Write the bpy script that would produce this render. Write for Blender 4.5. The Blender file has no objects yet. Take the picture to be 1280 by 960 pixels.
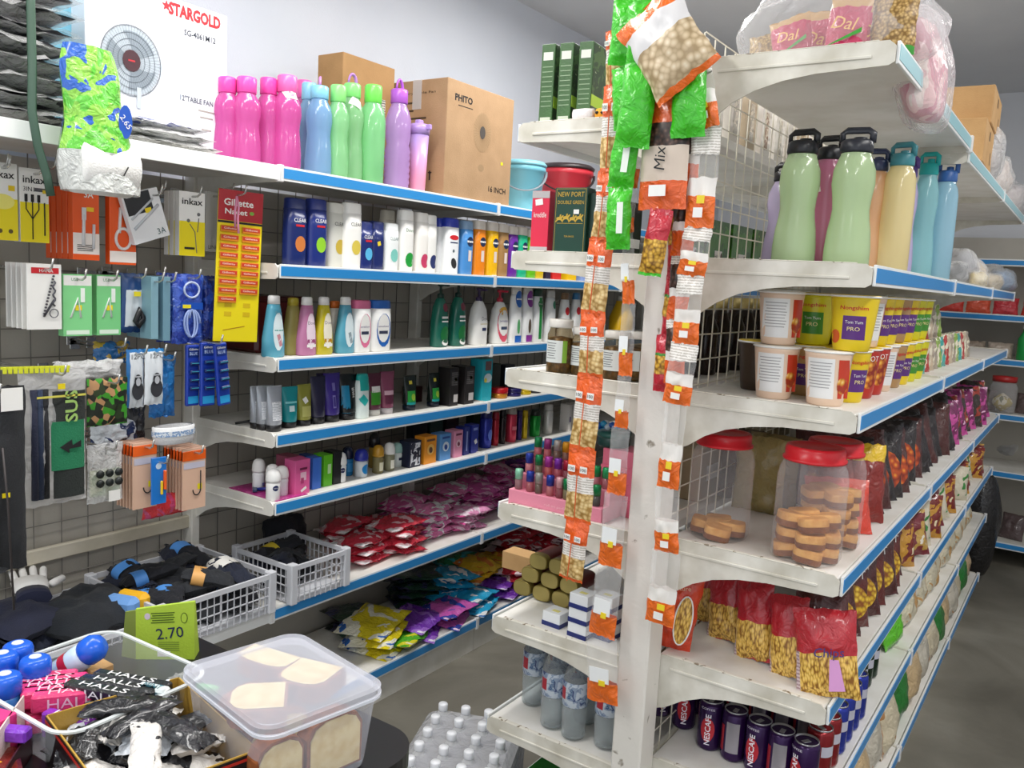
import bpy, math, random
from mathutils import Vector, Matrix, noise
PI = math.pi
scn = bpy.context.scene
C = scn.collection
rnd = random.Random(7)

# ---------------- camera ----------------
F_PX = 1061.36
def cam_axes(y=0.596769, p=0.124402, r=0.0542328):
    f = Vector((-math.sin(y)*math.cos(p), math.cos(y)*math.cos(p), -math.sin(p)))
    rt = Vector((math.cos(y), math.sin(y), 0)); up = rt.cross(f)
    return rt*math.cos(r)+up*math.sin(r), -rt*math.sin(r)+up*math.cos(r), f
RT, UP, FW = cam_axes()
CAM = Vector((0, 0, 1.5))
cd = bpy.data.cameras.new('camera'); cam = bpy.data.objects.new('camera', cd); C.objects.link(cam)
cam.matrix_world = Matrix.Translation(CAM) @ Matrix((RT, UP, -FW)).transposed().to_4x4()
cd.sensor_width = 36; cd.lens = 36*F_PX/1280; cd.clip_start = 0.02; cd.clip_end = 60
scn.camera = cam

# ---------------- colour handling, daylight ----------------
scn.view_settings.view_transform = 'Standard'; scn.view_settings.look = 'None'
scn.view_settings.exposure = 0.36; scn.view_settings.gamma = 1.0
scn.view_settings.use_curve_mapping = False
WORLD_STRENGTH = .9
LAMP_POWER = 16.0
w = bpy.data.worlds.new('world'); scn.world = w; w.use_nodes = True
w.node_tree.nodes['Background'].inputs[0].default_value = (0.90, 0.95, 1.0, 1)
w.node_tree.nodes['Background'].inputs[1].default_value = WORLD_STRENGTH
CEIL = 2.77
LAMPS = [(-1.45, -0.3), (-1.45, 1.25), (-1.45, 2.85), (0.55, -0.3), (0.55, 1.6), (0.55, 3.6)]

# ---------------- pixel rays used for measuring real places ----------------
def ray(x, y): return RT*(x-640) - UP*(y-480) + FW*F_PX
def onX(x, y, v): d = ray(x, y); return CAM + d*(v/d.x)
def onY(x, y, v): d = ray(x, y); return CAM + d*(v/d.y)
def onZ(x, y, v): d = ray(x, y); return CAM + d*((v-1.5)/d.z)
def pix(p):
    v = Vector(p)-CAM; return 640+F_PX*v.dot(RT)/v.dot(FW), 480-F_PX*v.dot(UP)/v.dot(FW)
def yat(px, X, z):            # the Y of a point at X, z seen in column px
    lo, hi = 0.3, 14.0
    for _ in range(40):
        m = (lo+hi)/2
        if pix((X, m, z))[0] < px: lo = m
        else: hi = m
    return lo
def xat(px, Y, z):
    lo, hi = -4.0, 1.5
    for _ in range(40):
        m = (lo+hi)/2
        if pix((m, Y, z))[0] < px: lo = m
        else: hi = m
    return lo
def zat(py, X, Y):
    lo, hi = 0.0, 3.0
    for _ in range(40):
        m = (lo+hi)/2
        if pix((X, Y, m))[1] > py: lo = m
        else: hi = m
    return lo

# ---------------- materials ----------------
def lin(h):
    if isinstance(h, tuple): return h
    h = h.lstrip('#'); o = []
    for i in (0, 2, 4):
        c = int(h[i:i+2], 16)/255
        o.append(c/12.92 if c <= 0.04045 else ((c+0.055)/1.055)**2.4)
    return tuple(o)
_mc = {}
def mat(col, rough=0.45, metal=0.0, kind='', **k):
    key = (col, rough, metal, kind, tuple(sorted(k.items())))
    if key in _mc: return _mc[key]
    m = bpy.data.materials.new(kind or 'plain'); m.use_nodes = True
    nt = m.node_tree; N = nt.nodes; L = nt.links; b = N['Principled BSDF']; out = N['Material Output']
    c = lin(col)
    b.inputs['Base Color'].default_value = (*c, 1)
    b.inputs['Roughness'].default_value = rough; b.inputs['Metallic'].default_value = metal
    tc = N.new('ShaderNodeTexCoord')
    def nz(scale, detail=3, dist=0):
        n = N.new('ShaderNodeTexNoise'); n.inputs['Scale'].default_value = scale; n.inputs['Detail'].default_value = detail
        n.inputs['Distortion'].default_value = dist; L.new(tc.outputs['Object'], n.inputs['Vector']); return n
    def vo(scale, feat='F1'):
        n = N.new('ShaderNodeTexVoronoi'); n.feature = feat; n.inputs['Scale'].default_value = scale
        L.new(tc.outputs['Object'], n.inputs['Vector']); return n
    def ramp(src, stops, interp='LINEAR'):
        r = N.new('ShaderNodeValToRGB'); r.color_ramp.interpolation = interp
        e = r.color_ramp.elements
        e[0].position = stops[0][0]; e[0].color = (*lin(stops[0][1]), 1)
        e[1].position = stops[1][0]; e[1].color = (*lin(stops[1][1]), 1)
        for p, cc in stops[2:]:
            q = e.new(p); q.color = (*lin(cc), 1)
        L.new(src, r.inputs[0]); return r
    def bump(src, s, d=0.01):
        bp = N.new('ShaderNodeBump'); bp.inputs['Strength'].default_value = s; bp.inputs['Distance'].default_value = d
        L.new(src, bp.inputs['Height']); L.new(bp.outputs[0], b.inputs['Normal']); return bp
    def see_through(f, colt=None, fres=True):
        t = N.new('ShaderNodeBsdfTransparent'); mx = N.new('ShaderNodeMixShader')
        if colt: t.inputs[0].default_value = (*lin(colt), 1)
        if fres:
            lw = N.new('ShaderNodeLayerWeight'); lw.inputs[0].default_value = 0.25
            ma = N.new('ShaderNodeMath'); ma.operation = 'MULTIPLY_ADD'; ma.use_clamp = True
            ma.inputs[1].default_value = 0.32; ma.inputs[2].default_value = 1-f
            L.new(lw.outputs['Facing'], ma.inputs[0]); L.new(ma.outputs[0], mx.inputs[0])
        else: mx.inputs[0].default_value = 1-f
        L.new(t.outputs[0], mx.inputs[1]); L.new(b.outputs[0], mx.inputs[2]); L.new(mx.outputs[0], out.inputs[0])
    if kind == 'paint':      # white shelf enamel, worn
        n = nz(9, 4); r = ramp(n.outputs[0], [(0.30, k.get('dirt', '#c9c6bb')), (0.62, col)]); L.new(r.outputs[0], b.inputs['Base Color'])
    elif kind == 'wornpost':
        n = nz(26, 5, .4); r = ramp(n.outputs[0], [(0.27, '#8f8678'), (0.335, col)]); L.new(r.outputs[0], b.inputs['Base Color']); bump(n.outputs[0], .15)
    elif kind == 'chip':     # chipped dirty edge
        n = nz(70, 5, .6); r = ramp(n.outputs[0], [(0.35, '#7f7058'), (0.41, col)]); L.new(r.outputs[0], b.inputs['Base Color']); bump(n.outputs[0], .4, .003)
    elif kind == 'plaster':
        n = nz(3, 4); r = ramp(n.outputs[0], [(0.3, k.get('c2', col)), (0.7, col)]); L.new(r.outputs[0], b.inputs['Base Color'])
        n2 = nz(180, 2); bump(n2.outputs[0], .08)
    elif kind == 'concrete':
        n = nz(1.6, 8, .8); r = ramp(n.outputs[0], [(0.3, k.get('c2', '#77736a')), (0.5, col), (0.72, k.get('c3', '#b5b2a9'))]); L.new(r.outputs[0], b.inputs['Base Color'])
        bump(nz(30, 6).outputs[0], .15)
    elif kind == 'card':     # cardboard
        n = nz(14, 4); r = ramp(n.outputs[0], [(0.3, k.get('c2', col)), (0.7, col)]); L.new(r.outputs[0], b.inputs['Base Color'])
        bump(nz(220, 2).outputs[0], .1)
    elif kind == 'wrap':     # printed shiny flexible foil
        n = nz(k.get('sc', 38), 4, 1.2); bump(n.outputs[0], k.get('b', .8), .012)
        b.inputs['Coat Weight'].default_value = .5; b.inputs['Coat Roughness'].default_value = .12
    elif kind == 'print2':   # two or three colours in blobs, printed
        n = nz(k.get('sc', 30), 2, .8)
        st = [(0.0, col), (k.get('p', .5), k['c2'])]
        if 'c3' in k: st.append((k.get('p3', .6), k['c3']))
        r = ramp(n.outputs[0], st, 'CONSTANT'); L.new(r.outputs[0], b.inputs['Base Color'])
        n = nz(40, 4, 1.2); bump(n.outputs[0], k.get('b', .7), .012)
        b.inputs['Coat Weight'].default_value = .5; b.inputs['Coat Roughness'].default_value = .12
    elif kind == 'food':     # nuts, noodles, seeds
        v = vo(k.get('sc', 120)); r = ramp(v.outputs['Distance'], [(0.0, k.get('c3', col)), (0.35, col), (0.75, k.get('c2', '#8a6230'))]); L.new(r.outputs[0], b.inputs['Base Color'])
        bump(v.outputs['Distance'], -1.0, .01)
    elif kind == 'sev':      # crunchy noodle strands
        mp = N.new('ShaderNodeMapping'); mp.inputs['Scale'].default_value = (1, 1, .35)
        L.new(tc.outputs['Object'], mp.inputs[0])
        v = N.new('ShaderNodeTexVoronoi'); v.inputs['Scale'].default_value = k.get('sc', 190); L.new(mp.outputs[0], v.inputs[0])
        r = ramp(v.outputs['Distance'], [(0.0, '#f6d98a'), (0.4, col), (0.8, '#8a5a1c')]); L.new(r.outputs[0], b.inputs['Base Color']); bump(v.outputs['Distance'], -1, .01)
    elif kind == 'cloth':
        n = nz(260, 3); bump(n.outputs[0], .5, .003); b.inputs['Sheen Weight'].default_value = .06
        n2 = nz(12, 3); r = ramp(n2.outputs[0], [(0.3, col), (0.8, k.get('c2', col))]); L.new(r.outputs[0], b.inputs['Base Color'])
    elif kind == 'cake':
        n = nz(55, 5); r = ramp(n.outputs[0], [(0.35, k.get('c2', '#e0b978')), (0.6, col)]); L.new(r.outputs[0], b.inputs['Base Color']); bump(n.outputs[0], .5, .004)
    elif kind == 'camo':
        v = vo(k.get('sc', 45)); sp = N.new('ShaderNodeSeparateColor'); L.new(v.outputs['Color'], sp.inputs[0])
        r = ramp(sp.outputs[0], [(0, '#20261c'), (.3, '#3f9a2a'), (.55, '#b98d62'), (.8, '#2d3d22')], 'CONSTANT'); L.new(r.outputs[0], b.inputs['Base Color'])
    elif kind == 'fine':     # fine print in rows on paper
        mp = N.new('ShaderNodeMapping'); mp.inputs['Scale'].default_value = (k.get('sx', 300), 60, k.get('sc', 260)); L.new(tc.outputs['Object'], mp.inputs[0])
        n = N.new('ShaderNodeTexNoise'); n.inputs['Scale'].default_value = 1; n.inputs['Detail'].default_value = 0; L.new(mp.outputs[0], n.inputs[0])
        wv = N.new('ShaderNodeTexWave'); wv.bands_direction = 'Z'; wv.inputs['Scale'].default_value = k.get('sc', 260)/6.283*.9; L.new(tc.outputs['Object'], wv.inputs[0])
        mu = N.new('ShaderNodeMath'); mu.operation = 'MULTIPLY'; L.new(n.outputs[0], mu.inputs[0]); L.new(wv.outputs['Fac'], mu.inputs[1])
        r = ramp(mu.outputs[0], [(0, col), (.28, k['c2'])], 'CONSTANT'); L.new(r.outputs[0], b.inputs['Base Color'])
    elif kind == 'grad':     # two-colour moulded plastic, colour changing along z
        sp = N.new('ShaderNodeSeparateXYZ'); L.new(tc.outputs['Object'], sp.inputs[0])
        mr = N.new('ShaderNodeMapRange'); mr.inputs[1].default_value = 0; mr.inputs[2].default_value = k.get('h', .2); L.new(sp.outputs[2], mr.inputs[0])
        r = ramp(mr.outputs[0], [(.2, k['c2']), (.7, col)]); L.new(r.outputs[0], b.inputs['Base Color'])
    elif kind == 'tint':     # coloured see-through plastic
        c = tuple(x*.86+.12 for x in c); b.inputs['Base Color'].default_value = (*c, 1)
        b.inputs['Coat Weight'].default_value = .6; b.inputs['Coat Roughness'].default_value = .08
        tl = N.new('ShaderNodeBsdfTranslucent'); tl.inputs[0].default_value = (*c, 1)
        ms = N.new('ShaderNodeMixShader'); ms.inputs[0].default_value = .4
        t = N.new('ShaderNodeBsdfTransparent'); t.inputs[0].default_value = (*[.35+.65*x for x in c], 1); mx = N.new('ShaderNodeMixShader'); mx.inputs[0].default_value = 1-k.get('see', .25)
        L.new(b.outputs[0], ms.inputs[1]); L.new(tl.outputs[0], ms.inputs[2])
        L.new(t.outputs[0], mx.inputs[1]); L.new(ms.outputs[0], mx.inputs[2]); L.new(mx.outputs[0], out.inputs[0])
        bump(nz(18, 2).outputs[0], .15, .01)
    elif kind == 'clear':    # clear film or rigid clear plastic
        b.inputs['Roughness'].default_value = rough
        if k.get('b', 0): bump(nz(k.get('sc', 35), 4, 1.5).outputs[0], k['b'], .015)
        see_through(k.get('see', .8), k.get('tc'))
    elif kind == 'lamp':
        b.inputs['Emission Color'].default_value = (*c, 1); b.inputs['Emission Strength'].default_value = k.get('e', 6)
    elif kind == 'ridge':
        wv = N.new('ShaderNodeTexWave'); wv.bands_direction = 'X'; wv.inputs['Scale'].default_value = k.get('sc', 60); L.new(tc.outputs['Object'], wv.inputs[0]); bump(wv.outputs['Fac'], .5, .003)
    _mc[key] = m
    return m
def wrap(col, **k): return mat(col, .28, 0, 'wrap', **k)
def tint(col, see=.2, rough=.2): return mat(col, rough, 0, 'tint', see=see)
def clear(see=.82, rough=.08, **k): return mat('#ffffff', rough, 0, 'clear', see=see, **k)
FILM = clear(.80, .12, b=.9)
HARD = clear(.84, .05)
BLACK = mat('#101012', .5); WHITE = mat('#f1f0ec', .4); INK = mat('#17171a', .6)
CHROME = mat('#c9c9c6', .25, .8); STEELW = mat('#dddcd8', .35, .3)

# ---------------- mesh builder ----------------
class MB:
    def __init__(s): s.v = []; s.f = []; s.mi = []; s.sm = []
    def add(s, vs, fs, mi=0, smooth=False, M=None):
        o = len(s.v)
        s.v += [tuple(M @ Vector(p)) for p in vs] if M is not None else [tuple(p) for p in vs]
        for f in fs:
            s.f.append([i+o for i in f]); s.mi.append(mi if isinstance(mi, int) else 0); s.sm.append(smooth)
        return s
    def box(s, x0, y0, z0, x1, y1, z1, mi=0, M=None, bev=0.0):
        if bev <= 0:
            v = [(x, y, z) for z in (z0, z1) for y in (y0, y1) for x in (x0, x1)]
            return s.add(v, [(0, 2, 3, 1), (4, 5, 7, 6), (0, 1, 5, 4), (2, 6, 7, 3), (0, 4, 6, 2), (1, 3, 7, 5)], mi, False, M)
        b = min(bev, (x1-x0)/2.01, (y1-y0)/2.01, (z1-z0)/2.01)   # chamfered box
        v = []; idx = {}
        for ix, X in enumerate((x0, x1)):
            for iy, Y in enumerate((y0, y1)):
                for iz, Z in enumerate((z0, z1)):
                    sx, sy, sz = (b, -b)[ix], (b, -b)[iy], (b, -b)[iz]
                    idx[(ix, iy, iz)] = len(v); v += [(X, Y+sy, Z+sz), (X+sx, Y, Z+sz), (X+sx, Y+sy, Z)]
        g = lambda a, b_, c, k: idx[(a, b_, c)]+k
        f = [(g(0,0,0,0), g(0,0,1,0), g(0,1,1,0), g(0,1,0,0)), (g(1,0,0,0), g(1,1,0,0), g(1,1,1,0), g(1,0,1,0)),
             (g(0,0,0,1), g(1,0,0,1), g(1,0,1,1), g(0,0,1,1)), (g(0,1,0,1), g(0,1,1,1), g(1,1,1,1), g(1,1,0,1)),
             (g(0,0,0,2), g(0,1,0,2), g(1,1,0,2), g(1,0,0,2)), (g(0,0,1,2), g(1,0,1,2), g(1,1,1,2), g(0,1,1,2))]
        for a in (0, 1):
            for c_ in (0, 1):
                f += [(g(a,c_,0,0), g(a,c_,0,1), g(a,c_,1,1), g(a,c_,1,0)), (g(a,0,c_,0), g(a,0,c_,2), g(a,1,c_,2), g(a,1,c_,0)), (g(0,a,c_,1), g(0,a,c_,2), g(1,a,c_,2), g(1,a,c_,1))]
        for q in idx.values(): f.append((q, q+1, q+2))
        return s.add(v, f, mi, False, M)
    def lathe(s, prof, n=20, sx=1, sy=1, e=2, mi=0, M=None, cap=True, smooth=True, rib=0, nr=8):
        vs = []; fs = []
        for k, p in enumerate(prof):
            r, z = p[0], p[1]; ax = p[2] if len(p) > 2 else sx; ay = p[3] if len(p) > 3 else sy
            for i in range(n):
                a = 2*PI*i/n; cx, cy = math.cos(a), math.sin(a)
                q = 1 if e == 2 else (abs(cx)**e+abs(cy)**e)**(-1/e)
                rr = r*(1+rib*math.cos(nr*a)) if rib else r
                vs.append((rr*ax*q*cx, rr*ay*q*cy, z))
        for k in range(len(prof)-1):
            for i in range(n):
                j = (i+1) % n; fs.append((k*n+i, k*n+j, (k+1)*n+j, (k+1)*n+i))
        s.add(vs, fs, mi, smooth, M)
        if cap:
            o = len(s.v)-len(vs)
            if prof[0][0] > 1e-5: s.f.append([o+i for i in range(n)][::-1]); s.mi.append(mi); s.sm.append(False)
            if prof[-1][0] > 1e-5: s.f.append([o+(len(prof)-1)*n+i for i in range(n)]); s.mi.append(mi); s.sm.append(False)
        return s
    def tube(s, pts, r, n=6, mi=0, M=None, closed=False, flat=1.0):
        pts = [Vector(p) for p in pts]; vs = []; fs = []; m = len(pts); up = Vector((0, 0, 1)); last = None
        for i, p in enumerate(pts):
            a = pts[(i-1) % m] if (closed or i > 0) else p; b = pts[(i+1) % m] if (closed or i < m-1) else p
            t = (b-a).normalized()
            if last is None: last = t.orthogonal().normalized() if abs(t.z) > .95 else t.cross(up).normalized()
            last = (last-t*last.dot(t)).normalized(); w = t.cross(last)
            for k in range(n):
                an = 2*PI*k/n; vs.append(p+(last*math.cos(an)+w*math.sin(an)*flat)*r)
        rng = m if closed else m-1
        for i in range(rng):
            j = (i+1) % m
            for k in range(n): l = (k+1) % n; fs.append((i*n+k, i*n+l, j*n+l, j*n+k))
        if not closed: fs += [tuple(range(n))[::-1], tuple((m-1)*n+k for k in range(n))]
        return s.add(vs, fs, mi, n > 4, M)
    def poly(s, pts, t, mi=0, M=None):     # prism of an outline in x,z with thickness t along +y
        n = len(pts); vs = [(x, 0, z) for x, z in pts]+[(x, t, z) for x, z in pts]
        fs = [tuple(range(n)), tuple(range(n, 2*n))[::-1]]+[(i, i+n, (i+1) % n+n, (i+1) % n) for i in range(n)]
        return s.add(vs, fs, mi, False, M)
    def grid(s, fn, nu, nv, mi=0, smooth=True, M=None, mf=None, wrapu=False):
        vs = [fn(i/nu, j/nv) for j in range(nv+1) for i in range(nu+1)]
        o = len(s.v); s.v += [tuple(M @ Vector(p)) for p in vs] if M is not None else [tuple(p) for p in vs]
        for j in range(nv):
            for i in range(nu):
                a = o+j*(nu+1)+i; s.f.append([a, a+1, a+nu+2, a+nu+1]); s.mi.append(mf((i+.5)/nu, (j+.5)/nv) if mf else mi); s.sm.append(smooth)
        return s
def obj(name, mb, mats, parent=None, loc=(0, 0, 0), rz=0, rot=None):
    me = bpy.data.meshes.new(name); me.from_pydata(mb.v, [], mb.f)
    for m in (mats if isinstance(mats, (list, tuple)) else [mats]): me.materials.append(m)
    me.polygons.foreach_set('material_index', mb.mi); me.polygons.foreach_set('use_smooth', mb.sm); me.update()
    o = bpy.data.objects.new(name, me); C.objects.link(o)
    o.location = loc; o.rotation_euler = rot if rot else (0, 0, rz)
    if parent: o.parent = parent
    return o
def tag(o, label, cat, group=None, kind=None):
    if label: o['label'] = label
    if cat: o['category'] = cat
    if group: o['group'] = group
    if kind: o['kind'] = kind
    return o
def thing(name, label, cat, loc, rz=0, group=None, rot=None):
    o = bpy.data.objects.new(name, None); C.objects.link(o); o.empty_display_size = .02
    o.location = loc; o.rotation_euler = rot if rot else (0, 0, rz)
    return tag(o, label, cat, group)
def struct(name, mb, m, label=None):
    o = obj(name, mb, m); o['kind'] = 'structure'
    if label: o['label'] = label
    return o
def copy_tree(o, parent=None):
    c = o.copy(); C.objects.link(c); c.parent = parent
    for ch in o.children: copy_tree(ch, c)
    return c
_tc = {}
def text(s, h, m, parent, loc=(0, 0, 0), w=None, rz=0, surf=None, vert=False, flat=False, bold=0.0, shear=0, name='lettering', ang=0):
    """lettering h high centred at loc, facing local -Y (or up when flat); surf(x, z) -> y lays it on a curved front"""
    key = (s, bold, shear)
    if key not in _tc:
        cu = bpy.data.curves.new('t', 'FONT'); cu.body = s; cu.align_x = 'CENTER'; cu.align_y = 'CENTER'; cu.size = 1; cu.resolution_u = 2
        cu.offset = bold; cu.shear = shear
        to = bpy.data.objects.new('t', cu); C.objects.link(to)
        dg = bpy.context.evaluated_depsgraph_get(); me = bpy.data.meshes.new_from_object(to.evaluated_get(dg))
        _tc[key] = ([tuple(v.co) for v in me.vertices], [tuple(p.vertices) for p in me.polygons])
        bpy.data.objects.remove(to); bpy.data.curves.remove(cu); bpy.data.meshes.remove(me)
    vs, fs = _tc[key]
    if not vs: return None
    xs = [v[0] for v in vs]; ys = [v[1] for v in vs]
    cx, cy = (max(xs)+min(xs))/2, (max(ys)+min(ys))/2
    sy = h/max(1e-6, max(ys)-min(ys)); sx = (w/max(1e-6, max(xs)-min(xs))) if w else sy
    pts = []; ca, sa = math.cos(ang), math.sin(ang)
    for v in vs:
        x, y = (v[0]-cx)*sx, (v[1]-cy)*sy
        if vert: x, y = -y, x
        if ang: x, y = x*ca-y*sa, x*sa+y*ca
        if surf: pts.append((x+loc[0], surf(x+loc[0], y+loc[2])-.0008, y+loc[2]))
        elif flat: pts.append((x, y, 0))
        else: pts.append((x, 0, y))
    return obj(name, MB().add(pts, fs), m, parent, (0, 0, 0) if surf else loc, rz)
# ================= the room =================
WX, EX, BY, FY = -2.37, 1.55, 6.05, -1.6
struct('floor', MB().box(WX-.1, FY, -.1, EX+.1, BY+.1, 0), mat('#7b776c', .55, 0, 'concrete', c2='#625e54', c3='#938f84'))
struct('ceiling', MB().box(WX-.1, FY, CEIL, EX+.1, BY+.1, CEIL+.1), mat('#dadbdd', .9, 0, 'plaster', c2='#d4d5d8'))
struct('wall_left', MB().box(WX-.1, FY, 0, WX, BY+.1, CEIL), mat('#d6dae3', .8, 0, 'plaster', c2='#d0d5df'))
struct('wall_back', MB().box(WX-.1, BY, 0, EX+.1, BY+.1, CEIL), mat('#dfe1e6', .8, 0, 'plaster', c2='#d8dade'))
struct('wall_right', MB().box(EX, FY, 0, EX+.1, BY+.1, CEIL), mat('#dfe1e6', .8, 0, 'plaster', c2='#d8dade'))
for i, (lx, ly) in enumerate(LAMPS):
    t = thing('ceiling_lamp', 'white fluorescent tube lamp under the ceiling over the '+('left' if lx < 0 else 'right')+' aisle, '+['nearest the shop front', 'half way along', 'nearest the back wall'][i % 3], 'lamp', (lx, ly, CEIL))
    obj('housing', MB().box(-.05, -.62, -.05, .05, .62, 0, bev=.008), WHITE, t)
    obj('tube', MB().lathe([(.014, -.6), (.014, .6)], 10, M=Matrix.Translation((0, 0, -.066)) @ Matrix.Rotation(-PI/2, 4, 'X')), mat('#ffffff', .4, 0, 'lamp', e=4), t)
    ld = bpy.data.lights.new('lamp_light', 'AREA'); ld.shape = 'RECTANGLE'; ld.size = .16; ld.size_y = 1.2; ld.energy = LAMP_POWER*(1.0 if lx < 0 else .85)
    ld.color = (1, .98, .95)
    lo = bpy.data.objects.new('lamp_light', ld); C.objects.link(lo); lo.parent = t; lo.location = (0, 0, -.085)

# ================= shelving =================
PAINT = mat('#ebe9e2', .35, 0, 'paint', dirt='#d9d6cb'); PAINT_OLD = mat('#e9e6dc', .4, 0, 'paint', dirt='#bdb7a6')
CHIP = mat('#e4e0d4', .5, 0, 'chip'); BLUE = mat('#2f8fd4', .3); STRIPW = mat('#eef0ef', .35); SHW = mat('#efede8', .4, 0, 'paint', dirt='#dfdcd3')
def shelf(par, xb, xf, y0, y1, z, strip=BLUE, old=False, first=True, joint=True):
    """one shelf; z is its upper surface; xb at the panel, xf at the lip"""
    s = 1 if xf > xb else -1; pm = PAINT_OLD if old else PAINT
    sh = obj('shelf', MB().box(min(xb, xf-s*.004), y0+.004, z-.022, max(xb, xf-s*.004), y1-.004, z, bev=.002), SHW, par)
    L = abs(xf-xb)
    for yy, ln in ((y0, -1), (y1-.004, 1)):
        pts = [(0, .004), (L-.012, .004), (L, -.006), (L, -.034), (L-.01, -.040), (L*.62, -.044), (L*.45, -.052), (L*.3, -.066), (L*.18, -.086), (L*.08, -.112), (0, -.125)]
        o = obj('bracket', MB().poly([(p[0]*s, p[1]) for p in pts], .004), pm, sh, (xb, yy, z))
        if yy == y0 and first:
            obj('bracket_rib', MB().box(.03, -.003, -.026, L-.04, 0, -.020, bev=.001) if s > 0 else MB().box(-L+.04, -.003, -.026, -.03, 0, -.020, bev=.001), pm, sh, (xb, yy, z))
            if old:
                mb = MB(); a, b = sorted((.02*s, (L-.03)*s)); mb.box(a, 0, .0042, b, .012, .0062, bev=.001)
                obj('edge_trim', mb, CHIP, sh, (xb, yy, z))
    # price strip: white rail with a blue band, leaning back a little
    mb = MB(); a, b = sorted((0, s*.006))
    mb.box(a, y0+.006, -.037, b, y1-.006, .003, bev=.001)
    obj('rail', mb, STRIPW, sh, (xf, 0, z))
    if strip:
        a, b = sorted((s*.006, s*.0072)); obj('price_strip', MB().box(a, y0+.008, -.030, b, y1-.008, -.003), strip, sh, (xf, 0, z))
    if joint:
        a, b = sorted((-s*.004, s*.011)); obj('joiner', MB().box(a, -.009, -.041, b, .009, .006, bev=.002), clear(.45, .2), sh, (xf, y1, z))
    return sh
def upright(par, x, y, z1, wx=.05, wy=.03, m=None, slots=True):
    o = obj('upright', MB().box(-wx/2, -wy/2, 0, wx/2, wy/2, z1, bev=.003), m or PAINT, par, (x, y, 0))
    return o
def wire_grid(par, x, y0, y1, z0, z1, step, m, r=.0016, name='wire_grid'):
    mb = MB(); n = int((y1-y0)/step); q = int((z1-z0)/step)
    for i in range(n+1): yy = y0+i*(y1-y0)/n; mb.tube([(x, yy, z0), (x, yy, z1)], r, 4)
    for j in range(q+1): zz = z0+j*(z1-z0)/q; mb.tube([(x+.003, y0, zz), (x+.003, y1, zz)], r, 4)
    return obj(name, mb, m, par)

# --- left wall unit ---
LB, LF = -2.30, -1.912
YB = [-.47, .57, 1.61, 2.65, 3.69, 4.73, 5.77]
LZ = dict(S1=1.77, S2=1.50, S3=1.233, S4=1.013, S5=.81, S6=.488, S7=.135)
wall_unit = thing('wall_shelving', 'white wall shelving unit with blue price strips along the left wall', 'shelf', (0, 0, 0))
PANEL = mat('#bfbab0', .6, 0, 'plaster', c2='#b0aba0')
for i in range(len(YB)-1):
    y0, y1 = YB[i], YB[i+1]; pegs = i < 2
    obj('back_panel', MB().box(LB-.03, y0+.01, .05, LB-.02, y1-.01, 1.74), PANEL, wall_unit)
    wire_grid(wall_unit, LB-.008, y0+.03, y1-.03, .3, 1.76, .075, mat('#7b7872', .5))
    shelf(wall_unit, LB, LF, y0, y1, LZ['S1'], None if pegs else BLUE)
    if not pegs:
        for k in ('S2', 'S3', 'S4', 'S5'): shelf(wall_unit, LB, LF, y0, y1, LZ[k])
    shelf(wall_unit, LB, LF, y0, y1, LZ['S6'], None if pegs else BLUE); shelf(wall_unit, LB, LF, y0, y1, LZ['S7'], None if pegs else BLUE)
    obj('kick_plate', MB().box(LF-.02, y0+.002, 0, LF-.008, y1-.002, .105), PAINT, wall_unit)
obj('crossbar', MB().box(LB-.005, -.45, .66, LB+.012, 1.6, .70, bev=.003), mat('#cfc8b6', .45, 0, 'paint', dirt='#b9b19c'), wall_unit)
for y in YB: upright(wall_unit, LB, y, 1.765, m=PAINT)

# --- double-sided gondola ---
GX, GR, GL = -.74, -.352, -1.165
GY = [1.685, 2.73, 3.775, 4.82]
RZ = [1.957, 1.557, 1.278, .955, .689, .445, .135]
GZ = [1.855, 1.56, 1.278, .945, .652, .385, .135]
gondola = thing('gondola_shelving', 'white double-sided gondola shelving unit with a chipped end post, between the two aisles', 'shelf', (0, 0, 0))
GW = mat('#e2ddcc', .4)
for i in range(3):
    y0, y1 = GY[i], GY[i+1]
    for j, z in enumerate(RZ):
        if i == 0 and j == 0: pass
        shelf(gondola, GX+.025, GR, y0, y1, z if i == 0 or j else z-.03, BLUE if j else mat('#9fd0d8', .3), old=True)
    for j, z in enumerate(GZ): shelf(gondola, GX-.03, GL, y0, y1, z, BLUE, old=True)
    wire_grid(gondola, GX+.012, y0+.02, y1-.02, .15, 2.02, .056, GW, .0017)
POSTM = mat('#e6e2da', .4, 0, 'wornpost')
obj('end_post', MB().box(-.035, -.036, 0, .035, .036, 2.0, bev=.004), POSTM, gondola, (GX, 1.645, 0))
obj('post_foot', MB().box(-.36, -.03, 0, .40, .03, .06, bev=.006), PAINT_OLD, gondola, (GX, 1.72, 0))
mb = MB()
for k in range(36): mb.box(-.004, -.0372, .12+k*.05, .004, -.0364, .15+k*.05)
for y in GY[1:]: upright(gondola, GX-.002, y, 2.02, .05, .03, PAINT_OLD)
obj('base_plate', MB().box(GL+.02, 1.70, 0, GL+.03, 4.8, .1), PAINT_OLD, gondola)
obj('base_plate', MB().box(GR-.03, 1.70, 0, GR-.02, 4.8, .1), PAINT_OLD, gondola)

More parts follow.
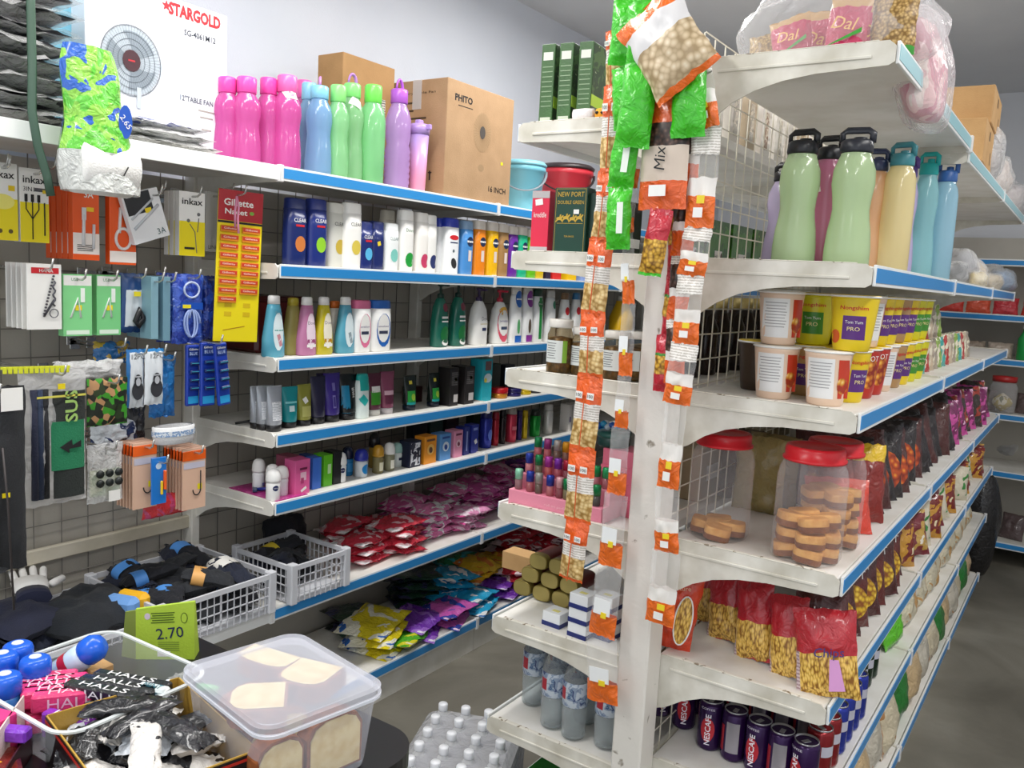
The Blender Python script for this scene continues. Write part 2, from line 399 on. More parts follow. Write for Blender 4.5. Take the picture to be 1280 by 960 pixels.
# --- shelving across the back wall ---
back_unit = thing('back_shelving', 'white shelving unit with blue price strips across the back wall', 'shelf', (0, 0, 0))
def back_shelf(z, x0=-.95, x1=.7, yf=5.55):
    sh = obj('shelf', MB().box(x0, yf, z-.022, x1, 6.0, z, bev=.002), SHW, back_unit)
    obj('rail', MB().box(x0, yf-.006, z-.036, x1, yf, z+.003), STRIPW, sh)
    obj('price_strip', MB().box(x0, yf-.0075, z-.029, x1, yf-.006, z-.004), BLUE, sh)
for z in (1.75, 1.44, 1.19, .88, .55, .14): back_shelf(z)
obj('back_panel', MB().box(-.95, 6.0, .05, .7, 6.01, 1.9), PANEL, back_unit)
for x in (-.96, -.12, .71): upright(back_unit, x, 5.98, 1.9, .03, .05)

# --- black counter in front ---
CZ = .80
ct = thing('counter_table', 'black counter table with a rounded corner in the foreground', 'table', (-1.5, .3, 0))
pts = []
X0, X1, Y0, Y1 = -1.40, -.755, -.35, .94
pts = [(X0, Y0), (X1, Y0)]+[(X1-.07+.07*math.cos(a), Y1-.07+.07*math.sin(a)) for a in [k*PI/16 for k in range(9)]]+[(X0, Y1)]
mb = MB(); n = len(pts); mb.add([(x+1.5, y-.3, CZ-.028) for x, y in pts]+[(x+1.5, y-.3, CZ) for x, y in pts], [tuple(range(n))[::-1], tuple(range(n, 2*n))]+[(i, (i+1) % n, (i+1) % n+n, i+n) for i in range(n)])
obj('table_top', mb, mat('#141416', .33), ct)
for x, y in ((X0+.08, Y0+.1), (X1-.1, Y0+.1), (X0+.08, Y1-.1), (X1-.1, Y1-.1)):
    obj('leg', MB().box(-.022, -.022, 0, .022, .022, CZ-.028, bev=.003), mat('#1c1c1e', .4), ct, (x+1.5, y-.3, 0))
# ================= product builders (front looks along local -Y) =================
class Prod:
    def __init__(s, name, label, cat, loc, rz=PI/2, group=None, rot=None):
        s.o = thing(name, label, cat, loc, rz, group, rot); s.surf = lambda x, z: 0
    def body(s, prof, e, m, part='body', n=20, setsurf=True):
        """prof: (z, half width, half depth)"""
        mb = MB().lathe([(1, z, a, b) for z, a, b in prof], n, e=e)
        o = obj(part, mb, m, s.o)
        if setsurf:
            def sf(x, z, pr=prof, e=e):
                z = min(max(z, pr[0][0]), pr[-1][0])
                for (z0, a0, b0), (z1, a1, b1) in zip(pr, pr[1:]):
                    if z0 <= z <= z1 or z1 <= z0:
                        t = (z-z0)/(z1-z0) if z1 > z0 else 0
                        a, b = a0+(a1-a0)*t, b0+(b1-b0)*t
                        if z1 > z0: break
                return -b*max(0.0, 1-min(1, abs(x)/max(a, 1e-6))**e)**(1/e)
            s.surf = sf
        return o
    def boxy(s, W, D, H, m, part='body', bev=.001):
        o = obj(part, MB().box(-W/2, -D/2, 0, W/2, D/2, H, bev=bev), m, s.o); s.surf = lambda x, z, d=D: -d/2
        return o
    def dec(s, x, z, w, h, m, name='label', ell=False, off=.0006, ang=0):
        ca, sa = math.cos(ang), math.sin(ang)
        if ell:
            def fn(u, v):
                a = 2*PI*u; X, Z = v*w/2*math.cos(a), v*h/2*math.sin(a); X, Z = x+X*ca-Z*sa, z+X*sa+Z*ca
                return (X, s.surf(X, Z)-off, Z)
            mb = MB().grid(fn, 14, 2)
        else:
            def fn(u, v):
                X, Z = (u-.5)*w, (v-.5)*h; X, Z = x+X*ca-Z*sa, z+X*sa+Z*ca
                return (X, s.surf(X, Z)-off, Z)
            mb = MB().grid(fn, 6, 3)
        return obj(name, mb, m, s.o)
    def txt(s, t, x, z, h, m, w=None, vert=False, bold=0, off=.0, ang=0):
        return text(t, h, m, s.o, (x, 0, z), w, surf=lambda X, Z: s.surf(X, Z)-off, vert=vert, bold=bold, ang=ang)
def L_at(px, X, z): return (X, yat(px, X, z), z)
def hgt(loc, ptop): return max(.03, zat(ptop, loc[0], loc[1])-loc[2])
RED = mat('#d3202b', .4); NAVY = mat('#1d2c70', .35); INKB = mat('#1b2a5a', .5)

def shampoo(px, ptop, col, label, accent='#e8852a', X=-1.965, z=1.50, W=.064, D=.04, cap=None, logo='', logoc='#ffffff', group=None, shape='ell', H=None, extra=None):
    loc = L_at(px, X, z); H = H or hgt(loc, ptop)
    p = Prod('shampoo_bottle', label, 'shampoo bottle', loc, group=group)
    a, d = W/2, D/2; hc = H*.84
    a *= 1.12; d *= 1.05
    p.body([(0, a*.9, d*.9), (.004, a*.98, d*.98), (H*.2, a, d), (H*.6, a, d), (hc, a*.96, d*.95)], 3.8, mat(col, .25))
    q = p.surf
    p.body([(hc, a*.96, d*.95), (hc+.0015, a*.94, d*.93), (H-.004, a*.92, d*.86), (H, a*.84, d*.7)], 3.8, mat(cap or col, .3), 'cap', setsurf=False)
    p.surf = q
    am = mat(accent, .4)
    if shape == 'ell': p.dec(.006, H*.33, W*.62, W*.72, am, 'emblem', True)
    elif shape == 'rect': p.dec(.004, H*.3, W*.6, H*.3, am)
    elif shape == 'blob': p.dec(.008, H*.2, W*.78, H*.24, am, 'emblem', True)
    if logo: p.txt(logo, .004, H*.68, .011, mat(logoc, .5), w=min(W*.72, .012*len(logo)*.8))
    if extra: extra(p, W, H)
    return p
def xclear(p, W, H):
    p.dec(.004, H*.6, W*.5, .006, RED, 'red_flash')
shampoo(367, 248, '#1b2a66', 'navy anti-dandruff shampoo bottle with orange emblem, first on the long shampoo shelf', '#cf7a3a', logo='CLEAR', extra=xclear)
shampoo(393, 249, '#20307a', 'navy anti-dandruff shampoo bottle with lime green emblem', '#93cf2e', logo='CLEAR', extra=xclear)
shampoo(417, 254, '#dcdbd2', 'off-white shampoo bottle with yellow emblem, left of its brighter twin', '#c9ad3a', logo='CLEAR', logoc='#333333', X=-1.985)
shampoo(437, 254, '#f2f1ec', 'bright white shampoo bottle with pale yellow emblem', '#d8c24e', logo='CLEAR', logoc='#444444')
shampoo(453, 277, '#1d2c6e', 'short navy shampoo bottle with light blue emblem', '#58b4e0', logo='CLEAR', W=.055, extra=xclear)
shampoo(468, 277, '#1b2864', 'short navy shampoo bottle with small yellow price sticker', '#e0c92a', W=.05, shape='', extra=lambda p, W, H: p.dec(-.004, H*.55, .014, .014, mat('#e6d22e', .5), 'price_sticker', ang=.3))
shampoo(482, 263, '#e5dfd0', 'taller cream shampoo bottle behind the white one with teal emblem', '#e5dfd0', shape='', X=-2.05, W=.05)
shampoo(485, 279, '#eef2f1', 'short white shampoo bottle with faint teal leaf emblem', '#7fc9bd', logo='CLEAR', logoc='#8a9a9a', W=.06)
shampoo(504, 263, '#f3f2ee', 'white shampoo bottle with large green round emblem', '#1f9a3b', shape='blob', logo='Dove', logoc='#5f8a6a', W=.058)
shampoo(523, 266, '#f1eee8', 'white shampoo bottle with crimson swoosh', '#c43d63', shape='blob', W=.054)
shampoo(534, 269, '#efeeea', 'white shampoo bottle with navy swoosh', '#2b3568', shape='blob', W=.05)
def xlife(p, W, H):
    p.dec(.002, H*.66, W*.72, .018, RED, 'red_badge', True); p.dec(.002, H*.57, W*.6, .004, INKB, 'line')
    p.dec(0, H*.42, .012, .012, mat('#5a6a70', .5), 'dot', True); p.dec(.004, H*.2, .03, .04, mat('#2a2a2c', .5), 'brush_mark', True, ang=.5)
shampoo(547, 273, '#eceef0', 'white bottle with blue cap, left and behind of the badge-printed one', '#2a2a2c', cap='#25389e', X=-1.99, shape='', W=.05)
shampoo(560, 273, '#f3f5f6', 'white bottle with blue cap and red oval badge', '#d3202b', cap='#2238a8', W=.072, shape='', extra=xlife)
def xsun(p, W, H):
    p.dec(.006, H*.62, W*.62, W*.6, mat('#1a2d52', .4), 'badge', True); p.dec(.006, H*.62, W*.6, .007, WHITE, 'name_band')
    p.dec(.006, H*.36, W*.3, H*.2, mat('#e9d9d0', .5), 'print')
SUN = [(579, 276, '#4c8fd0', 'light blue'), (595, 276, '#f08a1c', 'orange'), (611, 278, '#f5bd14', 'yellow'), (624, 280, '#a8814f', 'brown'), (636, 283, '#6a2a9c', 'purple'), (648, 284, '#1fb98a', 'teal green'), (660, 287, '#6cc21f', 'lime green'), (670, 290, '#e2c21e', 'mustard yellow')]
for px, py, c, nm in SUN:
    shampoo(px, py, c, nm+' conditioner bottle in the rainbow row on the shampoo shelf', c, cap='#d9d2c8' if nm != 'light blue' else '#7f9fc0', W=.06, D=.042, shape='', extra=xsun)
# small packs further along the same shelf, seen under the gondola shelf
def carton(px, ptop, c, label, X=-1.97, z=1.50, W=.06, D=.04, H=None, cat='box', name='carton', art=None, group=None, m=None, rz=PI/2):
    loc = L_at(px, X, z); H = H or hgt(loc, ptop)
    p = Prod(name, label, cat, loc, group=group, rz=rz); p.boxy(W, D, H, m or mat(c, .4))
    if art: art(p, W, H)
    return p
carton(680, 0, '#2c2440', 'dark purple carton beyond the rainbow row, beside the red one', H=.11, W=.04, art=lambda p, W, H: p.dec(0, H*.5, W*.4, H*.3, WHITE))
carton(691, 0, '#d92c28', 'red carton on the shampoo shelf under the gondola shelf tip', H=.1, W=.07, art=lambda p, W, H: p.dec(0, H*.75, W*.8, H*.16, mat('#e98a80', .4)))
carton(710, 0, '#f0c40f', 'yellow carton on the shampoo shelf beyond the red carton', H=.1, W=.075)
carton(727, 0, '#8fa8e0', 'pale blue carton at the far visible end of the shampoo shelf', H=.06, W=.06, art=lambda p, W, H: p.dec(.01, H*.5, W*.4, H*.5, RED))


# ---- third shelf: lotions and shower gels ----
def gel(px, ptop, col, label, capc='#f0efec', face=None, X=-1.965, z=1.233, W=.062, D=.04, taper=.5, group=None, art=None, H=None, m=None):
    loc = L_at(px, X, z); H = H or hgt(loc, ptop)
    p = Prod('gel_bottle', label, 'bottle', loc, group=group)
    a, d = W/2*1.12, D/2; hc = H*.86; t = taper
    p.body([(0, a*.88, d*.9), (.004, a, d), (H*.3, a*.97, d*.98), (H*.6, a*(.5+t*.42), d*.9), (H*.76, a*(.3+t*.6), d*.78), (hc, a*(.18+t*.62), d*.66)], 2.7, m or mat(col, .2))
    q = p.surf
    p.body([(hc, a*(.2+t*.62), d*.68), (H-.003, a*(.18+t*.6), d*.64), (H, a*(.1+t*.5), d*.5)], 2.5, mat(capc, .3), 'cap', setsurf=False); p.surf = q
    if face: p.dec(.004, H*.42, W*.6, H*.62, mat(face, .35), 'label', True)
    if art: art(p, W, H)
    return p
# maroon basin behind
p = Prod('storage_tin', 'dark maroon box at the left end of the lotion shelf, behind the bottles', 'box', (-2.14, 1.76, 1.233)); p.boxy(.2, .16, .165, mat('#5a1418', .3), bev=.01)
obj('lid', MB().box(-.103, -.083, .15, .103, .083, .172, bev=.006), mat('#4a1014', .3), p.o)
def xd(c1): 
    def f(p, W, H):
        p.txt('Dove', .006, H*.56, .010, mat('#8a7a8a', .5)); p.dec(.006, H*.17, W*.6, H*.05, WHITE, 'band'); p.dec(.006, H*.25, W*.55, H*.06, mat(c1, .4), 'flash')
    return f
gel(341, 369, '#58a6bf', 'teal blue Dove lotion bottle with white cap, leftmost in the lotion row', face='#dcebee', W=.066, art=lambda p, W, H: (p.txt('Dove', .006, H*.72, .008, mat('#7d99a5', .5)), p.dec(.006, H*.44, W*.5, .003, mat('#2f9a8f', .5), 'line'), p.dec(.008, H*.28, .012, H*.2, mat('#c98a94', .5), 'figure', ang=.3)))
gel(365, 372, '#a8992a', 'olive yellow gel bottle standing behind the mauve one', X=-1.99, capc='#a8992a', m=tint('#b8a92a', .1))
gel(382, 371, '#c983ac', 'mauve pink shower gel bottle with white cap', face='#efdbe8', art=xd('#a04a7c'), m=mat('#bf7aa2', .2))
gel(403, 371, '#cdbf2a', 'mustard yellow shower gel bottle with white cap', face='#f2ecd8', art=xd('#c08a1a'), m=mat('#c9bb24', .2))
gel(417, 376, '#e9e2d8', 'white bottle with orange top, half hidden right of the yellow gel', capc='#d8702a', X=-2.01, art=lambda p, W, H: p.txt('Sel', .012, H*.62, .012, INK))
gel(430, 371, '#58a6bf', 'teal blue Dove lotion bottle beside the pink-capped bottle', face='#dcebee', W=.066, art=lambda p, W, H: (p.txt('Dove', .006, H*.72, .008, mat('#7d99a5', .5)), p.dec(.008, H*.28, .012, H*.2, mat('#8fa0a8', .5), 'figure', ang=.3)))
def enc(px, c, cn, Wd):
    def ar(p, W, H):
        p.dec(.003, H*.42, W*.82, H*.66, mat(c, .35), 'ring', True); p.dec(.001, H*.46, W*.7, H*.56, WHITE, 'label', True, off=.001)
        p.txt('antabax', 0, H*.5, .006, mat('#6a5a8a', .5), w=W*.6, off=.0008); p.dec(0, H*.38, W*.5, .01, mat('#3a3f55', .4), 'name_band', off=.0014)
    return shampoo(px, 375, '#f2f2f0', 'white lotion bottle with %s cap and %s ring print' % (cn, cn), c, cap=c, z=1.233, W=Wd, D=.044, shape='', extra=ar)
enc(449, '#e0739a', 'pink', .066); enc(472, '#1f62b8', 'blue', .082)
def pump(px, ptop, col, label, pc, X=-1.985, z=1.233, W=.075, D=.05, H=None, art=None, slope=False, m=None):
    loc = L_at(px, X, z); H = H or hgt(loc, ptop)
    p = Prod('pump_bottle', label, 'pump bottle', loc); a, d = W/2, D/2; hb = H*.78
    p.body([(0, a*.9, d*.9), (.004, a, d), (hb*.5, a, d), (hb*.8, a*.78, d*.92), (hb*.96, a*.42, d*.6), (hb, a*.25, d*.4)], 2.7, m or mat(col, .2))
    q = p.surf
    o = obj('pump', MB().lathe([(.013, hb-.002), (.013, hb+.012), (.005, hb+.016), (.005, H-.012), (.012, H-.010), (.013, H)], 12).box(-.006, -.038, H-.010, .006, 0, H-.002, bev=.002), mat(pc, .3), p.o)
    p.surf = q
    if art: art(p, W, hb)
    return p
def xg(p, W, H):
    p.dec(.006, H*.8, W*.42, W*.42, mat('#7a3040', .4), 'badge', True); p.dec(.004, H*.6, W*.5, .008, WHITE, 'band'); p.dec(.004, H*.52, W*.5, .005, WHITE, 'band')
    p.dec(.006, H*.26, W*.66, H*.34, mat('#1a6a35', .3), 'label', True); p.dec(.01, H*.1, W*.56, H*.13, WHITE, 'splash', True); p.dec(.012, H*.13, W*.36, H*.09, mat('#1d5a40', .3), 'drop', True, off=.001)
pump(548, 354, '#176252', 'dark green pump shampoo bottle, left one of the pair', '#12332a', art=xg, m=mat('#1c6857', .2))
pump(570, 353, '#176252', 'dark green pump shampoo bottle, right one of the pair, beside a white bottle', '#12332a', art=xg, m=mat('#1c6857', .2))
def xdv(p, W, H): p.txt('Dove', .01, H*.6, .014, mat('#6a7482', .5)); p.dec(.006, H*.36, W*.3, .012, mat('#26305a', .4), 'name_band'); p.dec(.012, H*.48, W*.7, .002, mat('#c8b878', .4), 'gold_line')
pump(596, 360, '#f3f2ef', 'plain white Dove pump bottle with purple pump', '#3d2c52', W=.09, D=.056, art=xdv)
def xad(p, W, H):
    p.dec(.002, H*.46, W*.86, H*.84, mat('#e0566e', .35), 'ring', True); p.dec(.002, H*.78, W*.66, H*.2, mat('#f0b63a', .35), 'sun', True, off=.001); p.dec(-.002, H*.5, W*.7, H*.62, WHITE, 'label', True, off=.0012)
    p.txt('antabax', 0, H*.55, .008, mat('#6a5a9a', .5), w=W*.62, off=.0014); p.dec(0, H*.38, W*.44, .012, mat('#44506a', .4), 'name_band', off=.0016)
pump(622, 362, '#f2f2ef', 'white pump bottle with red pump and pink and yellow ring print', '#c02f45', W=.092, D=.056, art=xad)
def xdt(c):
    def f(p, W, H):
        p.dec(.004, H*.78, W*.72, H*.3, mat(c, .35), 'badge', True); p.dec(.004, H*.78, W*.6, .006, WHITE, 'name', off=.001)
        p.dec(.002, H*.3, W*.3, H*.26, mat('#5fb070' if c != '#8a2f96' else '#5a4a3a', .35), 'sprig', True); p.dec(.004, H*.08, W*.7, H*.12, mat(c, .35), 'foot_flash')
    return f
gel(642, 358, '#f1f2f1', 'white soap bottle with blue arched badge', capc='#e6e4de', W=.07, taper=.9, art=xdt('#1f66c0'))
gel(656, 358, '#f1f2f1', 'white soap bottle with purple arched badge', capc='#d9d6cf', W=.07, taper=.9, art=xdt('#8a2f96'))
def xgr(p, W, H): p.dec(.004, H*.45, W*.34, H*.78, mat('#1c8f3c', .35), 'stripe'); p.dec(.004, H*.72, W*.62, H*.16, mat('#147a34', .35), 'badge', True, off=.001); p.txt('Dettol', .004, H*.72, .006, WHITE, w=W*.5, off=.001)
gel(669, 361, '#f1f2f1', 'white soap bottle with tall green stripe', capc='#1a3f2c', W=.066, taper=.9, art=xgr)
gel(685, 363, '#f0f1ef', 'plain white soap bottle with small green badge', capc='#cfccc5', W=.072, taper=.8, art=lambda p, W, H: p.dec(.012, H*.72, W*.4, H*.16, mat('#147a54', .35), 'badge', True))
for k, (px, c, nm) in enumerate([(703, '#8a6a4a', 'brown'), (717, '#3f7fae', 'blue'), (732, '#d8b52e', 'gold'), (748, '#b0a49a', 'grey')]):
    gel(px, 366, '#f2f1ee', 'white hand wash bottle with red crest and %s cap, behind the pickle jars' % nm, capc=c, W=.08, taper=.55, art=lambda p, W, H: p.dec(0, H*.62, W*.44, H*.17, RED, 'crest', True))
p = Prod('detergent_jug', 'yellow detergent jug with white handle end, far along the lotion shelf', 'jug', L_at(775, -1.98, 1.233)); p.body([(0, .07, .045), (.01, .075, .05), (.1, .07, .05), (.17, .03, .03), (.18, .03, .03)], 3, mat('#e8b81e', .3))
obj('cap', MB().lathe([(.022, .18), (.022, .205)], 12), WHITE, p.o)

# ---- fourth shelf: squeeze tubes and boxes ----
def tube_pack(px, ptop, col, label, capc='#1b1b1d', X=-1.985, z=1.013, W=.05, art=None, m=None, group=None):
    loc = L_at(px, X, z); H = hgt(loc, ptop); p = Prod('squeeze_tube', label, 'tube', loc, group=group, rz=PI/2+rnd.uniform(-.15, .15)); a = W/2*1.1
    hc = H*.14
    p.body([(hc, a*.8, a*.7), (hc+.004, a*.86, a*.76), (H*.5, a*.94, a*.55), (H*.8, a, a*.28), (H*.965, a*1.04, .0015), (H, a*1.04, .0012)], 2.2, m or mat(col, .25))
    q = p.surf; p.body([(0, a*.82, a*.74), (hc-.001, a*.84, a*.76), (hc, a*.8, a*.7)], 2.1, mat(capc, .3), 'cap', setsurf=False); p.surf = q
    if art: art(p, W, H)
    return p
xsil = lambda p, W, H: (p.dec(0, H*.45, W*.7, H*.4, mat('#e2e4e8', .4, 0, 'fine', c2='#9aa0aa', sc=500), 'label'), )
GS = 'silver hair gel tubes with black caps'
for k, (px, X, wh) in enumerate([(322, -2.03, 'at the back of the three'), (330, -2.0, 'in the middle of the three'), (342, -1.965, 'front one of the three')]):
    tube_pack(px, 482, '#aeb3bb', 'silver grey squeeze tube with black cap, '+wh, X=X, art=xsil, m=mat('#a9aeb6', .25, .3), group=GS)
tube_pack(361, 483, '#128a92', 'teal squeeze tube with black cap', art=lambda p, W, H: (p.dec(0, H*.62, W*.8, .006, mat('#7fd0d4', .4), 'band'), p.dec(0, H*.47, W*.36, H*.14, mat('#cfe6ea', .4), 'label')))
tube_pack(379, 480, '#8a8a36', 'olive green squeeze tube with white price tag', art=lambda p, W, H: (p.dec(-.004, H*.62, .016, .018, WHITE, 'price_tag', ang=.5), p.dec(0, H*.35, W*.7, H*.25, mat('#b5b468', .4), 'label')))
tube_pack(396, 470, '#25233f', 'dark navy squeeze tube between the olive and purple ones', W=.055)
tube_pack(404, 466, '#2a2248', 'tall dark violet squeeze tube behind the purple one', X=-2.04, W=.055)
tube_pack(413, 466, '#3b2a86', 'purple squeeze tube with black cap', W=.062, art=lambda p, W, H: (p.dec(-.004, H*.42, .012, H*.26, mat('#8f86c8', .4), 'frame'), p.dec(-.004, H*.42, .008, H*.2, mat('#3b2a86', .4), 'panel', off=.001), p.dec(-.002, H*.72, .012, H*.16, mat('#7a70b8', .4), 'print')))
tube_pack(433, 467, '#12181c', 'black squeeze tube with blue side', W=.064, art=lambda p, W, H: (p.dec(-.016, H*.45, W*.42, H*.6, mat('#157fa8', .3), 'blue_side'), p.txt('HAIR', .012, H*.6, .010, WHITE, vert=True)))
gel(451, 467, '#e4f1ee', 'white and turquoise facial wash bottle on the tube shelf', capc='#19a7a0', z=1.013, W=.05, taper=1, art=lambda p, W, H: (p.dec(.0, H*.78, W*.8, H*.3, mat('#19a7a0', .3), 'top_wave'), p.dec(-.006, H*.42, W*.5, H*.22, mat('#2bb9b4', .3), 'diamond', ang=.8)))
tube_pack(466, 466, '#5a2438', 'maroon topped tube with bright green label', capc='#d8d6cf', W=.056, art=lambda p, W, H: (p.dec(0, H*.42, W*.8, H*.32, mat('#3f9a2c', .3), 'label'), p.dec(0, H*.62, W*.7, H*.14, WHITE, 'white_band')))
tube_pack(482, 464, '#8a4460', 'dusky pink squeeze tube, last of the tube row', capc='#cfc6c8', W=.056, art=lambda p, W, H: (p.dec(0, H*.5, W*.7, H*.1, mat('#d9b0be', .3), 'label'), p.dec(0, H*.34, W*.6, H*.2, mat('#6a2f48', .3), 'print')))
for px, py, nm in ((511, 469, 'left'), (541, 466, 'right')):
    tube_pack(px, py, '#14201c', 'small black and green gel tube, %s one of the pair standing alone' % nm, capc='#122032', W=.052, art=lambda p, W, H: (p.dec(-.002, H*.4, W*.66, H*.32, mat('#2fae46', .3), 'label'), p.dec(.004, H*.38, W*.36, H*.2, mat('#b7e04a', .3), 'emblem', True, off=.001), p.dec(0, H*.2, W*.8, H*.07, mat('#1fb0b0', .3), 'band'), p.dec(-.004, H*.8, .014, .012, mat('#e3d044', .4), 'price_sticker')))
def xblk(p, W, H): p.dec(0, H*.72, W*.7, H*.36, mat('#6a6664', .4, 0, 'fine', c2='#33302f', sc=300), 'print'); p.dec(.008, H*.7, .014, .012, mat('#d8c83a', .4), 'price_sticker'); p.dec(.01, H*.2, W*.5, H*.2, mat('#cfc9c6', .4), 'picture')
carton(559, 459, '#201d1d', 'black hair colour carton, left of the two', z=1.013, W=.05, D=.06, art=xblk)
carton(577, 457, '#262222', 'black hair colour carton with yellow sticker, right of the two', z=1.013, W=.06, D=.07, art=xblk)
carton(600, 448, '#24aebe', 'turquoise carton with white and yellow cloud print', z=1.013, W=.065, D=.06, art=lambda p, W, H: (p.dec(.004, H*.55, W*.8, H*.22, mat('#dfeef2', .4), 'cloud', True), p.dec(-.012, H*.5, .018, .018, mat('#e9dc4a', .4), 'sun', True, off=.001), p.dec(.004, H*.84, W*.6, H*.22, mat('#7a5a58', .4), 'picture')))
def pot(px, r, h, c, lc, label, z=1.013, X=-1.965):
    p = Prod('cream_jar', label, 'jar', L_at(px, X, z)); p.body([(0, r*.92, r*.92), (.003, r, r), (h*.5, r, r)], 2, mat(c, .25, .2)); obj('lid', MB().lathe([(r*1.04, h*.5), (r*1.06, h*.55), (r*1.06, h*.95), (r, h)], 20), mat(lc, .25), p.o); return p
pot(624, .033, .042, '#c8862a', '#b3141e', 'round gold cream jar with red lid'); pot(641, .034, .034, '#2a2266', '#1f1a55', 'round navy cream jar beside the red-lidded one'); pot(655, .03, .034, '#d8b81a', '#e3c41e', 'round yellow cream jar beside the navy one'); pot(668, .03, .022, '#3a3a40', '#1d1d22', 'flat black cream jar beyond the yellow one')
for px, c, h, l in ((614, '#16251c', .12, 'dark green carton behind the red-lidded cream jar'), (632, '#1b1a26', .11, 'dark carton behind the navy cream jar'), (515, '#3a1f1c', .06, 'small dark red pot behind the left green gel tube')):
    carton(px, 0, c, l, z=1.013, X=-2.1, H=h, W=.07)

# ---- fifth shelf: roll-ons, deodorants, small cartons ----
def rollon(px, ptop, col, label, capc='#f1f1ef', X=-1.98, z=.81, r=.019, art=None, m=None, group=None):
    loc = L_at(px, X, z); H = hgt(loc, ptop); p = Prod('roll_on', label, 'deodorant', loc, group=group); hc = H*.6
    p.body([(0, r*.85, r*.85), (.003, r, r), (hc*.6, r*.97, r*.97), (hc*.85, r*1.02, r*1.02), (hc, r*.9, r*.9)], 2, m or mat(col, .2), n=18); q = p.surf
    obj('cap', MB().lathe([(r*1.05, hc), (r*1.08, hc+.006), (r*1.02, H*.82), (r*.8, H*.94), (r*.4, H*.99), (0, H)], 18), mat(capc, .25), p.o)
    p.surf = q
    if art: art(p, r*2, H)
    return p
def xniv(p, W, H): p.dec(-.006, H*.42, .017, .017, mat('#16245c', .3), 'badge', True); p.txt('NIVEA', -.006, H*.42, .0035, WHITE, w=.013, off=.0008)
rollon(323, 573, '#eceef0', 'white roll-on deodorant standing behind, nearest the pink mat', X=-2.06, art=lambda p, W, H: p.dec(.004, H*.22, .012, .01, mat('#6a6fae', .4), 'print'))
rollon(340, 580, '#ecedee', 'white roll-on deodorant half hidden behind the front one', X=-2.0)
rollon(341, 586, '#f4f4f3', 'white roll-on deodorant with navy badge at the shelf front', X=-1.945, r=.021, art=xniv)
rollon(352, 582, '#eceef0', 'white roll-on deodorant right behind the front badge one', X=-1.97)
def xpink(p, W, H): p.dec(.002, H*.74, W*.5, .007, mat('#7a2a50', .4), 'print'); p.dec(.002, H*.52, W*.4, H*.24, mat('#e6b7cb', .4), 'print'); p.dec(-.002, H*.4, W*.2, H*.16, mat('#b03a70', .4), 'print', off=.001); p.dec(.004, H*.14, W*.4, H*.08, WHITE, 'lines', ang=.5)
carton(362, 569, '#a8546e', 'dusty pink carton behind the bright pink one', X=-2.03, z=.81, W=.045, D=.08)
carton(371, 573, '#e0609c', 'bright pink hair removal carton at the shelf front', z=.81, W=.058, D=.05, X=-1.96, art=xpink)
carton(384, 568, '#2f4f96', 'dark blue deodorant carton behind the sky blue stick', z=.81, W=.03, D=.05, X=-2.01)
carton(391, 571, '#3f74d6', 'sky blue deodorant stick beside the lime green one', z=.81, W=.036, D=.035, name='deodorant_stick', cat='deodorant', X=-1.97)
carton(403, 567, '#62c221', 'lime green deodorant carton', z=.81, W=.036, D=.05, X=-1.98, art=lambda p, W, H: p.dec(.004, H*.55, .014, H*.3, mat('#c8eeb0', .4), 'print'))
carton(415, 563, '#17181a', 'black deodorant carton between the lime carton and white roll-on', z=.81, W=.036, D=.05, X=-1.98)
rollon(425, 565, '#eeeff0', 'white roll-on deodorant with round navy badge right of the black carton', X=-1.97, art=xniv)
rollon(434, 558, '#2a7ab4', 'roll-on with dark cap and blue label behind the white one', '#151f3c', X=-2.02, art=lambda p, W, H: p.dec(.002, H*.3, W*.8, H*.3, mat('#2b8ac8', .3), 'label'))
rollon(451, 561, '#d5dbe0', 'roll-on with royal blue cap and pale body', '#26309c', X=-1.975, r=.022, art=lambda p, W, H: p.dec(.002, H*.3, W*.7, H*.36, mat('#1d86cc', .3), 'label', True))
rollon(467, 541, '#a98a3a', 'tall roll-on with black cap, behind the gold-capped one', '#141416', X=-2.04)
rollon(472, 556, '#8f8648', 'clear roll-on bottle with gold cap', '#c9962f', X=-1.975, m=tint('#b0a258', .3), art=lambda p, W, H: p.dec(0, H*.25, W*.5, H*.3, mat('#e4e0c4', .4), 'label'))
rollon(486, 553, '#9a9a72', 'clear roll-on bottle with white cap beside the gold-capped one', '#f0efec', X=-1.975, m=tint('#b8b68a', .3), art=lambda p, W, H: p.dec(0, H*.25, W*.5, H*.3, mat('#f4f2e4', .4), 'label'))
rollon(496, 553, '#dfe8e6', 'small white roll-on with pale green cap', '#9fc9c2', X=-2.0, art=lambda p, W, H: p.dec(.002, H*.34, W*.6, .01, mat('#1a2444', .4), 'band'))
def xcart(c, d):
    def f(p, W, H): p.dec(0, H*.52, W*.6, W*.6, mat(c, .4), 'picture', True); p.dec(0, H*.5, W*.3, W*.36, mat(d, .4), 'figure', True, off=.001, ang=.4); p.dec(0, H*.86, W*.7, H*.08, mat(d, .4), 'band')
    return f
carton(512, 550, '#1b2038', 'navy and white patterned carton left of the orange one', z=.81, W=.062, D=.05, art=lambda p, W, H: (p.dec(0, H*.5, W*.8, H*.86, mat('#1b2038', .4, 0, 'print2', c2='#e6e8ee', p=.5, sc=60), 'print')))
carton(531, 544, '#f09a2a', 'orange baby soap carton with face print', z=.81, W=.066, D=.05, art=xcart('#f7c46a', '#6a4a3a'))
carton(550, 541, '#5f9bd8', 'light blue soap carton with face print', z=.81, W=.062, D=.05, art=xcart('#dfeaf6', '#2a4a9a'))
carton(566, 537, '#ea9ab8', 'pale pink soap carton right of the light blue one', z=.81, W=.05, D=.05, art=xcart('#f6cfdc', '#7a2f4a'))
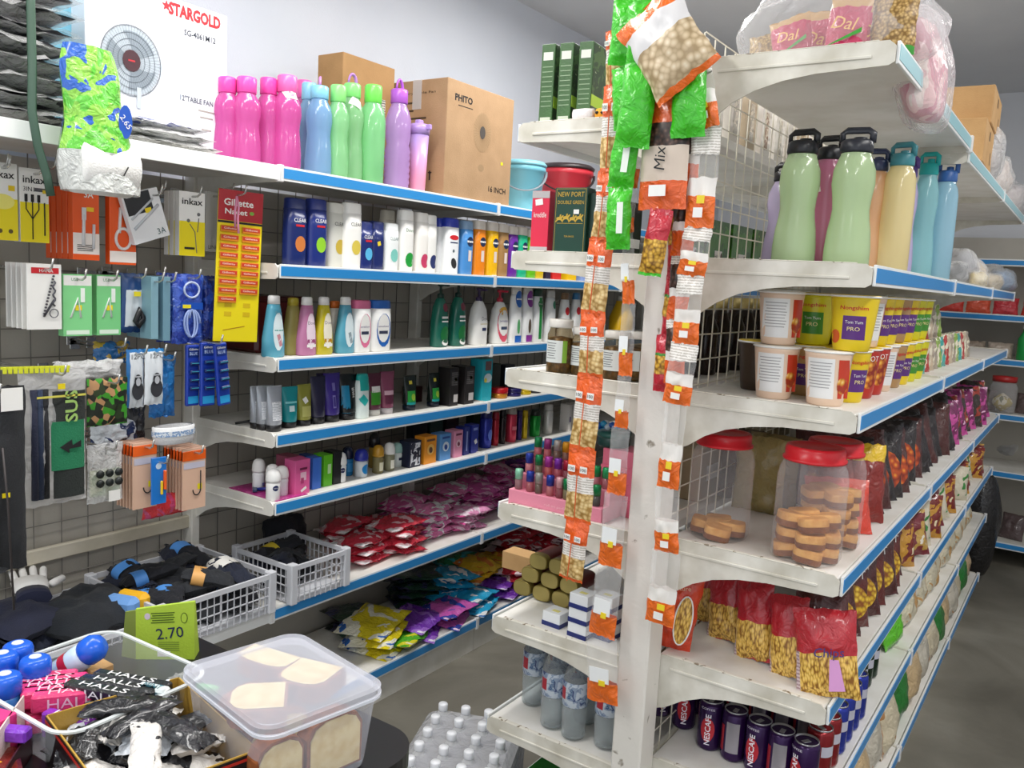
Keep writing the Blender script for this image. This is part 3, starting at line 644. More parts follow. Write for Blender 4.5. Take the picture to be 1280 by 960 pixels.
carton(577, 533, '#232f80', 'slim navy toothpaste carton, left of two', z=.81, W=.034, D=.045, art=lambda p, W, H: p.dec(0, H*.5, .008, H*.7, mat('#9aa4d8', .4), 'print'))
carton(588, 530, '#28369a', 'navy carton with white tag beside the slim toothpaste carton', z=.81, W=.045, D=.04, art=lambda p, W, H: (p.dec(.004, H*.4, .016, .018, WHITE, 'price_tag', ang=.5), p.dec(0, H*.85, W*.6, .01, mat('#8fa0e0', .4), 'print')))
def spray(px, ptop, c, label, capc, r=.02, X=-1.99, z=.81, art=None):
    loc = L_at(px, X, z); H = hgt(loc, ptop); p = Prod('spray_can', label, 'spray can', loc)
    p.body([(0, r*.95, r*.95), (.002, r, r), (H*.76, r, r), (H*.79, r*.85, r*.85)], 2, mat(c, .25, .3), n=16)
    q = p.surf; obj('cap', MB().lathe([(r*.9, H*.79), (r*.93, H*.8), (r*.9, H*.97), (r*.7, H)], 16), mat(capc, .3), p.o); p.surf = q
    if art: art(p, 2*r, H)
    return p
spray(606, 512, '#2d3aa8', 'royal blue deodorant spray can', '#1c2468', r=.026, art=lambda p, W, H: p.dec(0, H*.35, W*.5, H*.3, mat('#6f8ae8', .3), 'flame', True))
spray(618, 515, '#b51f33', 'slim red deodorant spray can beside the blue one', '#9a1a2c', r=.016)
spray(627, 512, '#2a2224', 'slim black spray can between the red ones', '#1a1517', r=.014)
spray(638, 508, '#d63a55', 'crimson spray can with grey cap', '#a89f96', r=.023, art=lambda p, W, H: p.dec(0, H*.4, W*.7, H*.1, mat('#e8808e', .3), 'print'))
spray(648, 513, '#3a2470', 'slim purple spray can', '#2a1a55', r=.013); spray(655, 513, '#e0c01c', 'slim yellow spray can right of the purple one', '#d0b018', r=.013)
spray(668, 512, '#1c9a3a', 'squat spray bottle with green foot', '#222a24', r=.024); spray(684, 505, '#e9e5df', 'white spray can beyond the green-footed one', '#d8d4ce', r=.022)
for k in range(5): carton(706+k*6, 500, '#e8e2dc', 'narrow white carton upright in the row at the far end of the deodorant shelf', z=.81, W=.022, D=.05, H=.125, group='narrow white cartons on the deodorant shelf', art=lambda p, W, H: p.dec(0, H*.45, W*.5, H*.2, mat('#5a3f8a', .4), 'print'))
for k, (px, c, l) in enumerate([(540, '#123528', 'dark green carton behind the orange soap carton'), (560, '#2a2026', 'dark carton behind the blue soap carton'), (593, '#11301f', 'dark green box behind the navy cartons'), (520, '#1a1a1e', 'black box behind the navy patterned carton')]):
    carton(px, 0, c, l, z=.81, X=-2.12, H=.125, W=.08)
# pink mat with a razor at the shelf end
o = obj('display_mat', MB().box(-.11, -.06, 0, .11, .06, .002), mat('#b02a80', .45, 0, 'print2', c2='#c9559a', p=.56, sc=60, b=.05), None, (-2.03, 1.69, .8105), PI/2*0+PI); tag(o, 'magenta printed mat lying at the left end of the roll-on shelf', 'mat')
rz_ = thing('razor', 'small blue disposable razor lying on the magenta mat', 'razor', (-2.02, 1.69, .8135), .9)
obj('handle', MB().tube([(-.04, 0, .006), (0, 0, .008), (.035, 0, .006)], .005, 8), mat('#1f2f8c', .3), rz_); obj('head', MB().box(-.052, -.018, .001, -.038, .018, .011, bev=.002), mat('#253a5c', .3), rz_)
# ================= soft packs, water bottles, crates =================
def pouch(name, W, H, T, mats, parent=None, loc=(0, 0, 0), rot=(0, 0, 0), mf=None, seed=0, crimp=.05, nu=14, nv=16, wr=.006, bottom=None, sag=0.0, pinch=.06):
    """pillow pack: x across, z up from 0, thickness along y; mf(u, v, front) -> material slot"""
    def fn(side):
        def f(u, v):
            ex = 1-abs(2*u-1)**2.6
            if v < crimp: ev = .02+.3*(v/crimp)**2
            elif v > 1-crimp: ev = .02+.3*((1-v)/crimp)**2
            else:
                t = (v-crimp)/(1-2*crimp); ev = .32+.68*min(1, (4*t*(1-t))**.55)
                if bottom: ev *= (1+bottom*(1-2*t))
            n = noise.noise(Vector((u*4+seed*7.3, v*5+seed*3.1, side*2)))+.5*noise.noise(Vector((u*11+seed, v*9, side*5+seed)))
            wx = 1-pinch*math.sin(PI*v)
            x = (u-.5)*W*wx+wr*.5*noise.noise(Vector((v*6, seed, 1)))
            z = v*H+wr*.6*noise.noise(Vector((u*7, seed, v*3)))
            y = side*(T/2*max(ex, 0)**.6*ev)+wr*n*(ex**.5 if ex > 0 else 0)
            y += sag*(v-.5)**2
            return (x, y, z)
        return f
    mb = MB()
    mb.grid(fn(-1), nu, nv, mf=(lambda u, v: mf(u, v, True)) if mf else None)
    mb.grid(lambda u, v: fn(1)(1-u, v), nu, nv, mf=(lambda u, v: mf(u, v, False)) if mf else None)
    return obj(name, mb, mats, parent, loc, rot=rot)
def smooth(t): return max(0, min(1, t))

# ---- top shelf, left unit ----
TZ = 1.77
def sport_bottle(px, ptop, col, label, capc, X=-1.985, r=.036, group=None, ring=None, style=0, see=.16, z=TZ, ml=None):
    loc = ml or L_at(px, X, z); H = hgt(loc, ptop); p = Prod('water_bottle', label, 'water bottle', loc, group=group, rz=rnd.uniform(0, 6))
    hb = H*(.84 if not ring else .80)
    if style == 0:   # waisted
        pr = [(0, .86), (.006/H, .96), (.08, 1.0), (.22, 1.0), (.40, .93), (.52, .86), (.60, .90), (.70, .98), (.80, .96), (.88, .84), (.95, .62), (1, .58)]
    elif style == 1: # ribbed
        pr = [(0, .88), (.03, .98)]+[(.06+k*.035, 1.0 if k % 2 else .94) for k in range(12)]+[(.52, .86), (.6, .96), (.8, .98), (.9, .8), (.96, .6), (1, .58)]
    else:
        pr = [(0, .84), (.02, .95), (.3, .97), (.6, 1.0), (.78, 1.0), (.9, .86), (.96, .64), (1, .6)]
    p.body([(a*hb, r*b, r*b) for a, b in pr], 2, tint(col, see), n=26)
    obj('cap', MB().lathe([(r*.62, hb-.006), (r*.66, hb-.004), (r*.66, hb+(H-hb)*(.9 if not ring else .5)), (r*.58, hb+(H-hb)*(1 if not ring else .56)), (0, hb+(H-hb)*(1 if not ring else .56))], 22, rib=.012, nr=22), mat(capc, .3), p.o)
    if ring:
        zz = hb+(H-hb)*.56; hr = (H-zz)
        obj('carry_ring', MB().tube([(r*.42*math.cos(a), 0, zz+hr*math.sin(a)) for a in [k*PI/10 for k in range(11)]], .0035, 6, flat=1.6), mat(ring, .3), p.o)
    return p
PK = '#ea35b6'
GP = 'pink water bottles'
sport_bottle(283, 97, PK, 'pink water bottle mostly hidden behind the fan carton, leftmost', '#ea4aa8', X=-2.02)
sport_bottle(307, 97, PK, 'translucent pink water bottle, second from the fan carton', '#ee52ae', r=.04)
sport_bottle(334, 98, PK, 'translucent pink water bottle just left of the one with the cat-face sticker', '#ea4ba8', X=-2.0)
b = sport_bottle(357, 95, PK, 'translucent pink water bottle with a white sticker on its neck', '#f06ab2', X=-1.965, r=.042)
b.o.rotation_euler = (0, 0, PI/2); b.dec(-.008, hgt(tuple(b.o.location), 118), .034, .032, WHITE, 'sticker', off=.002); b.dec(-.008, hgt(tuple(b.o.location), 118), .02, .018, mat('#d98aa8', .5, 0, 'print2', c2='#ffffff', p=.5, sc=120), 'sticker_print', True, off=.003)
sport_bottle(378, 101, '#e060ae', 'pink water bottle standing in the second row behind the blue one', '#ea63a8', X=-2.1)
sport_bottle(384, 104, '#7fb6dc', 'pale blue water bottle in the second row', '#8ac4de', X=-2.05, r=.034)
sport_bottle(397, 97, '#86c0ee', 'sky blue water bottle with small pink carry ring', '#86cbe6', r=.04, ring='#c88ac8')
sport_bottle(420, 107, '#9ce8a0', 'light green water bottle with bright green cap, lower of the front greens', '#8be27f', r=.036, X=-1.975)
b = sport_bottle(437, 93, '#9de4a0', 'tall green water bottle with purple carry ring and paper tag', '#86e07c', r=.04, X=-2.01, ring='#b07ac8'); b.o.rotation_euler = (0, 0, PI/2); b.dec(-.01, hgt(tuple(b.o.location), 130), .03, .026, WHITE, 'paper_tag', off=.003, ang=-.5)
sport_bottle(463, 107, '#90e89c', 'mint green water bottle with lime cap beside the purple ones', '#77e25c', r=.042, style=2)
sport_bottle(495, 100, '#cfa0e6', 'violet ribbed water bottle with purple ring cap', '#b45fd0', r=.043, style=1, ring='#b45fd0')
p = Prod('shaker_cup', 'lilac to pink shaker cup with spouted lid beside the large carton', 'cup', L_at(521, -1.98, TZ)); H = hgt(tuple(p.o.location), 150)
p.body([(0, .025, .025), (.003, .027, .027), (H*.8, .034, .034)], 2, mat('#b79ad8', .3, 0, 'grad', c2='#f0a0bc', h=H), n=26); obj('lid', MB().lathe([(.036, H*.8), (.037, H*.9), (.03, H*.94), (0, H*.94)], 26).box(-.006, -.052, H*.86, .006, -.01, H*.93, bev=.002).box(-.012, -.01, H*.9, .012, .012, H, bev=.003), mat('#b99ada', .3), p.o)

def carton_big(name, label, x0, x1, y0, y1, z, h, m, cat='box'):
    p = Prod(name, label, cat, ((x0+x1)/2, (y0+y1)/2, z)); W, D = y1-y0, x1-x0
    p.boxy(W, D, h, m, bev=.002); return p, W, D, h
CARD = mat('#b3916d', .75, 0, 'card', c2='#a88763'); KRAFT = mat('#c9a06c', .75, 0, 'card', c2='#bc9360')
# white fan carton
y0, y1 = yat(107, -2.03, 1.9), yat(283, -2.03, 1.9); zt = 2.16
p, W, D, H = carton_big('fan_carton', 'large white table fan carton with red lettering at the left end of the top shelf', -2.26, -2.03, y0, y1, TZ, zt-TZ, mat('#eceef5', .35))
def onbox(px, py): q = onX(px, py, -2.03); return q.y-(y0+y1)/2, q.z-TZ
x, z = onbox(244, 20); p.txt('STARGOLD', x, z, .032, mat('#cf2a34', .4), w=.155, bold=.045)
# red star
x, z = onbox(208, 7)
star = [(.014*(1 if k % 2 == 0 else .42)*math.sin(k*PI/5), .014*(1 if k % 2 == 0 else .42)*math.cos(k*PI/5)) for k in range(10)]
obj('star', MB().poly([(a+x, b_+z) for a, b_ in star], .0008), mat('#d6323c', .4), p.o, (0, -D/2-.0012, 0))
x, z = onbox(250, 46); p.txt('SG-4061M12', x, z, .015, mat('#3a3f4c', .5), w=.095, bold=.012)
x, z = onbox(246, 126); p.txt('12"TABLE FAN', x, z, .014, mat('#6a6f7c', .5), w=.10, bold=.02)
for k, yy in enumerate((140, 148, 163)): x, z = onbox(258, yy); p.dec(x, z, .05-.01*k, .004, mat('#a8a39c', .5), 'fine_print')
# fan picture: guard rings, blades, hub (printed)
x, z = onbox(164, 76); R_ = .078
p.dec(x, z, 2*R_*1.0, 2*R_*1.05, mat('#b9c3cc', .4), 'fan_print', True)
def wedge(k):
    a0 = k*2*PI/3+.4
    return lambda u, v: (lambda a, r: (x+r*math.cos(a), -D/2-.0012, z+r*math.sin(a)*1.05))(a0+u*1.5*(.6+.4*v), v*R_*.86)
for k in range(3): obj('fan_blade_print', MB().grid(wedge(k), 6, 4), mat('#8f9aa4', .4), p.o)
mb = MB()
for k in range(60):
    a = 2*PI*k/60; mb.add([(x+r*math.cos(a+s_), -D/2-.0018, z+r*1.05*math.sin(a+s_)) for r, s_ in ((R_*.3, -.008), (R_*.3, .008), (R_, .004), (R_, -.004))], [(0, 1, 2, 3)])
for r in (R_*.45, R_*.62, R_*.8, R_, R_*1.02): mb.add([(x+(r+q)*math.cos(a), -D/2-.0018, z+(r+q)*1.05*math.sin(a)) for a in [2*PI*k/40 for k in range(40)] for q in (0, .0011)], [(2*k, 2*k+1, (2*k+3) % 80, (2*k+2) % 80) for k in range(40)])
obj('fan_guard_print', mb, mat('#5a636c', .4), p.o)
p.dec(x, z, .048, .052, mat('#4a2c33', .4), 'hub_print', True, off=.0022); p.dec(x, z, .018, .004, mat('#c0303a', .4), 'badge_print', off=.0026)
p.dec(x+.02, z-.085, .012, .05, mat('#c4ccd4', .4), 'stand_print', off=.002); x2, z2 = onbox(215, 95); p.dec(x2, z2, .07, .17, mat('#d9e4f3', .4), 'haze_print', True, off=.0007)
obj('carry_handle', MB().box(W*.1, -D*.2, H, W*.3, D*.2, H+.006, bev=.002), mat('#e4e6e6', .4), p.o)
# pale blue box behind at the left
p = Prod('storage_carton', 'pale blue carton standing behind the wrapped black bundles', 'box', (-2.16, yat(84, -2.08, 1.9)-.03, TZ)); p.boxy(.13, .14, .42, mat('#6fb4cf', .4, 0, 'plaster', c2='#87c3d8'))
for k in range(5): p.dec(-.01, .32-k*.02, .06, .003, mat('#3f7f9c', .5), 'fine_print')
# stack of black garments in clear bags
for k in range(9):
    t = thing('garment_pack', 'folded black garment in a clear bag, '+['bottom', 'second', 'third', 'fourth', 'fifth', 'sixth', 'seventh', 'eighth', 'topmost'][k]+' of the tied stack', 'clothing', (-2.05+rnd.uniform(-.01, .01), .955+rnd.uniform(-.012, .012)-.005*k, TZ+.008+k*.036), group='black garments stacked on the top shelf')
    pouch('garment', .24, .26, .042, mat('#17171c', .6, 0, 'cloth', c2='#26262c'), t, (0, .0, .015), (PI/2, 0, PI/2), seed=k, crimp=.1, wr=.012, pinch=0)
    t.children[0].location = (-.13, 0, .015)
    pouch('clear_bag', .27, .29, .046, clear(.80, .15, b=1.0, sc=28), t, (-.145, 0, .015), (PI/2, 0, PI/2), seed=k+20, crimp=.08, wr=.014, pinch=0)
o = obj('tie_strap', MB().tube([(-1.885, .935, 2.13), (-1.88, .93, 2.0), (-1.878, .93, 1.88), (-1.872, .925, 1.79), (-1.87, .935, 1.72), (-1.873, .955, 1.66), (-1.872, .962, 1.62)], .009, 8, flat=.25), mat('#3f5a4a', .5)); tag(o, 'dark green tie strap hanging down over the black garment stack', 'strap')
# folded clear packets beside the toilet rolls
for k, (c, c2, nm) in enumerate([('#a9aba8', '#8a8c88', 'bottom'), ('#b4b6b2', '#8f918d', 'middle'), ('#2f3f86', '#42508f', 'top, navy')]):
    t = thing('folded_packet', ('silver grey' if k < 2 else 'navy')+' folded packet in clear film before the fan carton, '+nm+' one', 'packet', (-1.985, (yat(150, -1.98, 1.8)+yat(262, -1.98, 1.8))/2-.01*k-.005, TZ+.009+k*.021), group='folded packets before the fan carton')
    pouch('fabric', .24-.02*k, .11, .024, mat(c, .45, 0, 'cloth', c2=c2), t, (-.055, 0, .006), (PI/2, 0, PI/2), seed=k+4, crimp=.1, wr=.008)
    t.children[0].rotation_euler = (PI/2, 0, PI/2)
    pouch('film', .26-.02*k, .125, .027, clear(.5, .12, b=1.0, sc=45), t, (-.062, 0, .006), (PI/2, 0, PI/2), seed=k+9, crimp=.1, wr=.010)
# toilet roll pack hanging over the edge
t = thing('toilet_roll_pack', 'green and blue printed pack of toilet rolls hanging over the top shelf edge', 'toilet paper', (-1.83, 1.05, 1.665), PI/2)
def tpf(side):
    def f(u, v):
        w = .135*(1-.42*v**1.5)+.012*math.sin(v*9); n = noise.noise(Vector((u*5, v*6, side)))
        return ((u-.5)*2*w*.62-.03*v, side*.062*(max(0, 1-abs(2*u-1)**2.4))**.5*(1-.55*v)+.006*n, -.03+v*.30)
    return f
mfn = lambda u, v: 0 if v < .30 else 1
gp = mat('#64c83a', .25, 0, 'print2', c2='#8fd14a', c3='#2b62c0', p=.48, p3=.58, sc=16, b=.8)
mb = MB().grid(tpf(-1), 16, 18, mf=mfn).grid(lambda u, v: tpf(1)(1-u, v), 16, 18, mf=mfn)
obj('pack_film', mb, [mat('#e9ece8', .2, 0, 'clear', see=.35, b=.8), gp], t)
for dx in (0,):
    mb = MB().lathe([(.02, -.065), (.05, -.065), (.060, -.06), (.060, .06), (.05, .065), (.02, .065)], 24, M=Matrix.Translation((dx, 0, .025)) @ Matrix.Rotation(PI/2, 4, 'Y'), cap=False)
    obj('toilet_roll', mb, mat('#f3f2ee', .9, 0, 'cloth', c2='#e9e8e4'), t)
obj('printed_oval', MB().grid(lambda u, v: (.03+.016*v*math.cos(2*PI*u), tpf(-1)(.78, .5)[1]-.006+.0*v, .125+.036*v*math.sin(2*PI*u)), 14, 2), mat('#2456b8', .3), t)
text('2.65', .013, WHITE, t, (.03, tpf(-1)(.78, .5)[1]-.0075, .125), ang=-.9)
text('1', .022, mat('#2a2a2a', .5), t, (.02, -.063, .018), ang=-.2, shear=.3)
# large brown carton PHITO
px0 = 553; Xf = -1.925
ya, yb = yat(554, Xf, TZ), yat(636, Xf, TZ)
zt = zat(96, Xf, ya); xb = -2.2
p, W, D, H = carton_big('fan_carton', 'large brown cardboard fan carton on the top shelf beside the water bottles', xb, Xf, ya, yb, TZ, zt-TZ, CARD)
def onp(px, py): q = onX(px, py, Xf); return q.y-(ya+yb)/2, q.z-TZ
x, z = onp(580, 124); p.txt('PHITO', x, z, .024, INK, w=.1, bold=.03); x, z = onp(582, 134); p.dec(x, z, .085, .0025, INK, 'underline')
x, z = onp(603, 166); p.dec(x, z, .105, .14, mat('#a98a66', .7), 'fan_print', True); 
mb = MB()
for k in range(40):
    a = 2*PI*k/40; mb.add([(x+r*math.cos(a+s_), -D/2-.0012, z+r*1.33*math.sin(a+s_)) for r, s_ in ((.018, -.02), (.018, .02), (.052, .008), (.052, -.008))], [(0, 1, 2, 3)])
obj('guard_print', mb, mat('#8f7454', .7), p.o); p.dec(x, z, .034, .046, mat('#4a4440', .7), 'hub_print', True, off=.0016)
x, z = onp(601, 210); p.dec(x, z, .036, .026, mat('#9f8260', .7), 'socket_print', True)
x, z = onp(627, 205); p.dec(x, z, .014, .011, mat('#e8e022', .5), 'price_sticker'); x, z = onp(621, 238); p.txt('16 INCH', x, z, .021, INK, w=.11, bold=.01)
def side(txt, xx, zz, h, w=None): return text(txt, h, mat('#4a3a2a', .7), p.o, (-W/2-.0012, xx, zz), w, rz=-PI/2)
side('Luxury Table Fan', .0, H-.045, .011, .17)
for k, (xx, ww) in enumerate([(.03, .09), (.045, .06), (.01, .11), (.05, .05)]): obj('side_print', MB().box(-.0012, -ww/2, 0, 0, ww/2, .006), mat('#4a3a2a', .7), p.o, (-W/2, xx, H-.08-k*.027))
obj('barcode_print', MB().box(-.0012, -.04, 0, 0, .04, .028), mat('#2f2620', .7, 0, 'ridge', sc=30), p.o, (-W/2, -.02, H*.36))
for dy in (-.012, .012): obj('arrow_print', MB().box(-.0012, -.003, 0, 0, .003, .032).box(-.0012, -.008, .024, 0, .008, .028), mat('#2f2620', .7), p.o, (-W/2, -.06+dy, .055))
obj('tape', MB().box(-W/2-.0015, -.02, H-.1, -W/2, .02, H+.001).box(-W/2, -.02, H, W/2, .02, H+.0012), clear(.6, .1), p.o)
# second brown carton behind
ya2 = yat(452, -2.05, 2.0)
p2 = Prod('brown_carton', 'brown cardboard carton behind the violet bottle, left of the large fan carton', 'box', (-2.26+.065, ya-.165, TZ)); p2.boxy(.25, .12, zt-TZ+.035, mat('#b08757', .75, 0, 'card', c2='#a27b4c'), bev=.002)
obj('label', MB().box(.03, -.0615, .26, .08, -.06, .32), mat('#d8d2c8', .5, 0, 'fine', c2='#6a6a6a'), p2.o)
# buckets further along
def bucket(px, X, r, h, c, lid, label, hc='#7f8890', dx=0):
    p = Prod('bucket', label, 'bucket', (X, yat(px, X, TZ+.1), TZ), rz=rnd.uniform(.3, .8)); p.body([(0, r*.8, r*.8), (.004, r*.82, r*.82), (h*.84, r*.98, r*.98), (h*.86, r*1.04, r*1.04), (h*.9, r*1.04, r*1.04), (h, r, r)], 2, mat(c, .3), n=32)
    obj('lid', MB().lathe([(r*1.06, h*.96), (r*1.08, h), (r*.95, h+.012), (0, h+.012)], 32), mat(lid, .3), p.o)
    obj('handle', MB().tube([(r*1.05*math.cos(a), -r*1.05*math.sin(a)-.004, h*.88-.09*math.sin(a)) for a in [k*PI/14 for k in range(15)]], .006, 6, flat=.4), mat(hc, .4), p.o)
    return p
bucket(652, -2.05, .095, .2, '#7cc4d8', '#8accdc', 'pale blue lidded bucket with grey handle beyond the large carton')
bucket(706, -2.06, .12, .235, '#c9323f', '#3a3032', 'red bucket with dark lid beyond the pale blue bucket', '#2a2526')
p = Prod('brown_carton', 'brown carton with printed marks beyond the red bucket', 'box', L_at(742, -2.05, TZ)); p.boxy(.2, .2, .16, KRAFT); p.dec(0, .11, .12, .012, mat('#5a4632', .7), 'print'); p.dec(0, .085, .1, .006, mat('#5a4632', .7), 'print')

# ---- low shelves: soft bags ----
def softbag(name, label, cat, px, py, z, W, H, T, mats, rzd, mf=None, tilt=0, roll=0, seed=None, group=None, wr=.008, dz=0, X=None, stack=0, decor=None):
    """a pack lying on a shelf: pixel gives its centre on the plane z"""
    q = onZ(px, py, z) if X is None else Vector((X, yat(px, X, z), z))
    seed = seed if seed is not None else rnd.random()*50
    t = thing(name, label, cat, (q.x, q.y, z+T*.45+dz), rzd, group=group)
    t.rotation_euler = (tilt, roll, rzd)
    o = pouch('pack', W, H, T, mats, t, (0, -H/2, 0), (-PI/2, 0, 0), mf=mf, seed=seed, wr=wr, nu=14, nv=16)
    if decor: decor(t)
    return t
def lift(i): return i
PINKS = [('#e86fb0', '#f6c3df', '#c83f90'), ('#f08ac0', '#ffffff', '#d84fa0'), ('#d85aa8', '#f3b4d8', '#8a2f70'), ('#f2a0cc', '#fbe3f0', '#e0559f')]
pn = lambda c: mat(c[0], .25, 0, 'print2', c2=c[1], c3=c[2], p=.47, p3=.6, sc=10, b=1.0)
REDP = mat('#d8354a', .25, 0, 'print2', c2='#f3c6cc', c3='#ffffff', p=.5, p3=.6, sc=11, b=1.0)
PURP = mat('#6a2f8c', .25, 0, 'print2', c2='#e06ab8', c3='#f0b4dc', p=.5, p3=.6, sc=12, b=1.0)
GPK = 'sanitary pad packs on the lower shelf'
spots = [(455, 700, 2, 'red and white', REDP), (470, 665, 1, 'red and white', REDP), (432, 672, 2, 'red', REDP), (500, 690, 3, 'red and white', REDP),
         (505, 650, 3, 'pink and white', pn(PINKS[0])), (540, 668, 3, 'pink', pn(PINKS[1])), (560, 640, 3, 'pink and white', pn(PINKS[1])), (575, 660, 2, 'pale pink', pn(PINKS[3])),
         (600, 640, 3, 'magenta', pn(PINKS[2])), (622, 622, 4, 'pink', pn(PINKS[0])), (590, 618, 3, 'dusky pink', pn(PINKS[2])), (645, 612, 4, 'purple and pink', PURP), (670, 604, 4, 'pink and white', pn(PINKS[3])), (655, 640, 2, 'purple', PURP)]
i = 0
for px, py, n, cn, m in spots:
    n += 1
    q = onZ(px, py, .49)
    X = max(min(q.x, -2.0), -2.2); q = Vector((X, yat(px, X, .5), .49))
    for k in range(n):
        i += 1
        t = thing('pad_pack', cn+' soft pack of sanitary pads in a heap on the lower shelf', 'sanitary pads', (q.x+rnd.uniform(-.015, .015), q.y+rnd.uniform(-.015, .015), .49+.014+k*.03), group='%s packs heaped on the lower shelf' % cn)
        t.rotation_euler = (rnd.uniform(-.1, .1), rnd.uniform(-.1, .1), rnd.uniform(1.2, 1.9))
        pouch('pack', .19, .14, .038, m, t, (0, -.07, 0), (-PI/2, 0, 0), seed=i, wr=.012, nu=12, nv=12)
# bottom shelf: detergent bags
def det(c1, c2, c3, sc=10): return mat(c1, .22, 0, 'print2', c2=c2, c3=c3, p=.5, p3=.62, sc=sc, b=1.0)
YEL = det('#e6d21c', '#f2efdc', '#2f6ac0'); GRN = det('#58b82a', '#e8e02a', '#f0f0e8'); PUR = det('#6f2fa8', '#a06ad0', '#f0e8f8'); CYN = det('#22a8d8', '#f4f6f6', '#1c6fb8'); ORG = det('#f0c02a', '#e8862a', '#f6f2e0'); MAG = det('#c85ab0', '#2f3fa0', '#f0d0e8'); DKG = det('#2a4a3a', '#3a3a5a', '#1c2a28'); DRED = det('#c42a3c', '#f0d8dc', '#7a1a2a'); GRN2 = det('#1f8a5a', '#38b8c0', '#e8f0f0')
dets = [(470, 800, 'yellow and white', YEL, .2, .15, 1.9, 3), (500, 812, 'yellow and green', GRN, .2, .14, 1.7, 1), (450, 775, 'dark green', DKG, .18, .15, 1.2, 2), (525, 790, 'purple', PUR, .18, .14, 2.0, 2),
        (520, 745, 'dark grey and violet', DKG, .2, .16, .9, 4), (560, 745, 'cyan and white', CYN, .17, .13, 1.4, 4), (555, 775, 'magenta and blue', MAG, .17, .13, 1.8, 2), (595, 735, 'yellow and orange', ORG, .16, .12, 1.6, 4), (590, 755, 'cyan and white', CYN, .15, .12, 1.9, 2),
        (570, 720, 'green and teal', GRN2, .17, .13, 1.1, 4), (622, 740, 'purple', PUR, .15, .12, 1.7, 2), (615, 715, 'yellow and orange', ORG, .15, .12, 1.2, 3),
        (640, 700, 'red and white', DRED, .2, .13, 1.5, 6), (665, 690, 'red and white', DRED, .2, .13, 1.7, 7), (690, 690, 'red and white', DRED, .18, .13, 1.4, 6), (640, 728, 'red and white', DRED, .18, .12, 1.9, 3)]
for px, py, cn, m, W, H, a, n in dets:
    q = onZ(px, py, .16); X = max(min(q.x, -2.0), -2.2); q = Vector((X, yat(px, X, .16), .135))
    W0, H0 = W, H
    for k in range(n):
        W, H = W0, H0; i += 1
        t = thing('detergent_bag', cn+' printed detergent bag heaped on the bottom shelf', 'detergent', (q.x+rnd.uniform(-.02, .02), q.y+rnd.uniform(-.02, .02), .135+.018+k*.036), group='%s bags heaped on the bottom shelf' % cn)
        t.rotation_euler = (rnd.uniform(-.15, .15), rnd.uniform(-.12, .12), a+rnd.uniform(-.25, .25))
        W, H = W*1.22, H*1.3; pouch('pack', W, H, .04, m, t, (0, -H/2, 0), (-PI/2, 0, 0), seed=i, wr=.012, nu=12, nv=12)

# ---- translucent crates of socks ----
CR = mat('#e2e4ea', .3, 0, 'clear', see=.30)
def crate(label, x0, x1, y0, y1, z, h=.12):
    t = thing('storage_crate', label, 'crate', ((x0+x1)/2, (y0+y1)/2, z)); a, b = (x1-x0)/2, (y1-y0)/2
    obj('base', MB().box(-a+.01, -b+.01, 0, a-.01, b-.01, .004), CR, t)
    obj('rim', MB().box(-a, -b, h-.014, a, -b+.008, h).box(-a, b-.008, h-.014, a, b, h).box(-a, -b+.008, h-.014, -a+.008, b-.008, h).box(a-.008, -b+.008, h-.014, a, b-.008, h), CR, t)
    for s in (0, 1, 2, 3):
        L = a if s % 2 else b; off = b if s % 2 else a; mb = MB(); n = int(2*L/.022)
        for k in range(n+1):
            u = -L+.012+k*(2*L-.024)/n; wd = .002 if k % 4 else .005
            mb.box(u-wd/2, -.0015, .002, u+wd/2, .0015, h-.014)
        for q in range(1, 4): mb.box(-L+.01, -.0015, q*h*.22, L-.01, .0015, q*h*.22+.003)
        M = Matrix.Rotation(s*PI/2, 4, 'Z') @ Matrix.Translation((0, 0, 0))
        ang = s*PI/2; ox, oy = (off-.005)*math.sin(ang), -(off-.005)*math.cos(ang)
        # side s: normal direction rotates; s=0 faces -y
        if s % 2 == 0: loc = (0, (-b+.005) if s == 0 else (b-.005), 0); rr = 0; LL = a
        else: loc = ((a-.005) if s == 1 else (-a+.005), 0, 0); rr = PI/2; LL = b
        mb = MB(); n = int(2*LL/.022)
        for k in range(n+1):
            u = -LL+.012+k*(2*LL-.024)/n; wd = .002 if k % 4 else .005
            mb.box(u-wd/2, -.0015, .002, u+wd/2, .0015, h-.014)
        for q in range(1, 4): mb.box(-LL+.01, -.0015, q*h*.22, LL-.01, .0015, q*h*.22+.003)
        obj('side_grid', mb, CR, t, loc, rr)
    for sx in (-1, 1):
        for sy in (-1, 1): obj('corner_post', MB().box(-.013, -.013, 0, .013, .013, h+.006, bev=.003), CR, t, (sx*(a-.011), sy*(b-.011), 0))
    return t
def heap(name, label, cat, x, y, z, rx, ry, h, m, seed=0, group=None, bands=None, rz=0):
    """a crumpled folded garment: lumpy cushion"""
    t = thing(name, label, cat, (x, y, z), rz, group=group)
    def fn(u, v):
        a = 2*PI*u; ph = v*PI
        n = noise.noise(Vector((math.cos(a)*1.7+seed, math.sin(a)*1.7, ph*1.5)))+.5*noise.noise(Vector((math.cos(a)*4+seed, math.sin(a)*4, ph*3)))
        r = math.sin(ph)**.6*(1+.28*n)
        return (rx*r*math.cos(a), ry*r*math.sin(a), h*(.5-.5*math.cos(ph))*(1+.25*n*math.sin(ph)))
    obj('garment', MB().grid(fn, 22, 12), m, t)
    return t
SOCK = [mat('#0f1118', .85, 0, 'cloth', c2='#1a1d28'), mat('#141a2c', .85, 0, 'cloth', c2='#1c2338'), mat('#1c1f24', .85, 0, 'cloth', c2='#2b2e34')]
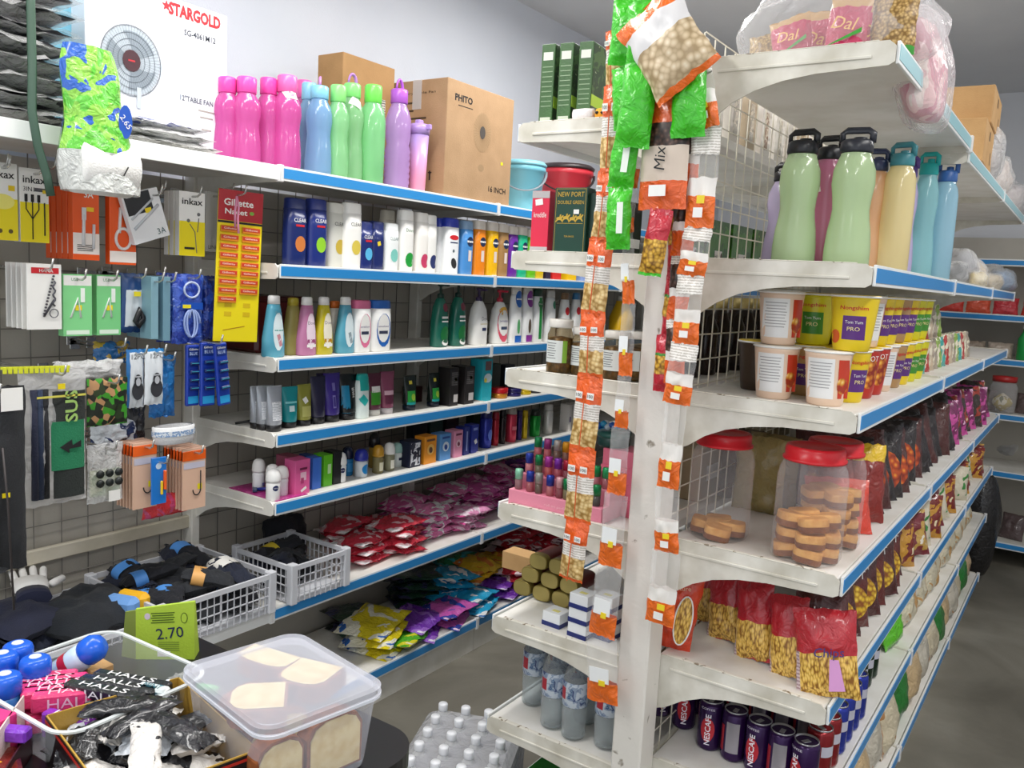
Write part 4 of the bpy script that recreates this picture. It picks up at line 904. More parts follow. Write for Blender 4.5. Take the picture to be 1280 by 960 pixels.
def sockset(x0, x1, y0, y1, z, n, tags, where, seed=0, layers=2):
    r = random.Random(seed); k = 0
    for l in range(layers):
        for j in range(n):
            x, y = x0+(x1-x0)*r.random(), y0+(y1-y0)*r.random(); k += 1
            t = thing('sock_bundle', 'folded pair of '+['black', 'navy', 'charcoal'][k % 3]+' socks heaped '+where, 'socks', (x, y, z+.02+l*.03+r.random()*.015), r.uniform(0, 3), group=['black', 'navy', 'charcoal'][k % 3]+' sock pairs heaped '+where)
            t.rotation_euler = (r.uniform(-.3, .3), r.uniform(-.3, .3), r.uniform(0, 3.1))
            pouch('sock_pair', .07, .15, .042, SOCK[k % 3], t, (0, -.075, 0), (-PI/2, 0, 0), seed=k+seed, wr=.016, nu=10, nv=12, crimp=.06)
            if k % 3 == 0 or l == layers-1 and k % 2 == 0:
                c = tags[k % len(tags)]
                obj('paper_band', MB().lathe([(1, -.017, .038, .024), (1, .017, .038, .024)], 18, M=Matrix.Rotation(PI/2, 4, 'X'), cap=False, e=2.4), mat(c, .5), t, (0, .03, 0))
c1 = crate('translucent plastic crate heaped with dark socks, on the left of the two', -2.24, -1.88, 1.23, 1.60, .492)
sockset(-2.18, -1.96, 1.29, 1.54, .50, 9, ['#4f8fd8', '#e8e6e0', '#e0a860'], 'in the large crate', 3, 4)
c2_ = crate('translucent plastic crate with black clothes, right of the sock crate on the lower shelf', -2.16, -1.88, 1.66, 1.90, .492)
sockset(-2.1, -1.98, 1.73, 1.83, .50, 4, ['#17181a', '#e0c83a'], 'in the right crate', 11, 3)
heap('cloth_hat', 'crumpled black cloth hat behind the right crate', 'cap', -2.23, 1.93, .492, .05, .09, .15, SOCK[0], 5)
# ================= goods hanging on the pegboard =================
HG = 'chrome peg hooks on the wire panel'
def hook(y, z, tip, label=None):
    L = abs(LB-tip)
    o = obj('peg_hook', MB().tube([(0, 0, 0), (L-.012, 0, 0), (L, 0, .006), (L+.006, 0, .026)], .0028, 6).box(-.004, -.014, -.016, .0, .014, .016, bev=.001), CHROME, None, (LB+.004, y, z))
    tag(o, label or 'bent steel peg hook sticking out of the wire panel', 'hook', HG)
def hang(name, label, cat, box, X, D=.006, m=None, n=1, gap=.02, group=None, art=None, hk=True, lean=0):
    x0, y0, x1, y1 = box
    ya, yb = onX(x0, (y0+y1)/2, X).y, onX(x1, (y0+y1)/2, X).y; yc = (ya+yb)/2
    zt, zb = onX((x0+x1)/2, y0, X).z, onX((x0+x1)/2, y1, X).z; W, H = yb-ya, zt-zb
    for k in range(n):
        lb = label if k == 0 else label+', one behind the front one'
        p = Prod(name, lb if n == 1 or k == 0 else label.replace('front ', '')+' hanging behind the front one', cat, (X-D/2-k*gap, yc, zb), group=None if n == 1 or k == 0 else 'copies behind: '+label)
        if k == 0: p.W, p.H = W, H; first = p
        p.boxy(W, D, H, m, bev=.0006)
        if art: art(p, W, H)
        if lean: p.o.rotation_euler = (0, lean, PI/2)
    if hk: hook(yc, zt-.012, X+.03)
    return first
YLW = mat('#f2de14', .35); ORG2 = mat('#ee5a1c', .35)
def ink(kind):
    def f(p, W, H):
        yy = p.surf(0, 0)-.0012
        p.dec(0, H*.27, W, H*.54, YLW, 'yellow_panel', off=.0004)
        p.txt('inkax', 0, H*.85, H*.10, INK, w=W*.8, bold=.012, off=.0002)
        if kind == 'c':
            p.txt('3IN1', -W*.2, H*.72, H*.06, INK, w=W*.38); p.dec(W*.2, H*.72, W*.4, H*.05, mat('#55555a', .5), 'print')
            mb = MB()
            for dx in (-.3, -.08, .14): mb.tube([(dx*W, yy, H*.62), (dx*W, yy, H*.45), (-.08*W, yy, H*.32)], .0013, 4).box(dx*W-.003, yy-.001, H*.55, dx*W+.003, yy+.001, H*.65)
            mb.tube([(-.08*W, yy, H*.32), (-.08*W, yy, H*.04)], .0013, 4).tube([(.34*W, yy, H*.55), (.34*W, yy, H*.1)], .0016, 4)
            obj('cable_print', mb, INK, p.o); p.dec(W*.36, H*.7, .011, .008, mat('#e8c81a', .5), 'price_sticker', off=.001)
        elif kind == 'e':
            mb = MB().tube([(-.1*W, yy, H*.5), (.1*W, yy, H*.38), (.18*W, yy, H*.05)], .0012, 4).tube([(.25*W, yy, H*.6), (.2*W, yy, H*.38)], .0012, 4)
            mb.lathe([(.005, -.001), (.004, .001)], 10, M=Matrix.Translation((-.15*W, yy, H*.55)) @ Matrix.Rotation(PI/2, 4, 'X')).lathe([(.005, -.001), (.004, .001)], 10, M=Matrix.Translation((.25*W, yy, H*.66)) @ Matrix.Rotation(PI/2, 4, 'X'))
            obj('earphone_print', mb, mat('#6a6a6a', .4), p.o); p.dec(-W*.1, H*.12, W*.4, .006, INK, 'print')
        else:
            p.dec(0, H*.5, W*.8, H*.2, mat('#f6ec7a', .4), 'swirl', True); p.dec(-.1*W, H*.12, .01, .01, mat('#5a4a1a', .4), 'shield', True); p.dec(.25*W, H*.12, .01, .01, mat('#5a4a1a', .4), 'shield', True); p.dec(.3*W, H*.68, .014, .012, mat('#e8c81a', .4), 'price_sticker')
    return f
hang('cable_box', 'white and yellow charger box with swirl print, cut by the left edge of the photo', 'cable box', (-16, 203, 22, 300), -2.04, .03, WHITE, art=ink('s'))
hang('cable_box', 'white and yellow inkax box showing a three-headed charging cable', 'cable box', (25, 211, 61, 303), -2.04, .03, WHITE, art=ink('c'))
def a3(p, W, H):
    yy = p.surf(0, 0)-.002
    p.dec(0, H*.2, W, H*.34, mat('#f3e9e2', .4), 'white_panel', off=.0004); p.dec(0, H*.04, W, H*.08, ORG2, 'orange_foot', off=.0006)
    p.txt('3A', .1*W, H*.9, H*.085, WHITE, bold=.015)
    mb = MB().tube([(-.1*W, yy, H*.62), (-.12*W, yy, H*.2)], .004, 6).tube([(.28*W, yy, H*.5), (.26*W, yy, H*.16)], .0035, 6).box(-.1*W-.005, yy-.002, H*.55, -.1*W+.005, yy+.001, H*.72)
    obj('cable_print', mb, mat('#dcdcdf', .3), p.o); p.dec(.15*W, H*.7, .018, .010, mat('#f4c81a', .4), 'price_sticker', off=.001)
    for k in range(4): p.dec(-.05*W, H*(.13+.025*k), W*.6, .0018, INK, 'print', off=.001)
hang('cable_box', 'orange and white 3A cable box, front one of the orange stack', 'cable box', (91, 234, 124, 325), -2.03, .022, ORG2, n=5, gap=.026, art=a3)
hang('cable_box', 'single orange 3A cable box with looped white cable print', 'cable box', (137, 232, 170, 331), -2.03, .02, ORG2, art=lambda p, W, H: (p.txt('3A', .1*W, H*.92, H*.08, WHITE, bold=.015), p.dec(0, H*.1, W, H*.14, mat('#f3e9e2', .4), 'white_panel'), obj('cable_print', MB().tube([(.0+.28*W*math.cos(a), -.0115, H*.33+H*.13*math.sin(a)) for a in [k*PI/9 for k in range(18)]], .004, 6, closed=True).tube([(-.15*W, -.0115, H*.4), (-.1*W, -.0115, H*.72)], .004, 6), mat('#e9e4e2', .3), p.o), p.dec(-.05*W, H*.84, .02, .012, mat('#f4c81a', .4), 'price_sticker')))
p = hang('cable_box', 'white and black charging cable pack hanging askew beside the orange box', 'cable box', (168, 238, 214, 300), -2.01, .016, mat('#e9eaec', .35), art=lambda p, W, H: (p.dec(-.1*W, H*.78, W*.7, H*.42, mat('#23262a', .35), 'black_panel'), p.txt('3A', .3*W, H*.14, H*.12, mat('#3a5a5a', .4)), obj('cable_print', MB().tube([(-.4*W, -.0088, H*.3), (.4*W, -.0088, H*.66)], .004, 6).tube([(-.4*W, -.0088, H*.5), (.3*W, -.0088, H*.8)], .003, 6), mat('#c9ccd2', .3), p.o), p.dec(.1*W, H*.6, .018, .012, mat('#f4d81a', .4), 'price_sticker', off=.001)))
p.o.rotation_euler = (0, -.0, PI/2); p.o.rotation_euler[0] = 0; p.o.rotation_euler = Matrix.Rotation(PI/2, 3, 'Z').to_euler(); p.o.rotation_euler = (Matrix.Rotation(PI/2, 3, 'Z') @ Matrix.Rotation(-.32, 3, 'Y')).to_euler()
hang('earphone_box', 'white and yellow inkax earphone box', 'earphone box', (224, 240, 256, 320), -2.02, .02, WHITE, n=3, gap=.024, art=ink('e'))
hang('blister_pack', 'clear blister pack with a thin grey cable beside the yellow earphone box', 'pack', (257, 240, 276, 315), -2.05, .014, clear(.7, .15), art=lambda p, W, H: (obj('cable', MB().tube([(0, 0, H*.1), (.1*W, 0, H*.5), (0, 0, H*.8)], .003, 6), mat('#8a8a88', .4), p.o), p.txt('LINK', 0, H*.08, .01, INK)))
# long blade card
def gil(p, W, H):
    p.dec(0, H*.9, W, H*.2, mat('#b3202c', .4), 'red_header', off=.0005); p.txt('Gillette', -.05*W, H*.92, H*.045, WHITE, w=W*.66, bold=.02); p.txt('Nacet', -.1*W, H*.86, H*.036, WHITE, w=W*.5, bold=.02)
    p.dec(0, H*.79, W, .006, INK, 'black_line'); p.dec(.25*W, H*.86, .014, .01, mat('#7fae3a', .5), 'leaf_print', True, off=.001)
    for r in range(9):
        for c in range(2):
            if r == 8 and c == 1: continue
            x, z = (-.24+.48*c)*W, H*(.745-.058*r)
            bl = obj('blade_packet', MB().box(-W*.2, -.006, -H*.021, W*.2, -.0005, H*.021, bev=.0008), mat('#e08a1a', .35), p.o, (x, -.003, z))
            obj('packet_print', MB().box(-W*.19, -.0066, -H*.008, W*.19, -.006, H*.016), mat('#c83a1c', .4), bl)
            text('Gillette', H*.012, mat('#f7e8d8', .4), bl, (0, -.0068, H*.004), w=W*.28)
    for r in range(2):
        for c in range(2): p.dec((-.2+.42*c)*W, H*(.245-.06*r), W*.16, H*.03, mat('#d9b90e', .4), 'empty_slot')
    p.dec(-.05*W, H*.09, W*.5, .0025, mat('#b98a10', .4), 'swoosh_print', ang=.2)
g = hang('blade_card', 'tall yellow Gillette razor blade card with red header hanging at the panel end', 'razor blades', (271, 238, 319, 427), -1.99, .004, YLW, art=gil)
g.o.rotation_euler = (Matrix.Rotation(PI/2-.25, 3, 'Z') @ Matrix.Rotation(.03, 3, 'Y')).to_euler()
o = obj('ribbon', MB().tube([(0, 0, 0), (.006, .002, -.03), (0, .004, -.06), (.01, .0, -.1)], .003, 6, flat=.4).tube([(0, 0, 0), (.004, -.008, -.04), (.0, -.004, -.085)], .003, 6, flat=.4), mat('#d98aa8', .5), None, tuple(onX(296, 245, -1.96))); tag(o, 'thin pink ribbon tied on the hook over the yellow blade card', 'ribbon')
# second row
def chain(p, W, H):
    p.dec(.02*W, H*.9, W*.8, H*.09, mat('#c8202c', .4), 'red_header'); p.txt('HANA', .05*W, H*.9, H*.05, WHITE, w=W*.4, off=.0003)
    mb = MB()
    for k in range(26):
        a = k/25; x = (.25-.6*a if a < .5 else -.05+.0*a)*W; z = H*(.82-1.2*a if a < .5 else .22)
        if a >= .5: x = (-.05+.6*(a-.5))*W; z = H*(.2+.5*(a-.5))
        mb.lathe([(.0028, -.001), (.0028, .001)], 6, M=Matrix.Translation((x, -.006, z)) @ Matrix.Rotation(PI/2, 4, 'X'))
    mb.tube([(.25*W+.010*math.cos(a), -.006, H*.25+.010*math.sin(a)) for a in [k*PI/7 for k in range(14)]], .0012, 5, closed=True)
    mb.tube([(.26*W+.003*math.sin(k*1.5), -.006, H*(.75-.03*k)) for k in range(14)], .0022, 5)
    obj('keychain', mb, mat('#5f5f66', .3, .6), p.o)
hang('keychain_pack', 'white card with a silver wallet chain, front one', 'keychain', (34, 330, 77, 412), -2.03, .006, WHITE, n=5, gap=.024, art=chain)
def usb(p, W, H):
    p.dec(0, H*.9, W*.96, H*.16, WHITE, 'white_header', off=.0004); p.txt('USB', -.1*W, H*.92, H*.05, mat('#2a8a4a', .4)); p.dec(0, H*.06, W*.8, H*.07, mat('#dff2df', .4), 'print')
    obj('cable_print', MB().tube([(-.25*W, -.0125, H*.3), (.0, -.0125, H*.62), (.1*W, -.0125, H*.3)], .0028, 6).box(.1*W, -.0135, H*.55, .1*W+.010, -.012, H*.78), mat('#eef4ee', .3), p.o)
    p.dec(.02*W, H*.46, .016, .013, mat('#f0dc28', .4), 'price_sticker', off=.0012)
hang('cable_box', 'green and white USB cable box, left and larger of the pair', 'cable box', (79, 343, 115, 420), -2.04, .024, mat('#86d890', .35), art=usb)
hang('cable_box', 'green and white USB cable box, right of the pair', 'cable box', (121, 344, 151, 419), -2.05, .024, mat('#7fd28a', .35), n=2, gap=.03, art=usb)
def hangbag(name, label, cat, box, X, T, mats, mf=None, seed=0, extra=None, wr=.006, film=None, hk=True, n=1, gap=.03, group=None, tilt=0, pinch=.06):
    x0, y0, x1, y1 = box; zt, zb = onX((x0+x1)/2, y0, X).z, onX((x0+x1)/2, y1, X).z; ya, yb = onX(x0, (y0+y1)/2, X).y, onX(x1, (y0+y1)/2, X).y; W, H = yb-ya, zt-zb
    for k in range(n):
        t = thing(name, label if k == 0 else label.replace('front ', '')+', hanging behind the front one', cat, (X-T/2-k*gap, (ya+yb)/2, zb), PI/2, group=None if k == 0 else 'copies behind: '+label)
        pouch('pack', W, H, T, mats, t, (0, 0, 0), (0, tilt, 0), mf=mf, seed=seed+k, wr=wr, nu=14, nv=18, pinch=pinch)
        if extra and k == 0: extra(t, W, H, -T/2-.004)
        elif extra: extra(t, W, H, -T/2-.004)
    if hk: hook((ya+yb)/2, zt-.01, X+.035)
    return t, W, H
def sk(t, W, H, y):
    obj('black_tool', MB().tube([(-.1*W, y-.006, H*.2), (.05*W, y-.006, H*.4), (.2*W, y-.006, H*.25), (.0, y-.006, H*.12)], .008, 8, closed=True), mat('#15161a', .3), t); obj('price_sticker', MB().box(-.01, y-.004, H*.62, .008, y-.002, H*.7), mat('#e8d82a', .4), t)
hangbag('blister_pack', 'dark blue pouch with a clear window and a coiled black part', 'pack', (153, 342, 187, 416), -2.04, .03, [mat('#c9d2d8', .3), mat('#1c3f72', .3)], mf=lambda u, v, f: 0 if (.15 < u < .85 and .12 < v < .75) else 1, extra=sk)
hang('slim_carton', 'slim pale teal carton, edge towards the camera, front of its row', 'box', (189, 346, 198, 424), -2.0, .05, mat('#7fa6b4', .4), n=2, gap=.06)
hang('slim_carton', 'slim grey teal carton nearest the blue earphone bags', 'box', (204, 346, 213, 426), -2.0, .05, mat('#6d94a6', .4), n=2, gap=.06)
def blu(t, W, H, y): 
    obj('coiled_cable', MB().tube([(.28*W*math.cos(a)*(1-.02*k), y-.002, H*.3+H*.2*math.sin(a)) for k, a in enumerate([q*PI/8 for q in range(40)])], .003, 5), mat('#9fb4e8', .3), t)
    obj('coiled_cable', MB().tube([(.24*W*math.cos(a), y-.002, H*.78+H*.11*math.sin(a)) for k, a in enumerate([q*PI/8 for q in range(24)])], .003, 5), mat('#c4d2f2', .3), t); obj('label', MB().box(-.35*W, y-.004, H*.5, .35*W, y-.002, H*.6), mat('#1c4fb0', .3), t); obj('price_sticker', MB().box(-.3*W, y-.006, H*.52, -.05*W, y-.004, H*.57), mat('#e8d82a', .4), t)
hangbag('cable_bag', 'royal blue bag with coiled cables seen through it, front one', 'cable bag', (218, 343, 257, 430), -2.02, .024, [mat('#1f3fa8', .25, 0, 'print2', c2='#3f62c8', c3='#8fa8e8', p=.5, p3=.66, sc=30)], extra=blu, n=3, gap=.035)
hangbag('cable_bag', 'darker blue bag squeezed between the coiled cable bag and the yellow card', 'cable bag', (256, 345, 272, 425), -2.05, .03, [mat('#1a2f8a', .25, 0, 'print2', c2='#2a4fb8', c3='#6f8ae0', p=.5, p3=.68, sc=30)])
# razors in blue strips
def razor_strip(box, label, X=-2.0, lean=0):
    x0, y0, x1, y1 = box; zt, zb = onX((x0+x1)/2, y0, X).z, onX((x0+x1)/2, y1, X).z; ya, yb = onX(x0, (y0+y1)/2, X).y, onX(x1, (y0+y1)/2, X).y; W, H = yb-ya, zt-zb
    p = Prod('razor_pack', label, 'razors', (X, (ya+yb)/2, zb)); p.boxy(W, .012, H, mat('#1f3ea8', .3), bev=.003, part='card')
    p.dec(0, H*.88, W*.86, H*.16, mat('#16307a', .3), 'header'); p.txt('Gillette', 0, H*.93, H*.035, WHITE, w=W*.7, off=.0004); p.txt('BLUE', 0, H*.86, H*.05, mat('#bcd0f6', .3), w=W*.6, off=.0004)
    for k in range(4):
        hd = obj('razor_head', MB().box(-W*.36, -.016, -H*.03, W*.36, -.007, H*.03, bev=.002), mat('#122a6a', .3), p.o, (0, 0, H*(.70-.135*k)))
        obj('blade_strip', MB().box(-W*.3, -.0172, .0, W*.3, -.0158, H*.012), mat('#4fb4c8', .25, .3), hd)
    p.dec(0, H*.1, W*.8, H*.12, mat('#2fa0dc', .3), 'foot_label')
    p.o.rotation_euler = (Matrix.Rotation(PI/2, 3, 'Z') @ Matrix.Rotation(lean, 3, 'Y')).to_euler()
razor_strip((232, 431, 248, 507), 'blue Gillette razor strip, left of the three', -2.02); razor_strip((250, 428, 268, 507), 'blue Gillette razor strip, middle of the three'); razor_strip((273, 428, 288, 506), 'blue Gillette razor strip, right and tilted, nearest the shelves', -1.97, -.1)
hook(yat(258, -2.0, 1.2), onX(250, 428, -2.0).z, -1.94)
# third row: printed pouches with a bearded face
def face(t, W, H, y):
    sf = lambda: None
    obj('portrait', MB().grid(lambda u, v: (v*W*.32*math.cos(2*PI*u), y+.001, H*.3+v*H*.16*math.sin(2*PI*u)), 16, 2).grid(lambda u, v: (v*W*.2*math.cos(2*PI*u), y, H*.47+v*H*.11*math.sin(2*PI*u)), 14, 2), mat('#34353a', .5), t)
    obj('portrait_highlight', MB().grid(lambda u, v: (v*W*.13*math.cos(2*PI*u), y-.001, H*.45+v*H*.07*math.sin(2*PI*u)), 12, 2).box(-W*.2, y-.001, H*.53, W*.2, y, H*.55), mat('#b9bcc2', .5), t)
    text('12PC', .013, mat('#2a2f3a', .5), t, (0, y-.001, H*.88))
hangbag('wipe_pouch', 'blue edged pouch with a grey bearded portrait, left of the pair', 'pouch', (160, 437, 183, 510), -2.0, .02, [mat('#dfe5ea', .3), mat('#2a6fae', .3)], mf=lambda u, v, f: 1 if (u < .12 or v > .93) else 0, extra=face)
hangbag('wipe_pouch', 'blue edged pouch with a grey bearded portrait, right of the pair', 'pouch', (183, 436, 207, 506), -1.99, .02, [mat('#e4eaef', .3), mat('#2a7fc0', .3)], mf=lambda u, v, f: 1 if (u > .9 or v > .93) else 0, extra=face)
hangbag('wipe_pouch', 'plain bright blue pouch behind the bearded portrait pair', 'pouch', (190, 445, 223, 522), -2.05, .03, [mat('#1f6fb8', .25, 0, 'print2', c2='#2f86d0', c3='#9fc4e8', p=.5, p3=.72, sc=20)], wr=.01)
hangbag('wipe_pouch', 'crumpled blue and gold pouch lying over the hook above the camouflage pack', 'pouch', (122, 428, 168, 456), -2.08, .05, [mat('#2a6aa8', .25, 0, 'print2', c2='#b89a3a', c3='#dfe6ea', p=.5, p3=.62, sc=24)], wr=.014)
hangbag('camo_pouch', 'camouflage printed pouch in clear film', 'pouch', (111, 473, 162, 532), -1.98, .02, [mat('#3f7a2a', .4, 0, 'camo', sc=70)], wr=.004, pinch=.02)
hangbag('wipe_pouch', 'white and navy crumpled bag just below the camouflage pouch', 'pouch', (118, 528, 180, 560), -2.05, .05, [mat('#d5dbe2', .25, 0, 'print2', c2='#1c2c58', c3='#8fa4c8', p=.5, p3=.6, sc=16)], wr=.016, hk=False)
hangbag('black_bag', 'black glossy bag hanging behind the portrait pouches', 'bag', (162, 505, 186, 562), -2.06, .04, [wrap('#16181e')], wr=.012, hk=False)
# socks in a clear bag
def socks(t, W, H, y):
    def slab(x0, x1, z0, z1, m, nm, yy=0): return obj(nm, MB().grid(lambda u, v: (x0+(x1-x0)*u, y+.006+yy-.006*math.sin(PI*u)**.5, z0+(z1-z0)*v), 8, 8), m, t)
    slab(-.05*W, .44*W, H*.62, H*.84, mat('#2b2f2d', .8, 0, 'cloth'), 'sock_cuff'); slab(-.08*W, .42*W, H*.26, H*.62, mat('#1d7a52', .8, 0, 'cloth'), 'sock_leg', -.001); slab(-.05*W, .42*W, H*.05, H*.26, mat('#222826', .8, 0, 'cloth'), 'sock_toe')
    text('SUS', .030, mat('#9fc46a', .7), t, (.2*W, y-.004, H*.73), vert=True, bold=.02, w=.075)
    obj('arrow_print', MB().add([(.02*W+x, y-.004, H*.42+z) for x, z in ((0, .004), (.022, -.012), (.022, -.002), (.05, .0), (.05, .016), (.03, .006), (.028, .02))], [(0, 1, 2), (2, 3, 4, 5), (0, 2, 5, 6)]), INK, t)
    for k, xx in enumerate((-.3, -.22, -.14)): obj('sock_fold', MB().tube([(xx*W, y+.012, H*.06), (xx*W, y+.01, H*.45), (xx*W, y+.012, H*.86)], .008, 8), mat(['#1a2038', '#22304a', '#14161c'][k], .8, 0, 'cloth'), t)
    obj('price_sticker', MB().box(.0, y-.006, H*.86, .016, y-.004, H*.9), mat('#f0d81a', .4), t); obj('header_band', MB().box(-.3*W, y-.004, H*.8, .42*W, y-.003, H*.815), mat('#d8d05a', .5), t)
hangbag('sock_bag', 'clear bag of dark socks with a green leg panel and lime lettering', 'socks', (27, 462, 112, 632), -1.95, .035, [clear(.72, .1, b=1.0, sc=22)], extra=socks, wr=.008, pinch=.02)
mb = MB()
for k in range(13): mb.box(-.066+k*.0105, -.004, -.010, -.058+k*.0105, .004, .006, bev=.001)
mb.box(-.07, -.002, .0, .07, .002, .006)
q = onX(45, 461, -1.96); o = obj('display_clip', mb, mat('#d8dc2a', .4), None, tuple(q), PI/2-.25); tag(o, 'yellow toothed plastic hanger strip above the clear sock bag', 'hanger')
hangbag('clear_bag', 'empty crinkled clear bag draped beside the yellow toothed hanger', 'bag', (72, 452, 160, 474), -1.99, .05, [clear(.5, .12, b=1, sc=40)], wr=.014, hk=False)
# black garment at the far left
def gt(t, W, H, y): obj('white_tag', MB().box(.1*W, y-.006, H*.88, .1*W+.045, y-.005, H*1.0), WHITE, t); obj('price_sticker', MB().box(.1*W, y-.004, H*.42, .1*W+.016, y-.003, H*.445), mat('#f0d81a', .4), t)
hangbag('hanging_garment', 'black garment hanging at the left edge of the photo with a white tag', 'clothing', (-60, 486, 38, 722), -1.90, .04, [mat('#25272b', .7, 0, 'cloth', c2='#1b1d21')], extra=gt, wr=.012, pinch=.01)
o = obj('thin_rod', MB().tube([(0, 0, 0), (.01, .004, -.12), (.015, .01, -.36)], .0025, 6), mat('#3a3434', .5), None, tuple(onX(3, 560, -1.893))); tag(o, 'thin dark cord hanging before the black garment', 'cord')
# elastic tape coil
t = thing('elastic_roll', 'oval coil of white elastic tape with a blue pattern band', 'tape', tuple(onX(217, 553, -2.0)), PI/2)
obj('tape_coil', MB().lathe([(.030, 0, 1.7, .9), (.034, .003, 1.7, .9), (.036, .045, 1.7, .9), (.033, .047, 1.7, .9)], 28, cap=False).lathe([(.030, .0, 1.7, .9), (.030, .046, 1.7, .9)], 28, cap=False), mat('#e6e7e8', .6, 0, 'cloth'), t); obj('pattern_band', MB().lathe([(.0366, .022, 1.7, .9), (.0368, .036, 1.7, .9)], 28, cap=False), mat('#7f9fc8', .6, 0, 'print2', c2='#dfe6ee', p=.5, sc=150, b=.1), t)
# clear bag with black dots
def dots(t, W, H, y):
    for k in range(6): obj('black_button', MB().lathe([(.0001, -.004), (.010, -.002), (.010, .002), (.0001, .004)], 12, M=Matrix.Translation(((-.2+.26*(k % 3))*W, y+.002, H*(.34+.16*(k//3)))) @ Matrix.Rotation(PI/2, 4, 'X')), mat('#1c2220', .4), t)
    obj('green_backing', MB().box(-.42*W, y+.012, H*.12, .42*W, y+.014, H*.56), mat('#8fae6a', .5, 0, 'print2', c2='#c9d29a', p=.5, sc=40), t); obj('white_tag', MB().box(.0, y-.004, H*.02, .03, y-.002, H*.2), WHITE, t); text('J', .012, INK, t, (-.1*W, y-.006, H*.88))
hangbag('button_bag', 'clear bag of round black buttons on a green backing', 'bag', (111, 555, 156, 628), -1.99, .02, [clear(.6, .1, b=1, sc=40)], extra=dots)
# orange fishing hook cards
def fcard(p, W, H):
    p.dec(0, H*.72, W*.9, H*.1, mat('#c9c6d6', .4), 'print'); obj('hook_print', MB().tube([(.1*W+.012*math.cos(a), -.0045, H*.32+.016*math.sin(a)) for a in [-PI+k*PI/8 for k in range(9)]]+[(.1*W+.012, -.0045, H*.62)], .0016, 5), INK, p.o)
    p.dec(.24*W, H*.36, .014, .016, mat('#f0dc1a', .4), 'price_sticker'); obj('header', MB().box(-W*.5, -.0035, H*.8, W*.5, .003, H*.96, bev=.001), mat('#f0641c', .35), p.o)
hang('hook_card', 'orange headed card holding a black fish hook, left front one', 'hook card', (166, 553, 196, 635), -2.0, .005, mat('#e0b9a0', .4), n=6, gap=.014, art=fcard)
hang('hook_card', 'orange headed card holding a black fish hook, right front one', 'hook card', (228, 560, 257, 636), -1.99, .005, mat('#e0b9a0', .4), n=7, gap=.014, art=fcard)
hang('lighter_card', 'bright blue card with an orange lighter between the orange cards', 'card', (190, 572, 208, 630), -1.97, .006, mat('#1f78d0', .35), art=lambda p, W, H: (p.dec(-.05*W, H*.82, W*.4, W*.4, mat('#cfe2f6', .4), 'logo_print', True), obj('lighter', MB().box(.25*W, -.012, H*.3, .42*W, -.003, H*.72, bev=.002), mat('#f0621c', .3), p.o), obj('lighter', MB().box(.05*W, -.010, H*.2, .2*W, -.003, H*.5, bev=.002), mat('#f0c81c', .3), p.o)))
hangbag('red_pack', 'red printed pack at the foot of the hanging row', 'pack', (181, 618, 238, 646), -2.02, .03, [mat('#d8303a', .3, 0, 'print2', c2='#c84a78', c3='#2a8ad0', p=.5, p3=.68, sc=18)], hk=False, wr=.004)
for (px, py) in ((8, 196), (68, 199), (205, 228), (290, 232), (204, 336)): q = onX(px, py, -2.03); hook(q.y, q.z-.02, -2.03)
o = obj('power_cord', MB().tube([(0, 0, .004), (.02, .05, .01), (.0, .12, .02), (-.02, .2, .02), (.01, .24, .004), (-.01, .3, .004)], .004, 6), mat('#1b1b1c', .5), None, (-2.1, 1.62, 1.016)); tag(o, 'black power cord lying at the end of the squeeze tube shelf', 'cord')

# ---- lower pegboard bay: clothes, gloves in crates on the deep shelf ----
crate('translucent crate with the black sweater, left of the sock crate', -2.24, -1.9, .80, 1.19, .492, .09)
sockset(-2.16, -2.02, .95, 1.12, .50, 4, ['#f0b03a'], 'in the left crate', 31, 2)
q = onZ(120, 765, .63)
q = onZ(112, 768, .58)
t = thing('folded_sweater', 'black folded sweater with a blue and yellow paper band', 'sweater', (q.x, q.y, .535), PI/2+.35)
pouch('sweater', .30, .24, .10, mat('#12161c', .9, 0, 'cloth', c2='#1b2129'), t, (0, -.12, .05), (-PI/2, 0, 0), seed=5, wr=.022, pinch=.1)

obj('blue_band', MB().box(.0, -.125, .03, .045, -.035, .098, bev=.012), mat('#6f9fdc', .5), t); obj('yellow_band', MB().box(.045, -.125, .03, .085, -.035, .096, bev=.012), mat('#f0b41c', .5), t)

heap('black_beanie', 'black knitted beanie lying left of the folded sweater', 'hat', -2.1, .86, .505, .09, .1, .11, SOCK[0], 9)
t = thing('work_gloves', 'white knitted work gloves in clear film beside the black sweater', 'gloves', tuple(onZ(38, 740, .62)), 1.2)
mb = MB()
for k in range(4):
    L = (.075, .085, .082, .068)[k]; x = -.03+k*.021
    mb.lathe([(.0001, 0), (.0085, .004), (.0095, .02), (.009, L-.012), (.006, L-.003), (.0001, L)], 10, M=Matrix.Translation((x, .03, .02)) @ Matrix.Rotation(-PI/2+.15, 4, 'X') @ Matrix.Rotation((k-1.5)*.06, 4, 'Y'))
mb.lathe([(.0001, 0), (.010, .004), (.011, .02), (.009, .05), (.0001, .06)], 10, M=Matrix.Translation((.045, -.02, .02)) @ Matrix.Rotation(-PI/2, 4, 'X') @ Matrix.Rotation(.7, 4, 'Y'))
mb.lathe([(1, -.06, .036, .016), (1, -.02, .042, .018), (1, .03, .043, .016), (1, .036, .038, .012)], 16, M=Matrix.Translation((0, 0, .02)) @ Matrix.Rotation(-PI/2, 4, 'X'))
obj('glove', mb, mat('#e9e8e6', .8, 0, 'cloth'), t); 
obj('cuff', MB().lathe([(1, -.11, .04, .02), (1, -.055, .038, .018)], 16, M=Matrix.Translation((0, 0, .02)) @ Matrix.Rotation(-PI/2, 4, 'X')), mat('#1a1f3a', .8, 0, 'cloth'), t)
